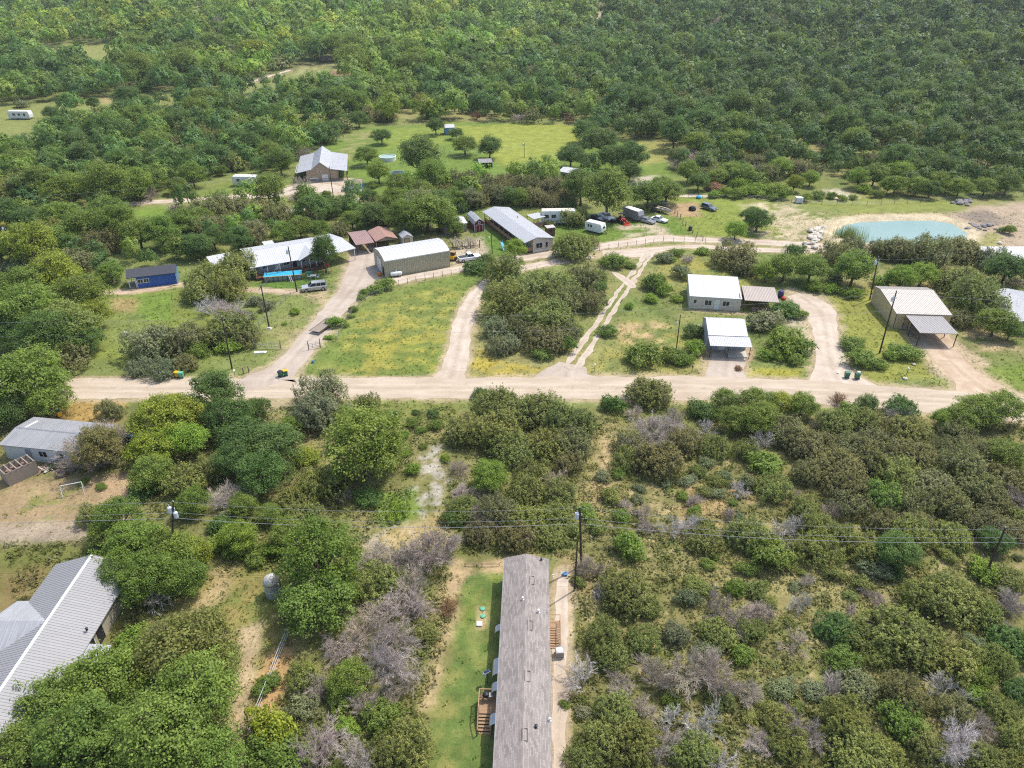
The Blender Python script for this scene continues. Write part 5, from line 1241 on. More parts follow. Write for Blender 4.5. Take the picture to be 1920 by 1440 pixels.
LANDMARKS.append(('the slatted wooden bin', x, y))
for i in range(16):
    px, py = 78+rr.gauss(0, 13), 878+rr.gauss(0, 5); x, y = P(px, py)
    o = MB().cbox((0, 0, .08), (rr.uniform(1.0, 2.4), .18, .07), 0, rx=rr.uniform(-.1, .1), ry=rr.uniform(-.12, .12)).cbox((.1, .05, .16), (rr.uniform(.8, 1.8), .15, .06), rr.uniform(-.3, .3)).build('scrap_plank', MT[('oldwood', 'concrete', 'brown')[i % 3]], None, (x, y, .02+.03*(i % 6)), rr.uniform(0, 3)); tag(o, 'loose board in the scrap heap between the wooden bin and the workshop', 'plank', 'scrap boards by the workshop')
for px, py, c, lb in ((116, 893, 'oldwood', 'faded armchair left out on the brown yard below the workshop'),):
    x, y = P(px, py); t = thing('armchair', lb, 'armchair', (x, y, 0), R(30)); MB().box(-.4, -.4, .1, .4, .4, .45).build('seat', MT['oldwood'], t); MB().box(-.45, .3, .45, .45, .48, 1.0).build('backrest', MT['brown'], t)
    for s in (-1, 1): MB().box(s*.45-.08, -.4, .1, s*.45+.08, .3, .65).build('armrest', MT['brown'], t)
o = MB().box(-.3, -.25, 0, .3, .25, .4).box(-.32, -.27, .401, .32, .27, .46).build('cool_box', MT['white'], None, (*P(36, 899), 0), .2); tag(o, 'white lidded box at the foot of the slatted wooden bin', 'box')
o = MB().box(-.3, -.25, 0, .3, .25, .36).box(-.32, -.27, .361, .32, .27, .42).build('cool_box', MT['teal'], None, (*P(25, 900), 0), .1); tag(o, 'pale green lidded box next to the white box by the slatted bin', 'box')
a, b_ = P(119, 930), P(159, 922)
t = thing('swing_frame', 'white metal pipe frame standing on the bare yard', 'frame', (*a, 0), math.atan2(b_[1]-a[1], b_[0]-a[0])); Ls = math.hypot(b_[0]-a[0], b_[1]-a[1])
MB().tube([(0, 0, 1.7), (Ls, 0, 1.7)], .05, 8).build('crossbar', MT['white'], t)
for xx in (0, Ls):
    for yy in (-.5, .5): MB().tube([(xx, 0, 1.7), (xx, yy, 0)], .045, 8).build('leg', MT['white'], t)
LANDMARKS.append(('the white pipe frame', *a))
# letter boxes and small posts on the verge
def mailbox(px, py, label, mat='white'):
    x, y = P(px, py); t = thing('letter_box', label, 'letter box', (x, y, 0), R(5)); MB().box(-.05, -.05, 0, .05, .05, 1.1).build('post', MT['oldwood'], t)
    MB().prism([(-.1, 1.103), (.1, 1.103), (.1, 1.25), (.05, 1.33), (-.05, 1.33), (-.1, 1.25)], -.28, .22, 'y').build('box', MT[mat], t)
mailbox(1115, 695, 'white letter box on the verge right of the two-track junction'); mailbox(1700, 702, 'white letter box on the verge right of the green bins'); mailbox(1297, 698, 'dark letter box near the shrubs left of the small white building', 'dark'); mailbox(441, 706, 'pale letter box by the road at the foot of the utility pole')
for k, (px, py) in enumerate(((457, 701), (467, 698))):
    o = MB().box(-.09, -.09, 0, .09, .09, 1.25).box(-.11, -.11, 1.2501, .11, .11, 1.30).build('wooden_post', MT['redplastic'] if 0 else MT['brown'], None, (*P(px, py), 0)); tag(o, ('left of two short brown posts by the road', 'right of two short brown posts by the road')[k], 'post', 'short brown posts')
o = MB().box(-.5, -.5, 0, .5, .5, .12).box(-.3, -.3, .121, .3, .3, .3).build('concrete_slab', MT['concrete'], None, (*P(505, 616.5), 0)); o.hide_render = False; tag(o, 'pale concrete block at the foot of the second utility pole', 'slab')
o = MB().cbox((0, 0, .06), (1.5, .9, .12), .1).cbox((.1, .0, .15), (.8, .5, .08), .3).build('concrete_slab', MT['concrete'], None, (*P(237, 624), 0)); tag(o, 'pale slab lying alone in the meadow below the blue cabin shed', 'slab')
# ---- poles
POLES = {}
def pole(key, base, top, label, xarm=False, transformer=0, lamp=False, r=.15, bits=True, group='utility poles'):
    bx, by = P(*base); bz = float(hill(bx, by)); dx, dy, dz = ray(*top); s = by/dy; tx, tz = dx*s, CAM_H+dz*s
    t = thing('utility_pole', label, 'utility pole', (bx, by, bz), 0, group)
    v = Vector((tx-bx, 0, tz-bz)); L = v.length
    MB().tube([(0, 0, -.2), v*.5, v], [r, r*.85, r*.65], 10).build('post', MT['pole'], t)
    top_ = v
    if xarm: MB().bar(v*.955+Vector((-.1, -1.2, 0)), v*.955+Vector((-.1, 1.2, 0)), .1, .12).build('cross_arm', MT['pole'], t)
    for i in range(transformer):
        q = v*(.88 if i == 0 else .80)+Vector((-.36 if i == 0 else .36, -.1, 0)); MB().lathe([(.05, -.42), (.24, -.4), (.26, .3), (.2, .4), (.05, .45)], 14, q).build('transformer', MT['insul'], t)
        MB().lathe([(.03, 0), (.06, .1), (.03, .2), (.05, .28), (.01, .3)], 8, q+Vector((0, 0, .44))).build('insulator', MT['insul'], t)
    if lamp:
        q = v*.82; MB().bar(q, q+Vector((-.5, -.35, .12)), .05).build('lamp_arm', MT['steel'], t); MB().lathe([(.16, 0), (.2, .12), (.12, .3), (.05, .36)], 12, q+Vector((-.55, -.4, -.12))).build('lamp_head', MT['insul'], t)
    if bits:
        MB().lathe([(.035, 0), (.06, .08), (.03, .16), (.05, .24), (.01, .28)], 8, v+Vector((0, 0, -.02))).build('insulator', MT['insul'], t)
        q = v*.9; MB().lathe([(.05, -.14), (.07, 0), (.05, .14)], 8, q+Vector((.2, -.12, 0))).build('insulator', MT['insul'], t)
    POLES[key] = (Vector((bx, by, bz)), v)
    return t
pole('a', (435, 691), (416, 594), 'utility pole at the road below the bare tree, left of the driveway'); pole('b', (505, 615), (489, 535), 'utility pole on the mown strip with pale concrete at its foot', xarm=True)
pole('c', (557, 547), (540, 462), 'utility pole in front of the long white roofed house beside the silver vehicle', transformer=1)
pole('m', (1090, 1062), (1087, 952), 'utility pole with a grey transformer beyond the end of the grey home', xarm=False, transformer=1, r=.16)
pole('n', (1077, 1107), (1083, 1012), 'shorter plain pole in front of the transformer pole by the grey home', bits=False, r=.12)
pole('r', (1846, 1083), (1885, 990), 'leaning utility pole in the scrub near the right edge', xarm=True, r=.15)
pole('l', (322, 1052), (325, 941), 'utility pole with pale transformers rising out of the left oak crowns', transformer=2, r=.15)
pole('e', (1649, 662), (1681, 546), 'tall leaning utility pole in front of the tan metal building', transformer=1); pole('f', (1631, 562), (1647, 482), 'utility pole with transformer left behind the tan metal building', xarm=True, transformer=1)
pole('g', (1267, 663), (1276, 590), 'slim pole with a lamp among shrubs left of the small white building', lamp=True, r=.11, bits=False); pole('h', (923, 476), (921, 437), 'slim dark lamp pole beside the middle mobile home', lamp=True, r=.11, bits=False)
pole('i', (625, 369), (617, 312), 'utility pole before the gravel yard of the tan barn house', r=.13); pole('j', (983, 296), (983, 268), 'thin pole in the upper yellow-green field', transformer=1, r=.1)
pole('k', (1762, 515), (1775, 476), 'dark pole behind the junipers right of the tan metal building', r=.13); pole('o', (18, 465), (8, 425), 'utility pole in the trees at the left edge', transformer=1, r=.13); pole('q', (1800, 470), (1806, 400), 'x', r=.1) if 0 else None
for k, nm in (('m', 'the transformer pole by the grey home'), ('r', 'the leaning pole near the right edge'), ('l', 'the pole with two pale transformers'), ('a', 'the roadside pole left of the driveway'), ('e', 'the tall pole before the tan metal building'), ('b', 'the pole on the mown strip'), ('g', 'the lamp pole by the shrubs'), ('f', 'the pole behind the tan metal building'), ('j', 'the thin pole in the upper field'), ('i', 'the pole before the barn house yard')):
    LANDMARKS.append((nm, POLES[k][0].x, POLES[k][0].y))
# ---- wires
def wire(p0, p1, label, sag=.8, r=.016, group=None, name='power_line'):
    p0, p1 = Vector(p0), Vector(p1); n = 24
    pts = [p0+(p1-p0)*(i/n)-Vector((0, 0, 4*sag*(i/n)*(1-i/n))) for i in range(n+1)]
    o = MB().tube(pts, r, 5).build(name, MT['wire']); return tag(o, label, 'wire', group)
def att(k, f, dy=0): b, v = POLES[k]; return b+v*f+Vector((0, dy, 0))
zm = {0: (1.0, 'top'), 1: (.83, 'middle'), 2: (.74, 'lowest')}
for j, (f, nm) in zm.items():
    rr_ = (.014, .013, .022)[j]
    q = att('l', f); wire(q+Vector((-80, .5, 0)), q, f'{nm} of the three wires from the left edge to the pole in the left oaks', 1.2, rr_, 'wires of the nearer line')
    wire(q, att('m', f), f'{nm} of the three wires between the left oaks and the transformer pole', 1.0, rr_, 'wires of the nearer line')
    wire(att('m', f), att('r', f*.98), f'{nm} of the three wires across the right scrub', 1.0, rr_, 'wires of the nearer line')
    q = att('r', f*.98); wire(q, q+Vector((60, -1, .5)), f'{nm} of the three wires leaving over the right edge', 1.0, rr_, 'wires of the nearer line')
for f, nm in ((.97, 'upper'), (.70, 'lower')):
    q = att('a', f); wire(q+Vector((-90, 1, 0)), q, f'{nm} wire over the left meadow and oaks along the road', 1.0, .012, 'wires along the road')
    wire(q, att('e', f), f'{nm} wire along the north side of the road between two poles', 1.6, .012, 'wires along the road')
    wire(att('e', f), att('e', f)+Vector((70, -6, 0)), f'{nm} wire from the tall leaning pole to the right edge', 1.0, .012, 'wires along the road')
wire(att('a', .95), att('b', .95), 'wire from the roadside pole to the pole on the mown strip', .4, .012); wire(att('b', .95), att('c', .95), 'wire from the mown strip pole to the pole by the long house', .4, .012)
wire(att('c', .9), Vector((*P(585, 455, 4.0), 4.2)), 'wire from the pole to the roof of the long house', .3, .01)
wire(att('e', .8), att('f', .9), 'wire between the two poles at the tan metal building', .4, .012)
q = att('i', .97); wire(q+Vector((-80, -30, 0)), q, 'wire over the woods to the pole by the barn house yard', 1, .014); wire(q, att('j', .95), 'wire crossing the upper field to the thin pole', 1.5, .014)
wire(att('f', .95), att('k', .95), 'wire behind the tan metal building to the dark pole', .5, .012)
# ---- fences
def fence(label, pts, h=1.2, sp=2.2, mat='oldwood', rails=(.4, .8, 1.15), r=.055, rail_r=.012, railmat='wire', name='wire_fence'):
    w = [P(*p) for p in pts]; c = catmull(w, .25); t = thing(name, label, 'fence', (c[0][0], c[0][1], 0)); acc = 1e9; last = None; tops = []
    rg = random.Random(len(pts)); pm = None
    for p in c:
        if last is not None: acc += math.hypot(p[0]-last[0], p[1]-last[1])
        last = p
        if acc >= sp:
            acc = 0; x, y = p[0]-c[0][0], p[1]-c[0][1]; z = float(hill(p[0], p[1])); tops.append((x, y, z))
            if pm is None: pm = MB().tube([(0, 0, 0), (0, 0, h)], [r, r*.8], 6).mesh('post', MT[mat])
            link('post', pm, t, (x, y, z), rg.uniform(0, 3), (1, 1, rg.uniform(.85, 1.1)))
    for z in rails:
        MB().tube([(a, b, c_+z) for a, b, c_ in tops], rail_r, 4).build('rail' if rail_r > .02 else 'wire', MT[railmat], t)
    return t
fence('post and wire fence along the field edge below the beige metal shop', [(748, 535), (790, 526), (850, 515), (905, 504)], 1.4, 1.9, 'darkwood')
fence('post and wire fence along the lane below the camper', [(1090, 476), (1150, 465), (1200, 458), (1250, 452), (1330, 456)], 1.3, 2.4, 'darkwood')
fence('post and wire fence running up past the boat to the lane', [(1265, 400), (1275, 412), (1290, 430), (1305, 444), (1318, 452)], 1.4, 2.6, 'darkwood', r=.09)
fence('post and wire fence between the woods and the pond bank', [(1290, 371), (1400, 373), (1500, 382), (1620, 385), (1720, 380), (1920, 368)], 1.3, 4.0, 'darkwood')
fence('wire fence with vines along the right side of the wide driveway', [(735, 545), (700, 556), (670, 575), (650, 605), (630, 640)], 1.3, 2.2)
fence('wire fence with tall weeds along the left side of the mown strip', [(545, 553), (510, 590), (470, 630)], 1.2, 2.4)
fence('fence of thin posts across the upper field behind the blue shelter', [(735, 285), (850, 288), (940, 282)], 1.3, 5, 'darkwood')
fence('white pipe fence running down to the bottom edge beside the brown earth', [(540, 1192), (520, 1240), (500, 1295), (480, 1345), (465, 1385)], 1.1, 2.2, 'ladder', (.1, .55, 1.08), .04, .028, 'ladder', 'pipe_fence')
fence('thin rusty fence rail across the bare earth at the far end of the lawn', [(872, 1061), (900, 1062), (942, 1061)], .5, 2.0, 'darkwood', (.3, .48), .04, .03, 'brown')
def gate(label, a, b_, h=1.2):
    A, B = P(*a), P(*b_); t = thing('field_gate', label, 'gate', (*A, 0), math.atan2(B[1]-A[1], B[0]-A[0])); L = math.hypot(B[0]-A[0], B[1]-A[1])
    m = MB(); 
    for z in (.3, .6, .9, h): m.tube([(0, 0, z), (L, 0, z)], .03, 6)
    for k in range(4): m.tube([(L*k/3, 0, .3), (L*k/3, 0, h)], .03, 6)
    m.build('gate_bars', MT['metal'], t)
    for x in (-.12, L+.12): MB().tube([(x, 0, 0), (x, 0, h+.7)], .08, 8).build('post', MT['oldwood'], t)
gate('open metal gate left of the wide driveway', (478, 654), (526, 655)); gate('metal gate right of the wide driveway', (580, 656), (600, 652))
o = MB().cbox((0, 0, .06), (2.2, .7, .1), .1).cbox((.4, 0, .14), (1.0, .5, .06), -.1).build('concrete_slab', MT['white'], None, (*P(488, 661), 0)); tag(o, 'white slab lying on the grass in front of the open gate', 'slab')
o = MB().box(-.2, -.2, 0, .2, .2, .4).cbox((0, 0, .46), (.34, .34, .12), .4).build('bucket', MT['blueside'], None, (*P(587, 680), 0)); tag(o, 'small pale blue tub on the grass right of the driveway mouth', 'tub')
# playset by the lamp pole
x, y = P(943, 468); t = thing('slide', 'blue and white children slide on the grass left of the middle mobile home', 'slide', (x, y, 0), R(-70))
MB().prism([(-1.2, 1.5), (-.8, 1.5), (1.2, .25), (1.7, .2), (1.7, .12), (1.1, .14), (-.85, 1.38), (-1.2, 1.38)], -.3, .3, 'y').build('chute', MT['aqua'], t)
m = MB()
for s in (-.3, .3): m.bar((-1.2, s, 0), (-1.0, s, 1.9), .06)
for k in range(4): m.bar((-1.17+k*.05, -.3, .3+k*.33), (-1.17+k*.05, .3, .3+k*.33), .05)
m.build('ladder', MT['white'], t)
# ================================================================== PLANTS
def rhombi(C, N, S, rg, asp=1.5):
    n = len(C); a = rg.normal(size=(n, 3)); N = N/np.linalg.norm(N, axis=1)[:, None]
    T = np.cross(N, a); T /= np.linalg.norm(T, axis=1)[:, None]+1e-9; B = np.cross(N, T)
    S = np.asarray(S)[:, None]
    return np.stack([C-T*S*asp, C-B*S, C+T*S*asp, C+B*S], 1)
def dirs(rg, n, zmin=-.3):
    z = rg.uniform(zmin, 1, n); a = rg.uniform(0, 2*np.pi, n); r = np.sqrt(1-np.clip(z, -1, 1)**2)
    return np.stack([r*np.cos(a), r*np.sin(a), z], 1)
def norm_xy(Q, lob, q=93):
    """scale a crown so that its outline has radius one"""
    r = np.hypot(Q[..., 0], Q[..., 1]).ravel(); k = .95/np.percentile(r, q)
    Q = Q.copy(); Q[..., :2] *= k
    return Q, [(c*np.array([k, k, 1]), lr) for c, lr in lob]
def crown_oak(seed, nl=15, nc=18, nf=20, ls=.034, tall=1.0, out=.75, dome=0.0, lrs=1.0):
    rg = np.random.RandomState(seed); Q = []; Tn = []; lob = []
    ph = rg.uniform(0, 6.28)
    for i in range(nl):
        dz = 1-1.5*(i+.5)/nl; a = i*2.4+ph+rg.uniform(-.35, .35); rr_ = math.sqrt(max(0, 1-dz*dz)); g = rg.uniform(.68, 1.28)
        lr = rg.uniform(.20, .46)*lrs
        c = np.array([.62*rr_*math.cos(a)*g, .62*rr_*math.sin(a)*g, (.86+.50*dz*rg.uniform(.85, 1.2))*tall])
        lob.append((c, lr)); lt = rg.uniform(-.15, .15)
        for d in dirs(rg, nc, -.6):
            cc = c+d*lr*rg.uniform(.72, 1.08)*np.array([1, 1, .85]); ct = lt+rg.uniform(-.15, .15)*(1-.5*dome); cr = rg.uniform(.05, .105)*(.6+.4*lrs)
            k = max(2, int(nf*rg.uniform(.6, 1.3))); p = cc+rg.normal(size=(k, 3))*cr*np.array([1, 1, .75])
            nn = d*out+rg.normal(size=(k, 3))*(.5-.36*dome)+np.array([0, 0, .45])+dome*(cc-np.array([0, 0, .7]))*1.3
            Q.append(rhombi(p, nn, rg.uniform(.6, 1.25, k)*ls, rg)); Tn.append(np.clip(.5+ct+rg.normal(size=k)*(.13-.08*dome), 0, 1))
    Q, lob = norm_xy(np.concatenate(Q), lob)
    return Q, np.concatenate(Tn), lob
def crown_cedar(seed, nl=8, nt=34, nf=17, ls=.028, hgt=1.05):
    rg = np.random.RandomState(seed); Q = []; Tn = []; lob = []; ph = rg.uniform(0, 6.28)
    for i in range(nl):
        rho = 0 if i == 0 else rg.uniform(.35, .62); a = i*2.4+ph
        lr = rg.uniform(.36, .52); h = hgt*rg.uniform(.62, 1.08)*(1-.30*rho)
        c = np.array([rho*math.cos(a), rho*math.sin(a), 0]); lob.append((c+np.array([0, 0, h*.75]), lr)); lt = rg.uniform(-.12, .12)
        for j in range(nt):
            u = rg.uniform(.08, 1)**.75; aa = rg.uniform(0, 6.28); rad = lr*math.sqrt(max(0, 1-u**2.3))*rg.uniform(.82, 1.1)
            base = c+np.array([rad*math.cos(aa), rad*math.sin(aa), u*h])
            ax = np.array([math.cos(aa)*rg.uniform(.15, .7)*(1-u*.6), math.sin(aa)*rg.uniform(.15, .7)*(1-u*.6), rg.uniform(.6, 1.1)]); ax /= np.linalg.norm(ax)
            ln = rg.uniform(.10, .24)*(1.7 if rg.rand() < .15 else 1); k = int(nf*rg.uniform(.6, 1.3)); s = rg.uniform(-.35, 1, k); ct = lt+rg.uniform(-.17, .17)
            p = base+ax[None]*(s*ln)[:, None]+rg.normal(size=(k, 3))*(.040*(1.15-s*.8))[:, None]
            nn = np.array([math.cos(aa), math.sin(aa), .6+u])*.75+rg.normal(size=(k, 3))*.5
            Q.append(rhombi(p, nn, rg.uniform(.6, 1.3, k)*ls, rg, 1.9)); Tn.append(np.clip(.45+ct+.16*s+rg.normal(size=k)*.12, 0, 1))
    Q, lob = norm_xy(np.concatenate(Q), lob)
    return Q, np.concatenate(Tn), lob
def crown_shrub(seed, nl=11, nc=22, nf=17, ls=.036):
    rg = np.random.RandomState(seed); Q = []; Tn = []; lob = []; ph = rg.uniform(0, 6.28)
    for i in range(nl):
        rho = math.sqrt((i+.3)/nl)*.74; a = i*2.4+ph; lr = rg.uniform(.28, .42)
        c = np.array([rho*math.cos(a), rho*math.sin(a), (.52*(1-rho*rho*.8)*rg.uniform(.6, 1.35))+.12]); lob.append((c, lr)); lt = rg.uniform(-.12, .12)
        for d in dirs(rg, nc, -.45):
            cc = c+d*lr*rg.uniform(.75, 1.1); cc[2] = max(cc[2], .03); k = int(nf*rg.uniform(.6, 1.3)); ct = lt+rg.uniform(-.15, .15)
            p = cc+rg.normal(size=(k, 3))*rg.uniform(.05, .1); p[:, 2] = np.maximum(p[:, 2], .0)
            Q.append(rhombi(p, d*.75+rg.normal(size=(k, 3))*.5+np.array([0, 0, .45]), rg.uniform(.6, 1.3, k)*ls, rg)); Tn.append(np.clip(.5+ct+rg.normal(size=k)*.13, 0, 1))
    Q, lob = norm_xy(np.concatenate(Q), lob)
    return Q, np.concatenate(Tn), lob
def stems(name, lob, seed, mat, r0, zb=0.0, single=True, n=6):
    rg = np.random.RandomState(seed); m = MB()
    fork = np.array([rg.uniform(-.05, .05), rg.uniform(-.05, .05), .42 if single else .04])
    if single: m.tube([(0, 0, -.05), tuple(fork*.5+np.array([.01, 0, 0])), tuple(fork)], [r0*1.25, r0, r0*.85], n)
    for c, lr in lob:
        st = fork if single else fork+rg.uniform(-.08, .08, 3)*np.array([1, 1, 0]); mid = st+(c-st)*.5+rg.normal(size=3)*.06+np.array([0, 0, .04])
        e = c+rg.normal(size=3)*.08
        m.tube([tuple(st), tuple(mid), tuple(c), tuple(e+np.array([0, 0, lr*.4]))], [r0*.55, r0*.38, r0*.22, r0*.08], 5)
        for k in range(5 if single else 9):
            d = dirs(rg, 1, -.2)[0]; m.tube([tuple(mid+(c-mid)*rg.rand()), tuple(c+d*lr*.5), tuple(c+d*lr*.95)], [r0*.18, r0*.1, r0*.04], 4, cap=False)
    return m.mesh(name, mat, True)
def brush_mesh(seed, nstem=9, depth=3, r0=.012, hgt=.95, spread=.62, thin=.55, kids=5, quadr=.0034):
    """leafless shrub: stems that fork into a haze of fine twigs"""
    rg = np.random.RandomState(seed); segs = []; tone = []
    def grow(p, d, L, r, lev):
        k = 3; q = p; pts = [q]; dd = d
        for i in range(k):
            dd = dd+rg.normal(size=3)*.10; dd /= np.linalg.norm(dd); q = q+dd*L/k; pts.append(q)
        for i in range(k): segs.append((pts[i], pts[i+1], r*(1-.22*i), r*(1-.22*(i+1))))
        if lev > 0:
            for j in range(kids if lev > 1 else kids+2):
                s = rg.uniform(.3, 1.0); i = min(k-1, int(s*k)); b = pts[i]+(pts[i+1]-pts[i])*(s*k-i)
                nd = dd+rg.normal(size=3)*.42; nd[2] += .08; nd /= np.linalg.norm(nd); grow(b, nd, L*rg.uniform(.45, .72), max(quadr, r*thin), lev-1)
    for i in range(nstem):
        a = i*2.4+rg.uniform(-.4, .4); t = rg.uniform(.15, 1)*spread
        d = np.array([math.cos(a)*t, math.sin(a)*t, 1-.45*t]); d /= np.linalg.norm(d)
        grow(np.array([math.cos(a)*.05, math.sin(a)*.05, 0]), d, hgt*rg.uniform(.45, .68), r0, depth)
    A = np.array([s[0] for s in segs]); B = np.array([s[1] for s in segs]); ra = np.array([s[2] for s in segs])[:, None]; rb = np.array([s[3] for s in segs])[:, None]
    d = B-A; d /= np.linalg.norm(d, axis=1)[:, None]+1e-9; u = np.cross(d, np.array([.3, .5, .81])); u /= np.linalg.norm(u, axis=1)[:, None]+1e-9; w = np.cross(d, u)
    Q = []
    for i in range(3):
        a0, a1 = 2*np.pi*i/3, 2*np.pi*(i+1)/3
        e0 = u*math.cos(a0)+w*math.sin(a0); e1 = u*math.cos(a1)+w*math.sin(a1)
        Q.append(np.stack([A+e0*ra, A+e1*ra, B+e1*rb, B+e0*rb], 1))
    Q = np.concatenate(Q); kq = .95/np.percentile(np.hypot(Q[..., 0], Q[..., 1]), 92); kz = .95*hgt/np.percentile(Q[..., 2], 97)
    cen = Q.mean(1, keepdims=True); Q = cen*np.array([kq, kq, kz])+(Q-cen)*1.15
    tn = np.tile(np.clip(.5+rg.normal(size=len(A))*.18, 0, 1), 3)
    return Q, tn
def leaf_mat(name, trans=.40, source='OBJECT'):
    t = NT(name)
    if source == 'OBJECT':
        oi = t.n('ShaderNodeObjectInfo'); base = oi.outputs['Color']; rn = oi.outputs['Random']
    else:
        at0 = t.n('ShaderNodeAttribute', attribute_name='leaf'); base = at0.outputs[0]; rn = None
    at = t.n('ShaderNodeAttribute', attribute_name='tone'); tone = at.outputs['Fac']
    hs = t.n('ShaderNodeHueSaturation'); t.l(base, hs.inputs['Color'])
    mr = t.n('ShaderNodeMapRange'); t.l(tone, mr.inputs[0]); mr.inputs[3].default_value = .55; mr.inputs[4].default_value = 1.60; t.l(mr.outputs[0], hs.inputs['Value'])
    mh = t.n('ShaderNodeMapRange'); t.l(tone, mh.inputs[0]); mh.inputs[3].default_value = .512; mh.inputs[4].default_value = .482; t.l(mh.outputs[0], hs.inputs['Hue'])
    col = hs.outputs[0]
    p = t.n('ShaderNodeBsdfPrincipled'); t.l(col, p.inputs['Base Color']); p.inputs['Roughness'].default_value = .55; p.inputs['Specular IOR Level'].default_value = .22
    tr = t.n('ShaderNodeBsdfTranslucent'); t.l(t.mix(.28, col, (.30, .42, .04), 'MIX'), tr.inputs[0])
    mx = t.n('ShaderNodeMixShader'); mx.inputs[0].default_value = trans; t.l(p.outputs[0], mx.inputs[1]); t.l(tr.outputs[0], mx.inputs[2])
    return t.surf(mx.outputs[0])
M_LEAF = leaf_mat('foliage'); M_FOREST = leaf_mat('woodland_foliage', .40, 'LEAF')
def twig_mat():
    t = NT('bare_twigs'); oi = t.n('ShaderNodeObjectInfo'); at = t.n('ShaderNodeAttribute', attribute_name='tone')
    hs = t.n('ShaderNodeHueSaturation'); t.l(oi.outputs['Color'], hs.inputs['Color']); mr = t.n('ShaderNodeMapRange'); t.l(at.outputs['Fac'], mr.inputs[0]); mr.inputs[3].default_value = .6; mr.inputs[4].default_value = 1.4; t.l(mr.outputs[0], hs.inputs['Value'])
    return t.surf(t.bsdf(hs.outputs[0], .85, 0, .15))
M_TWIG = twig_mat(); M_BARK = paint('bark', (.11, .085, .065), .9, scale=3); M_GBARK = paint('grey_bark', (.17, .145, .125), .9, scale=3)
PROTO = {'oak': [], 'cedar': [], 'shrub': [], 'brush': [], 'dead': []}
for i in range(6):
    q, tn, lob = crown_oak(11+i, 27+2*(i % 3), 20, 24, .0185, lrs=.68, tall=(1.0, .92, 1.12)[i % 3])
    PROTO['oak'].append((quadmesh('crown', q, [M_LEAF], {'tone': tn}), stems('trunk', lob[::2], i, M_BARK, .062)))
for i in range(6):
    q, tn, lob = crown_cedar(51+i, 8+i % 3, 62, 22, .0185, (1.1, 1.25, 1.0)[i % 3])
    PROTO['cedar'].append((quadmesh('crown', q, [M_LEAF], {'tone': tn}), stems('trunk', lob, 30+i, M_GBARK, .05, single=False)))
for i in range(5):
    q, tn, lob = crown_shrub(81+i)
    PROTO['shrub'].append((quadmesh('shrub', q, [M_LEAF], {'tone': tn}), None))
for i in range(4):
    q, tn = brush_mesh(101+i, 15, 3, .011, 1.0, .75, .55, 6, .0036); PROTO['brush'].append((quadmesh('bare_brush', q, [M_TWIG], {'tone': tn}), None))
for i in range(4):
    q, tn = brush_mesh(131+i, 7, 3, .026, 1.05, .85, .5, 5, .0050); PROTO['dead'].append((quadmesh('dead_tree', q, [M_TWIG], {'tone': tn}), None))
CLR = {'y': (.235, .280, .034), 'l': (.185, .280, .038), 'g': (.155, .222, .040), 'k': (.095, .162, .040), 'v': (.192, .220, .058), 'n': (.185, .182, .070), 'p': (.195, .220, .110),
       'b': (.40, .34, .28), 'w': (.45, .425, .39), 'r': (.26, .15, .085)}
CWORD = {'y': 'yellow-green', 'l': 'bright green', 'g': 'mid-green', 'k': 'dark green', 'v': 'olive', 'n': 'brownish olive', 'p': 'pale grey-green', 'b': 'grey', 'w': 'bleached', 'r': 'rust brown'}
HC = {'oak': .92, 'cedar': .52, 'shrub': .42, 'brush': .5, 'dead': .5}
NAME = {'oak': 'oak_tree', 'cedar': 'juniper_tree', 'shrub': 'shrub', 'brush': 'bare_brush', 'dead': 'dead_tree'}
NOUN = {'oak': 'oak', 'cedar': 'juniper', 'shrub': 'shrub', 'brush': 'leafless brush', 'dead': 'dead tree'}
CAT = {'oak': 'tree', 'cedar': 'tree', 'shrub': 'shrub', 'brush': 'brush', 'dead': 'dead tree'}
PLANTS = []
prg = random.Random(5)
def plant(kind, x, y, rad, c, label=None, zs=None):
    pr = prg.choice(PROTO[kind]); z = float(terrain(np.array([x]), np.array([y]))[0]); base = CLR[c]
    k = prg.uniform(.86, 1.16); kr, kb = prg.uniform(.92, 1.10), prg.uniform(.9, 1.1)
    if kind in ('brush', 'dead') and c in 'bw': kr = prg.uniform(.97, 1.04); k = prg.uniform(.8, 1.15)
    col = (base[0]*k*kr, base[1]*k, base[2]*k*kb, 1)
    sz = (zs or 1)*prg.uniform(.9, 1.12); sc = (rad*prg.uniform(.95, 1.06), rad*prg.uniform(.95, 1.06), rad*sz); rz = prg.uniform(0, 6.28)
    if kind in ('shrub', 'brush'): e_ = prg.uniform(.78, 1.28); sc = (sc[0]*e_, sc[1]/e_, sc[2]*prg.uniform(.75, 1.1))
    if kind in ('oak', 'cedar'):
        t = thing(NAME[kind], None, CAT[kind], (x, y, z-.05), rz); t.scale = sc
        cr = link('crown', pr[0], t); cr.color = col
        link('trunk', pr[1], t)
    else:
        t = link(NAME[kind], pr[0], None, (x, y, z-.04), rz, sc); t.color = col; tag(t, None, CAT[kind])
    PLANTS.append(dict(o=t, kind=kind, c=c, x=x, y=y, r=rad, label=label)); return t
def plantpx(kind, px, py, rpx, c, zs=None):
    z = 0.0
    for _ in range(5):
        x, y = P(px, py, z); rad = rpx/PXS(x, y, z); z = HC[kind]*rad*(zs or 1)
    rad *= 1.06
    plant(kind, x, y, rad, c, None, zs)
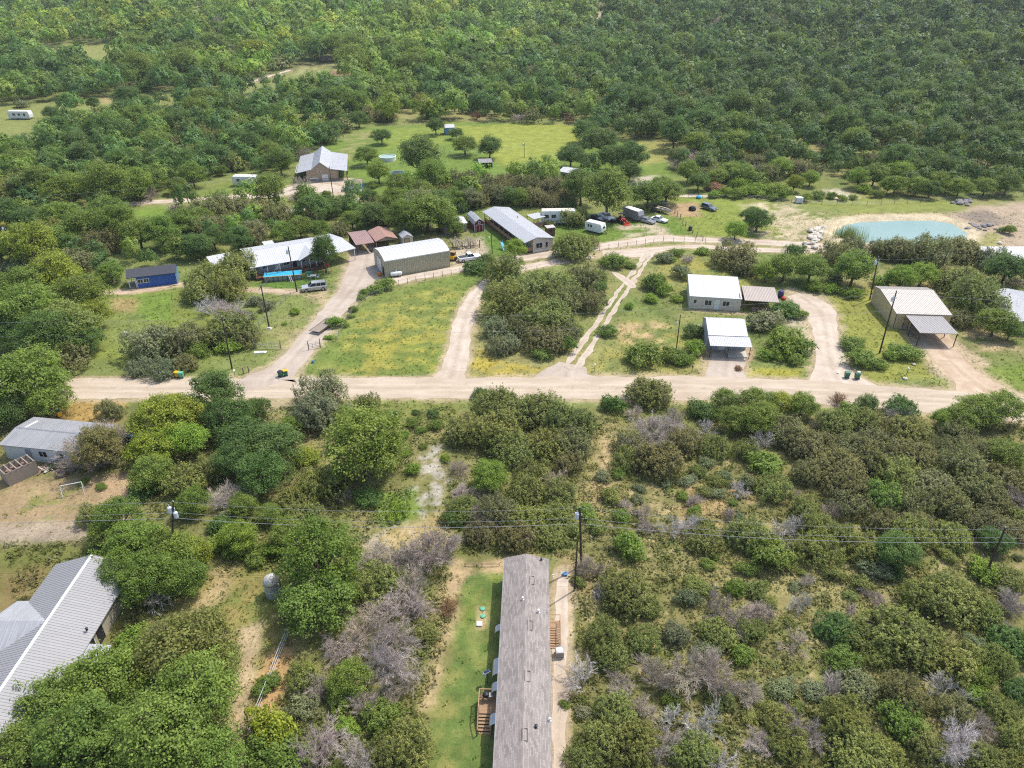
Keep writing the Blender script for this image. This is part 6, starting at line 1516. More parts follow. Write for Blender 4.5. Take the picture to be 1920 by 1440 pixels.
LIST = '''
o 55 459 46 y|c 128 488 44 n|s 30 500 30 p|o 105 522 46 y|o 45 540 48 g|o 150 560 46 g|o 60 590 56 g|o 120 610 56 v|o 168 590 34 y|o 20 625 42 k|o 90 640 50 k|o 160 635 33 k|c 118 668 46 n
o 48 705 68 g|o 85 748 42 g|o 10 765 40 k|o 100 715 25 g|o 205 507 26 g
c 400 518 48 v|c 442 505 36 v|c 372 545 34 v|c 430 540 34 v|d 393 578 26 w|b 430 592 40 b|c 432 612 46 v|c 462 632 28 n|c 400 632 30 v
c 282 648 44 p|c 346 640 38 n|c 262 688 24 p|c 303 692 28 p|c 345 680 24 n|s 372 660 20 g|s 428 648 24 l|s 478 565 16 p|s 500 575 14 p|s 553 583 11 l|s 533 607 5 l|s 630 606 15 l|s 617 632 8 l|s 460 590 18 g
s 723 533 18 g|s 703 543 14 g|s 685 547 12 g|s 677 557 9 g|s 663 580 8 g|s 657 593 7 g|s 648 610 7 g
c 945 508 42 v|s 891 500 23 k|s 914 487 17 k|c 990 540 46 v|c 1042 542 44 v|c 1096 518 34 n|c 1124 518 16 v|s 1122 536 18 k|c 948 568 44 v|c 1060 562 42 n|c 1108 566 30 n|c 1030 595 46 v|c 985 608 36 n|c 1000 575 36 v
s 918 553 14 l|c 930 615 26 p|c 933 650 26 p|c 955 645 22 p|c 1022 632 42 n|c 1060 622 32 n|s 1017 661 22 g|s 1050 645 26 k|s 1078 618 16 g|s 1138 620 19 g|s 1150 490 24 g|s 1182 497 12 g|s 1228 532 23 g
s 1245 484 17 p|s 1278 512 20 p|s 1255 487 11 l|b 1290 486 13 b|s 1268 474 14 g|s 1210 664 36 g|s 1262 668 24 g|s 1300 622 20 k|s 1302 654 20 l|s 1283 676 18 g|s 1190 670 20 g|s 1220 560 14 l|s 1245 545 16 l|s 1270 560 12 l|s 1180 575 9 l
c 1378 478 42 n|c 1400 497 28 n|o 1380 432 20 l|o 1421 412 26 k|o 1408 405 20 k|s 1318 470 14 l|o 1437 508 23 l|o 1473 498 34 g|o 1520 503 32 g|c 1492 470 22 k|c 1568 476 36 n|c 1600 468 26 n|o 1602 505 36 g|s 1530 537 19 l|c 1562 520 20 p|s 1600 550 19 l|s 1560 540 16 l
c 1688 468 36 n|c 1742 478 40 n|c 1796 465 38 n|c 1650 470 25 n|o 1690 522 27 l|o 1730 514 28 l|s 1655 528 20 l|c 1815 530 46 v|c 1828 565 50 v|c 1800 595 28 n|c 1790 520 34 n|o 1890 500 36 k|c 1868 490 30 p|b 1905 525 18 b|o 1868 603 33 g|o 1895 620 22 g|s 1850 480 20 g|s 1912 560 18 k
s 1437 602 32 p|s 1475 580 26 k|s 1470 642 40 l|s 1502 648 25 g|s 1440 665 18 l|s 1420 612 16 p|s 1500 590 15 g|s 1490 672 20 g|s 1597 643 24 g|s 1613 673 27 g|s 1647 682 18 g|s 1697 660 28 g|s 1672 668 14 l|s 1385 690 8 r
o 300 780 56 y|o 352 775 42 y|o 348 822 42 l|o 285 832 46 y|o 318 760 30 y|c 205 770 26 n|b 178 840 52 b|b 160 862 38 b|b 205 832 36 b|o 402 742 46 k|o 432 782 46 k|o 478 765 26 k|o 455 815 48 k|o 512 832 50 k|o 440 862 38 k|o 492 885 46 k|o 545 800 20 g
c 602 738 48 p|c 596 778 44 p|c 628 778 32 v|d 655 768 16 w|b 628 792 11 b|c 690 758 26 v|o 682 842 70 g|o 720 850 40 g|s 575 855 28 y|c 604 905 48 v|c 556 938 38 v|c 638 895 28 n|b 645 930 18 b|s 690 930 26 k
o 282 888 38 g|s 268 918 28 k|c 345 895 42 v|o 360 938 33 g|b 432 935 36 b|c 398 882 34 v|o 455 945 26 g|c 176 962 30 v|o 222 972 40 g|o 195 1000 28 g|s 190 912 10 g|s 157 903 9 g|s 108 870 12 k|o 505 962 25 g|c 572 968 34 v|o 448 1010 33 l|s 520 1020 14 l|s 415 985 25 k|o 540 1000 30 g
s 748 955 21 l|s 735 968 14 l|s 775 880 15 l|s 730 780 17 k|s 775 792 14 g|s 780 773 8 k|s 812 775 13 k|s 818 797 15 g|s 790 806 11 g|s 757 815 11 l|s 793 836 9 g|s 762 850 9 l|s 835 860 10 l
c 935 758 50 v|c 903 738 19 k|c 868 808 36 v|c 1012 768 48 v|c 1066 790 50 v|c 1072 830 42 n|c 1034 828 46 v|c 930 808 44 v|c 962 838 42 v|c 1066 868 28 n|b 1000 824 17 b|o 917 886 36 l|b 860 878 22 b|b 975 868 15 b|c 1002 884 34 v|b 1037 900 28 b|c 988 918 38 v|c 1052 925 34 v|b 895 925 22 b|b 866 922 20 b|c 872 950 34 v|c 930 960 38 n|b 908 972 32 b|c 985 972 38 v|c 1045 962 34 v|s 850 972 22 k|s 1100 960 22 g|b 995 1000 24 b|c 900 1000 32 n|c 965 1008 34 n|c 1030 1000 30 v
c 1220 735 40 v|s 1150 760 22 k|b 1190 772 18 b|b 1262 792 26 b|b 1232 808 42 b|c 1182 830 32 n|c 1232 862 46 n|c 1280 832 34 n|c 1176 862 28 v|b 1212 840 38 b|s 1318 772 26 k|o 1360 752 26 g|o 1378 785 30 g|d 1326 803 22 w|c 1338 836 30 v|o 1420 748 36 g|o 1424 784 36 g|o 1466 752 28 y|o 1505 756 28 g|b 1572 748 18 r|d 1432 826 32 w|c 1470 804 40 n|c 1502 832 36 n|c 1398 842 26 v|s 1434 868 32 g|b 1545 800 19 b|c 1562 790 34 v|c 1538 832 28 n|c 1566 872 46 n|b 1530 852 18 b|s 1325 867 16 p|s 1290 900 16 p|s 1360 892 13 p|c 1450 912 36 v|c 1602 842 42 n|c 1642 832 42 n|c 1512 890 28 n|c 1592 912 42 n|d 1388 918 22 w|c 1510 955 28 v|s 1345 925 14 p|s 1250 905 13 p|s 1200 915 12 p|s 1280 930 12 g
c 1628 757 22 k|c 1692 762 30 k|b 1686 780 24 w|s 1592 780 28 g|c 1622 790 32 v|o 1770 785 23 l|c 1702 802 40 v|c 1652 800 28 n|o 1838 762 40 g|o 1882 760 40 g|o 1802 778 32 g|c 1802 812 32 n|c 1760 832 28 n|c 1712 852 42 n|b 1757 842 14 b|s 1782 856 19 l|c 1826 850 32 n|o 1884 845 38 g|c 1642 862 42 n|c 1582 882 40 n|c 1682 892 42 v|c 1802 868 44 n|c 1742 902 40 p|c 1832 902 44 n|c 1900 902 38 n|c 1652 932 36 g|c 1702 942 40 n|c 1782 942 40 n|c 1862 932 36 n|b 1902 932 26 b|c 1592 942 36 n|b 1642 915 17 b|c 1662 980 36 n|c 1722 985 36 n|c 1850 980 36 n|c 1902 992 32 n|o 1872 1012 28 k|c 1780 1000 36 v|b 1800 960 22 b|c 1740 870 30 v|c 1870 880 30 n
o 250 1020 56 g|o 320 1035 58 g|o 283 1085 58 g|o 225 1078 44 g|o 345 1085 40 g|o 360 1045 34 y
o 110 1310 68 g|o 202 1288 76 g|o 335 1222 86 v|o 368 1312 78 g|o 165 1398 86 g|o 48 1412 70 g|o 302 1402 88 g|o 388 1425 66 g|o 270 1330 60 g|o 410 1250 42 v|o 90 1370 50 k
s 252 1198 29 l|s 512 1372 48 y|s 520 1420 56 g|o 600 1052 72 g|o 585 1128 66 g|o 628 1100 50 g|s 500 1282 24 g|s 420 1015 30 g|s 450 1028 26 g|s 517 1033 26 l|s 480 1048 20 g|d 287 1117 38 w|s 205 960 24 g
c 567 1268 36 v|b 605 1290 36 b|b 600 1400 46 b|b 723 1045 46 b|b 813 1037 48 b|b 768 1050 40 b|b 750 1133 48 b|b 680 1173 44 b|b 740 1195 48 b|b 725 1250 48 b|b 752 1282 34 b|c 800 1187 24 v|b 842 1138 22 r|c 703 1093 42 v|o 655 1268 38 g|b 682 1320 30 b|s 720 1345 36 g|c 768 1392 44 v|b 672 1422 40 b|s 650 1362 22 l|b 770 1100 36 b|b 640 1215 38 b|c 745 1085 26 v|s 570 1330 28 p|b 790 1140 26 b|c 720 1410 36 v|s 640 1310 28 g
s 1180 1027 32 g|b 1108 1066 26 b|c 1175 1113 48 v|d 1120 1105 20 w|c 1130 1190 36 v|c 1205 1200 32 v|d 1092 1272 42 w|c 1145 1230 34 v|b 1235 1270 36 b|c 1155 1335 42 v|c 1122 1385 40 v|c 1192 1390 46 v|d 1265 1347 36 w|s 1258 1308 22 g|s 1060 1320 10 g|c 1090 1425 34 v|b 1250 1400 34 b|c 1215 1135 26 v|b 1160 1280 26 b
b 1357 1147 38 b|b 1420 1147 30 b|c 1348 1187 34 v|s 1392 1228 22 g|b 1300 1258 52 b|b 1345 1275 40 b|d 1312 1353 44 w|c 1308 1405 36 v|d 1357 1432 30 w|c 1570 1175 38 k|s 1577 1237 32 g|d 1493 1207 34 b|s 1467 1290 26 p|s 1527 1293 24 p|c 1692 1187 64 v|c 1778 1230 54 v|c 1830 1262 34 g|c 1773 1117 56 v|c 1725 1122 38 v|c 1845 1148 36 v|b 1897 1133 28 b|c 1900 1200 42 k|d 1772 1293 42 w|c 1692 1302 42 n|c 1608 1282 36 p|c 1700 1352 42 g|c 1580 1355 48 v|b 1520 1378 40 b|c 1612 1402 56 v|c 1480 1395 36 v|b 1800 1395 46 w|b 1848 1360 32 b|c 1905 1387 34 v|c 1912 1293 30 k|b 1400 1300 28 b|c 1640 1230 26 v|b 1425 1390 28 b|c 1740 1400 38 v
c 1322 1010 34 v|c 1398 1003 38 v|s 1447 1045 38 g|s 1327 1058 14 g|s 1398 1068 17 g|c 1533 1027 44 v|c 1527 985 30 v|d 1475 985 34 w|c 1623 1033 34 v|o 1680 1035 38 k|c 1708 1000 40 v|s 1680 1075 20 k|s 1847 1070 28 l|b 1290 985 24 w|d 1260 990 24 w|s 1420 1030 20 g|s 1640 1070 26 p|c 1580 1000 28 v|b 1555 960 22 b
o 715 254 18 k|o 687 290 22 g|o 788 297 38 k|o 709 325 21 l|o 817 238 16 k|o 855 248 14 k|o 872 270 23 g|o 918 278 22 k|o 1070 290 28 k|o 1125 262 36 k|o 1150 290 34 k|o 1185 295 30 k|o 1100 240 30 k|o 1180 320 22 k|o 1215 360 34 g|o 1250 355 30 g|o 1140 370 44 g|o 1090 355 34 k|c 1030 420 10 v|c 1080 408 26 v|c 1070 462 38 v|c 1102 452 20 v|o 965 468 20 l|c 870 415 16 g|o 735 385 26 g|o 800 395 44 g|o 760 410 34 g|o 700 400 28 k|o 835 410 26 g|o 855 425 18 g
d 395 318 16 b|o 415 318 12 g|d 470 340 18 b|d 562 345 18 b|o 568 352 9 g|o 490 360 14 g|o 360 330 24 g|o 330 345 20 g|d 282 365 20 b|o 525 305 26 g|o 505 290 22 g|o 540 285 18 k|o 625 235 18 k|o 640 222 16 k|o 672 222 18 k|o 600 250 14 k|s 700 348 10 g|s 612 365 10 g
o 1895 428 12 g|s 1880 432 9 g|s 1340 350 18 r|o 1690 320 26 l|o 1680 345 22 g|s 1620 355 14 l|s 1645 365 12 g|o 1760 340 22 g|s 1535 365 16 g|s 1510 372 12 g|s 1458 360 22 l|s 1420 355 20 l|s 1390 350 18 l|s 1360 330 20 l|o 1240 345 22 g|o 420 100 4 g|o 175 195 12 k|o 135 185 14 k|o 95 213 14 k|o 110 214 9 k|s 40 195 14 p|o 270 190 14 k
c 870 342 28 n|c 908 348 28 n|c 950 338 27 n|c 990 346 28 n|c 1030 350 28 n|c 1062 362 24 n|o 882 372 20 p|o 935 362 20 p|o 975 372 18 g|c 1010 372 20 n|o 740 378 26 g|o 790 392 36 p|o 692 372 20 k|c 650 384 26 k|c 602 394 25 k|c 700 396 26 n|o 850 372 22 g|c 830 360 22 n|o 660 410 22 g|c 720 410 22 n
c 360 400 32 n|c 402 394 34 n|c 442 388 32 n|c 482 394 32 n|c 522 404 28 n|o 562 422 28 g|o 532 432 26 g|o 472 426 26 p|c 420 420 32 n|c 380 430 32 n|o 340 425 30 g|o 300 440 34 g|o 260 440 34 g|o 220 422 38 g|o 160 422 40 g|o 112 402 36 g|o 130 350 42 g|o 200 355 42 g|o 250 345 34 g|c 60 342 38 n|c 20 352 38 v|o 100 442 36 g|o 400 450 22 k|c 350 455 26 k|o 600 430 20 g
s 1340 365 12 l|s 1362 362 14 l|s 1385 365 15 g|s 1405 360 16 l|s 1430 362 15 l|s 1455 368 14 g|o 1395 330 22 g|o 1372 318 22 g|o 1345 330 20 g|o 1310 340 20 k|o 1290 325 20 g|c 1440 322 26 n|o 1465 312 22 l|c 1500 318 24 n|o 1520 335 16 l|o 1490 345 16 y|c 1420 300 22 n|o 1610 335 20 l|o 1640 330 22 g|o 1665 350 16 l|o 1720 350 20 g|o 1745 355 18 k|o 1800 350 22 g|o 1850 345 24 g|o 1890 345 24 k|s 1560 368 10 g|s 1580 372 10 l|s 1600 370 9 g
c 1870 1240 36 v|c 1882 1330 34 v|c 1850 1422 38 v|b 1890 1180 24 b|s 1830 1302 24 g|c 1908 1440 34 v|c 1890 1078 30 v|c 1790 1330 32 n|c 1660 1410 34 v|c 1450 1340 30 v|b 1560 1290 26 b|c 1410 1180 28 v|b 1470 1340 24 b|c 1600 1190 30 v|b 1640 1120 20 b|c 1350 1310 26 v|b 1210 1330 28 b|c 1270 1190 24 p|b 1500 1130 22 w|c 1280 1410 30 v
c 860 386 20 k|c 893 374 25 n|c 925 366 25 n|c 962 368 25 k|c 1000 373 23 n|c 1036 379 20 n|c 1066 384 18 k|c 940 350 24 n
'''
def plantat(kind, base, rpx, c, zs):
    x, y = P(*base); plant(kind, x, y, rpx/PXS(x, y), c, None, zs)
plantat('oak', (612, 511), 24, 'k', 2.0); plantat('oak', (198, 878), 44, 'n', 1.4); plantat('brush', (192, 872), 40, 'b', 1.6)
KL = {'o': 'oak', 'c': 'cedar', 's': 'shrub', 'b': 'brush', 'd': 'dead'}
for ln in LIST.strip().splitlines():
    for it in ln.split('|'):
        k, px, py, rp, c = it.split()
        plantpx(KL[k], float(px), float(py), float(rp), c)

SCRUB = polyw([(1070, 860), (1915, 960), (1915, 1435), (1075, 1435)])
for i in range(900):
    x, y = prg.uniform(2, 75), prg.uniform(41, 84)
    if not inpoly([x], [y], SCRUB)[0]: continue
    r_ = prg.uniform(.6, 1.5)
    if min(math.hypot(p['x']-x, p['y']-y)-p['r']*.7 for p in PLANTS) < r_*.8: continue
    if near_road(np.array([x]), np.array([y]), 1.0)[0]: continue
    k = prg.choice(['shrub', 'shrub', 'shrub', 'brush']); plant(k, x, y, r_, 'b' if k == 'brush' else prg.choice('pvvgvv'))
    if sum(1 for p in PLANTS if p['kind'] == 'shrub') > 205: break
# ---- woods: single trees near, the far hillside as one mass
WOODS = polyw([(-500, 520), (0, 505), (190, 532), (235, 508), (345, 498), (400, 492), (440, 480), (500, 466), (600, 448), (690, 436), (760, 425), (870, 396), (925, 372), (1020, 372), (1180, 352), (1280, 345), (1350, 362), (1420, 368), (1560, 362), (1650, 362), (1920, 358), (2500, 352), (2700, 20), (1400, 2), (500, 2), (-900, 10)])
CLEAR = [polyw(p) for p in (
 [(588, 305), (605, 272), (690, 236), (860, 226), (1090, 234), (1125, 262), (1240, 268), (1270, 330), (1240, 372), (1150, 385), (1110, 330), (1040, 325), (1000, 330), (900, 345), (830, 352), (745, 365), (690, 375), (660, 380), (600, 372), (560, 372), (500, 378), (400, 384), (300, 393), (180, 405), (-60, 425), (-60, 398), (150, 385), (270, 374), (330, 360), (380, 335), (470, 322), (545, 340), (548, 300)],
 [(-300, 205), (130, 192), (250, 174), (330, 176), (380, 186), (330, 198), (240, 208), (115, 213), (90, 250), (60, 262), (-300, 270)],
 [(375, 190), (415, 175), (470, 158), (510, 140), (560, 122), (650, 118), (690, 138), (640, 150), (520, 158), (440, 184)],
 [(70, 92), (180, 84), (282, 84), (290, 98), (150, 110), (80, 108)], [(383, 66), (427, 63), (437, 94), (396, 94)], [(341, 18), (394, 15), (390, 36), (346, 36)], [(1106, 18), (1142, 18), (1132, 52), (1110, 52)],
 [(255, 395), (330, 386), (318, 420), (255, 420)], [(465, 410), (540, 402), (610, 393), (680, 378), (730, 372), (720, 366), (650, 366), (560, 385), (470, 398)], [(1420, 380), (1440, 345), (1480, 335), (1545, 332), (1600, 352), (1580, 375)], [(1395, 320), (1420, 300), (1425, 310), (1405, 335)], [(1190, 268), (1250, 262), (1268, 300), (1210, 330)],
 [(1170, 330), (1240, 322), (1240, 352), (1180, 354)], [(55, 270), (75, 255), (100, 232), (110, 245), (85, 300), (70, 320)], [(0, 222), (66, 216), (70, 245), (0, 262)], [(435, 345), (495, 345), (495, 362), (435, 362)], [(625, 138), (655, 138), (655, 150), (625, 150)])]
cand = []; rg = np.random.RandomState(42)
def inclear(x, y, tall=0):
    r = np.zeros(x.shape, bool)
    for c in (CLEAR[1:7] if tall else CLEAR): r |= inpoly(x, y, c)
    return r
y0 = 148.0
while y0 < 1250:
    sp = 5.4 if y0 < 260 else 6.8 if y0 < 400 else 9.2 if y0 < 650 else 11.0 if y0 < 900 else 13.0
    hw = .80*y0+40; n = int(2*hw/sp); X = -hw+sp*np.arange(n)+rg.uniform(-.42, .42, n)*sp; Y = y0+rg.uniform(-.42, .42, n)*sp
    hm = CAM_H/(CAM_H-5.5)
    keep = inpoly(X, Y, WOODS) & ~inclear(X, Y) & ~(inclear(X*hm, Y*hm, 1) & (rg.rand(n) > .2)) & ~near_road(X, Y, 1.6) & (rg.rand(n) > .03)
    for f in FOOT:
        cx = sum(p[0] for p in f)/4
        keep &= ~(inpoly(X, Y, f) | (pdist(X, Y, f, True) < 2.2))
    for x, y in zip(X[keep], Y[keep]): cand.append((x, y, sp))
    y0 += sp*.9
C = np.array(cand); X, Y, S = C.T
# keep single trees clear of the ones placed by hand
near = np.ones(len(X), bool)
for p in PLANTS:
    if p['y'] > 140: near &= np.hypot(X-p['x'], Y-p['y']) > p['r']*.75+1.2
X, Y, S = X[near], Y[near], S[near]
nA = fbm(X, Y, 60, 3); nB = fbm(X+900, Y, 22, 3); u = rg.rand(len(X))
PX, PY = PROJ(X, Y, hill(X, Y))
bright = .85*sstep(.46, .68, nA+.35*np.exp(-((PY-95)/60)**2-((PX-500)/700)**2)+.22*np.exp(-((PY-40)/40)**2-((PX-300)/500)**2)-.25*np.exp(-((PY-150)/35)**2-((PX-200)/350)**2)-.38*sstep(900, 1500, PX))  # last term picks darker leaves to the right: cloud shadow put into colour
kinds = np.where(u < .05, 'brush', np.where(u < .05+.40*sstep(.62, .40, nB)*(.5+.5*(PY > 200)), 'cedar', 'oak'))
kinds = np.where((kinds == 'oak') & (rg.rand(len(X)) < .05), 'shrub', kinds)
cols = []
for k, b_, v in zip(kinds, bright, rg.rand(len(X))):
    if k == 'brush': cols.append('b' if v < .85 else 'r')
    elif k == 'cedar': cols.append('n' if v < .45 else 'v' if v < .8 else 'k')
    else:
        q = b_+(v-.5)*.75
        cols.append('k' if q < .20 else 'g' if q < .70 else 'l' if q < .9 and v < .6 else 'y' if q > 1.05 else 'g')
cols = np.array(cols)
rad = S*np.clip(np.exp(rg.normal(size=len(X))*.24-.50), .32, 1.0)*np.where(kinds == 'cedar', .88, 1)*np.where(kinds == 'shrub', .6, 1)*np.where(kinds == 'brush', .75, 1)
app = rad*PXS(X, Y, 6)
infr = (PX > -40) & (PX < 1960) & (PY > -30)
single = np.zeros(len(X), bool)
for k, mx in (('oak', 290), ('cedar', 295), ('shrub', 285), ('brush', 200)):
    have = sum(1 for p in PLANTS if p['kind'] == k); idx = np.where((kinds == k) & infr)[0]
    idx = idx[np.argsort(-app[idx])][:max(0, mx-have)]; single[idx] = True
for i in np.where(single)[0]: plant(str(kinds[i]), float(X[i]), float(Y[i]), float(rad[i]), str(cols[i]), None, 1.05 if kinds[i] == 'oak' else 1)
# merged woodland
def lod(kind, seed, lev):
    if kind == 'oak': q, t, _ = crown_oak(seed, (11, 9)[lev], (11, 8)[lev], (9, 6)[lev], (.050, .078)[lev], dome=1.0)
    elif kind == 'cedar': q, t, _ = crown_cedar(seed, 6, (22, 15)[lev], (9, 6)[lev], (.045, .070)[lev], 1.2)
    else: q, t, _ = crown_shrub(seed, 7, (8, 6)[lev], (7, 4)[lev], (.075, .11)[lev])
    return q, t
LOD = {(k, l): [lod(k, 200+7*i+l, l) for i in range(4)] for k in ('oak', 'cedar', 'shrub') for l in (0, 1)}
QA, TA, CA = [], [], []
for i in np.where(~single)[0]:
    k = str(kinds[i]); kk = 'shrub' if k in ('shrub', 'brush') else k
    q, t_ = LOD[(kk, 0 if Y[i] < 420 else 1)][rg.randint(4)]
    a = rg.uniform(0, 6.28); c, s = math.cos(a), math.sin(a); r = rad[i]
    x = (q[..., 0]*c-q[..., 1]*s)*r+X[i]; y = (q[..., 0]*s+q[..., 1]*c)*r+Y[i]; z = q[..., 2]*r*rg.uniform(1.0, 1.45)+float(hill(X[i], Y[i]))
    QA.append(np.stack([x, y, z], -1).astype(np.float32)); TA.append(t_)
    b_ = np.array(CLR[str(cols[i])])*(1.12-.36*float(sstep(850, 1500, PX[i])))*rg.uniform(.72, 1.32)*np.array([rg.uniform(.82, 1.06), 1, rg.uniform(.9, 1.15)]); CA.append(np.repeat(b_[None], len(q), 0))  # leaf colour also dims toward the right slope, painted in for its cloud shade
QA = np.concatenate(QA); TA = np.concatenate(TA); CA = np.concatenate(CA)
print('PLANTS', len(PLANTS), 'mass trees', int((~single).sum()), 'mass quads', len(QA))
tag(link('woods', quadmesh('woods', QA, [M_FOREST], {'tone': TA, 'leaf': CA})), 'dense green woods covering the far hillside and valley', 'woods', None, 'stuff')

# ---- the same scrub carried on past both sides of the view
QB, TB, CB_ = [], [], []
y0 = 30.0
while y0 < 150:
    for sgn in (-1, 1):
        hw = .70*y0+6
        for j in range(9):
            x = sgn*(hw+3+j*4.6+rg.uniform(-1.6, 1.6)); y = y0+rg.uniform(-1.5, 1.5); r = rg.uniform(1.6, 3.4)
            if near_road(np.array([x]), np.array([y]), r*.8)[0] or any(inpoly([x], [y], f)[0] or pdist([x], [y], f, True)[0] < r+.5 for f in FOOT): continue
            px, py = PROJ(x, y, 0)
            if (0-r*PXS(x, y) < px < 1920+r*PXS(x, y)) or rg.rand() < .25: continue
            k = 'cedar' if rg.rand() < .65 else 'oak'; q, t_ = LOD[(k, 0)][rg.randint(4)]
            QB.append((q*r*np.array([1, 1, 1.05])+np.array([x, y, 0])).astype(np.float32)); TB.append(t_); CB_.append(np.repeat(np.array(CLR['vngk'[rg.randint(4)]])[None], len(q), 0))
    y0 += 4.6
tag(link('scrub', quadmesh('scrub', np.concatenate(QB), [M_FOREST], {'tone': np.concatenate(TB), 'leaf': np.concatenate(CB_)})), 'olive scrub woods carrying on past the left and right edges of the photo', 'woods', None, 'stuff')
# ---- undergrowth and grass tufts
def soil_at(x, y):
    r = np.clip(np.searchsorted(rows, y), 0, len(rows)-1); c = np.clip(np.round((x/(1.05*rows[r]+28)+1)/2*(NCOL-1)).astype(int), 0, NCOL-1)
    return gc.reshape(len(rows), NCOL, 3)[r, c]
def cover(name, n, ylim, test, size, cols_, blades, label, cat, seed, upright=.5, asp=1.6, spread=.6):
    rg = np.random.RandomState(seed); y = ylim[0]+(ylim[1]-ylim[0])*rg.rand(n)**1.15; x = (rg.rand(n)*2-1)*(.74*y+12)
    k = test(x, y, rg) & ~near_road(x, y, .25)
    for f in FOOT: k &= ~inpoly(x, y, f)
    x, y = x[k], y[k]; m = len(x); s = rg.uniform(*size, m)
    C0 = np.stack([x, y, terrain(x, y)+s*.35], 1); C = np.repeat(C0, blades, 0); ss = np.repeat(s, blades)
    off = rg.normal(size=(len(C), 3))*ss[:, None]*np.array([spread, spread, .28]); C = C+off; C[:, 2] = np.maximum(C[:, 2], .02)
    N = rg.normal(size=(len(C), 3)); N[:, 2] = np.abs(N[:, 2])*(1-upright)+.55
    Q = rhombi(C, N, ss*rg.uniform(.16, .32, len(C)), rg, asp)
    Q[..., 2] = np.maximum(Q[..., 2], .01+terrain(Q[..., 0].ravel(), Q[..., 1].ravel()).reshape(Q.shape[:2]))
    pal = np.array(cols_); ci = np.minimum((fbm(x, y, 5, 3)*1.6-.3+rg.normal(size=m)*.18).clip(0, .999)*len(pal), len(pal)-1).astype(int)
    sc_ = soil_at(x, y); mx_ = .35 if name == 'wildflowers' else .78
    col = np.repeat((pal[ci]*(1-mx_)+sc_*mx_*np.array([.97, 1.08, .9]))*rg.uniform(.92, 1.38, (m, 1)), blades, 0); tn = rg.uniform(.25, .8, len(C))
    tag(link(name, quadmesh(name, Q, [M_FOREST], {'tone': tn, 'leaf': col})), label, cat, None, 'stuff'); print(name, len(Q))
Z_S = polyw([(-900, 752), (2700, 770), (2700, 1750), (-900, 1750)])
BARE = [polyw(p) for p in ([(840, 1040), (1075, 1045), (1075, 1700), (760, 1700), (800, 1320), (845, 1180)], [(-300, 880), (245, 885), (255, 1010), (-300, 1030)], [(320, 1110), (510, 1060), (540, 1200), (470, 1400), (430, 1390), (430, 1200), (330, 1190)], [(100, 745), (240, 745), (230, 800), (90, 810)], [(770, 850), (835, 825), (838, 950), (800, 1000), (700, 1015), (770, 960)])]
def t_scrub(x, y, rg):
    k = inpoly(x, y, Z_S)
    for b_ in BARE: k &= ~inpoly(x, y, b_)
    return k & (fbm(x, y, 6, 3)+rg.rand(len(x))*.35 > .55)
cover('undergrowth', 15000, (36, 105), t_scrub, (.22, .62), [(.12, .14, .04), (.15, .165, .05), (.20, .185, .07), (.13, .16, .07), (.25, .21, .10), (.25, .22, .18)], 14, 'low weeds and undergrowth between the junipers in the foreground scrub', 'undergrowth', 5)
def t_grass(x, y, rg):
    k = np.ones(x.shape, bool)
    for b_ in BARE[1:2]: k &= ~inpoly(x, y, b_) | (rg.rand(len(x)) < .12)
    k &= (~inpoly(x, y, BARE[4]) | (rg.rand(len(x)) < .5)) & (~inpoly(x, y, BARE[0]) | (rg.rand(len(x)) < .1))
    k &= ~inpoly(x, y, WOODS) & ~inpoly(x, y, POND) & (pdist(x, y, POND, True) > 3)
    bare = near_road(x, y, .8)
    return k & (~bare | (rg.rand(len(x)) < .25)) & (fbm(x, y, 3, 2)+rg.rand(len(x))*.5 > .6)
cover('grass', 60000, (36, 200), t_grass, (.12, .34), [(.14, .20, .035), (.18, .22, .045), (.22, .225, .06), (.27, .24, .085), (.31, .26, .12)], 5, 'rough grass tufts over the verges, meadows and scrub', 'grass', 6, .8, 2.2, .5)
def t_yel(x, y, rg): return inpoly(x, y, YEL) & (fbm(x, y, 4, 3)+rg.rand(len(x))*.4 > .62)
YEL = polyw([(650, 640), (700, 605), (842, 605), (838, 692), (730, 705), (660, 690)])
cover('wildflowers', 22000, (105, 135), t_yel, (.08, .17), [(.44, .34, .02), (.34, .31, .025), (.22, .25, .035)], 4, 'yellow wildflowers spread over the middle field', 'wildflowers', 7, .3, 1.2, .5)
# reeds at the pond edge
rg = np.random.RandomState(8)
for gi, (px, py, n, h, lb) in enumerate(((1588, 447, 420, 3.2, 'thick clump of green reeds standing in the near edge of the pond'), (1612, 452, 60, 1.9, 'thin sparse reeds right of the thick clump in the pond'))):
    x, y = P(px, py); Q = []
    for i in range(n):
        ax, ay = rg.normal()*1.9, rg.normal()*.7; hh = h*rg.uniform(.6, 1.1); lx, ly = rg.normal()*.25, rg.normal()*.2; w = .05; a = rg.uniform(0, 3.14); c, s = math.cos(a)*w, math.sin(a)*w
        Q.append([(ax-c, ay-s, -.5), (ax+c, ay+s, -.5), (ax+lx+c*.2, ay+ly+s*.2, hh), (ax+lx-c*.2, ay+ly-s*.2, hh)])
    o = link('reeds', quadmesh('reeds', np.array(Q), [M_LEAF], {'tone': rg.uniform(.2, .8, len(Q))}), None, (x, y, 0)); o.color = (.17, .22, .06, 1); tag(o, lb, 'reeds')

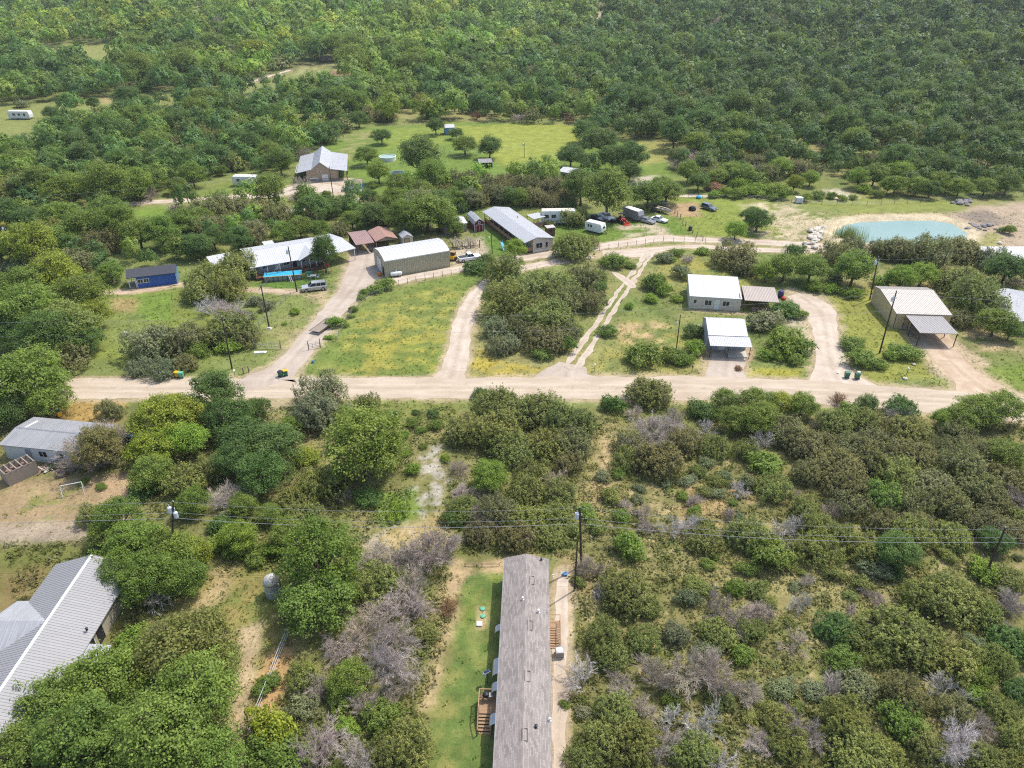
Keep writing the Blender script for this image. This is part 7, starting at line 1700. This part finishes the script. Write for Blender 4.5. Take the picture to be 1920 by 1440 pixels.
# ---- labels: each plant is named by the landmark it stands closest to
LM = LANDMARKS+[('the pond', *P(1690, 435)), ('the gravel driveway junction', *P(500, 712)), ('the two-track lane', *P(1140, 590)), ('the curving gravel path', *P(870, 600)), ('the yellow wildflower patch', *P(765, 655)), ('the pale rock wash', *P(805, 905)),
  ('the bare brown yard', *P(120, 960)), ('the far gravel track', *P(450, 161)), ('the far left meadow', *P(150, 205)), ('the upper yellow-green field', *P(1000, 260)), ('the lane bend by the camper', *P(1230, 448)), ('the far end of the gravel road', *P(1900, 760)), ('the rust brown bush', *P(1340, 350)), ('the distant small clearing', *P(410, 80)),
  ('the bottom right corner', *P(1880, 1420)), ('the bottom left corner', *P(30, 1420)), ('the bottom right scrub', *P(1450, 1250)), ('the dry gap in the right scrub', *P(1450, 1100)), ('the sandy trail south of the road', *P(1140, 850)), ('the brown grass verge', *P(170, 775)), ('the right juniper thicket', *P(1650, 900)), ('the clump between path and two-track', *P(1010, 570)), ('the oak belt left of the rock wash', *P(520, 900)), ('the meadow west of the driveway', *P(280, 620)), ('the far lane by the left edge', *P(60, 400)), ('the bare clearing beyond the pond', *P(1560, 365)), ('the dirt yard right of the pond', *P(1880, 410)), ('the woods right of the pond', *P(1880, 300)), ('the woods above the far lane', *P(60, 340)), ('the woods left of the barn house', *P(300, 290))]
def rel(l, p):
    dx, dy = p['x']-l[1], p['y']-l[2]
    if abs(dx) > abs(dy): return 'to the right' if dx > 0 else 'to the left'
    return 'behind it' if dy > 0 else 'in front of it'
ORD = ['closest', 'second closest', 'third closest', 'fourth closest', 'fifth closest']
pend = {}
for i, p in enumerate(PLANTS): pend.setdefault((p['kind'], p['c']), []).append(p)
for (k, c), ps in pend.items():
    base = f"{CWORD[c]} {NOUN[k]}"; free = set(range(len(ps)))
    opts = []
    for l in LM:
        d = sorted((math.hypot(p['x']-l[1], p['y']-l[2]), i) for i, p in enumerate(ps))
        for n_, (dd, i) in enumerate(d[:2]): opts.append((dd*(1+.8*n_), i, f"{base} {ORD[n_]} to {l[0]}"))
        for side in ('to the right', 'to the left', 'behind it', 'in front of it'):
            e = [(dd, i) for dd, i in d if rel(l, ps[i]) == side]
            ph = {'to the right': 'right of', 'to the left': 'left of', 'behind it': 'behind', 'in front of it': 'in front of'}[side]
            for n_, (dd, i) in enumerate(e[:2]):
                opts.append((dd*(1.35+.9*n_), i, f"{base} {('closest', 'second closest')[n_]} {ph} {l[0]}" if n_ == 0 else f"second {base} {ph} {l[0]}"))
    for dd, i, lb in sorted(opts):
        if i in free and len(lb.split()) <= 16: ps[i]['o']['label'] = lb; free.discard(i)
    for i in free:
        p = ps[i]; l = min(LM, key=lambda l: math.hypot(p['x']-l[1], p['y']-l[2]))
        p['o']['label'] = f"{base} among others around {l[0]}"; p['rest'] = l[0]
    print('LAB', k, c, len(ps), 'shared', len(free))
for p in PLANTS:
    g = {'oak': 'oak trees', 'cedar': 'juniper trees', 'shrub': 'green shrubs', 'brush': 'leafless brush', 'dead': 'dead trees'}[p['kind']]
    p['o']['group'] = g if 'rest' not in p else f"{CWORD[p['c']]} {g} around {p['rest']}"
# ================================================================== LIGHT, AIR, CAMERA
SUN_EL, SUN_AZ = R(60), R(38)      # azimuth measured from +X towards +Y (behind the view, to the right)
d = Vector((math.cos(SUN_EL)*math.cos(SUN_AZ), math.cos(SUN_EL)*math.sin(SUN_AZ), math.sin(SUN_EL)))
sl = bpy.data.lights.new('sun', 'SUN'); sl.energy = 2.5; sl.angle = R(.55); sl.color = (1, .955, .88)
so = bpy.data.objects.new('sun', sl); COL.objects.link(so); so.rotation_euler = d.to_track_quat('Z', 'Y').to_euler(); so.location = (60, 60, 150)
w = bpy.data.worlds.new('World'); SC.world = w; w.use_nodes = True; nt = w.node_tree
sk = nt.nodes.new('ShaderNodeTexSky'); sk.sky_type = 'NISHITA'; sk.sun_disc = False; sk.sun_elevation = SUN_EL; sk.sun_rotation = math.pi/2-SUN_AZ; sk.air_density = 1.0; sk.dust_density = 2.5
nt.links.new(sk.outputs[0], nt.nodes['Background'].inputs[0]); nt.nodes['Background'].inputs[1].default_value = .15
cam = bpy.data.cameras.new('camera'); co = bpy.data.objects.new('camera', cam); COL.objects.link(co)
cam.sensor_width = 36; cam.sensor_fit = 'HORIZONTAL'; cam.lens = 36*FPX/1920; cam.clip_start = .5; cam.clip_end = 20000
co.location = (0, 0, CAM_H); co.rotation_euler = (math.pi/2-PITCH, 0, 0); SC.camera = co
HAZE = .00009
if HAZE:
    t = NT('hazy_air'); pv = t.n('ShaderNodeVolumePrincipled'); pv.inputs['Color'].default_value = (.86, .92, 1, 1); pv.inputs['Density'].default_value = HAZE; pv.inputs['Anisotropy'].default_value = .2
    t.l(pv.outputs[0], t.out.inputs[1])
    hz = MB().box(-8500, -60, -6, 8500, 7600, 160).build('haze', t.m); tag(hz, kind='stuff', label='thin bluish haze filling the valley air', cat='haze')
vs_ = SC.view_settings; vs_.view_transform = 'Standard'; vs_.look = 'None'; vs_.exposure = .95; vs_.gamma = 1; vs_.use_curve_mapping = False
cy = SC.cycles; cy.max_bounces = 5; cy.diffuse_bounces = 3; cy.glossy_bounces = 2; cy.transmission_bounces = 3; cy.volume_bounces = 0; cy.transparent_max_bounces = 4; cy.use_denoising = False; cy.pixel_filter_type = 'BLACKMAN_HARRIS'; cy.filter_width = 1.15
cy.sample_clamp_indirect = 6
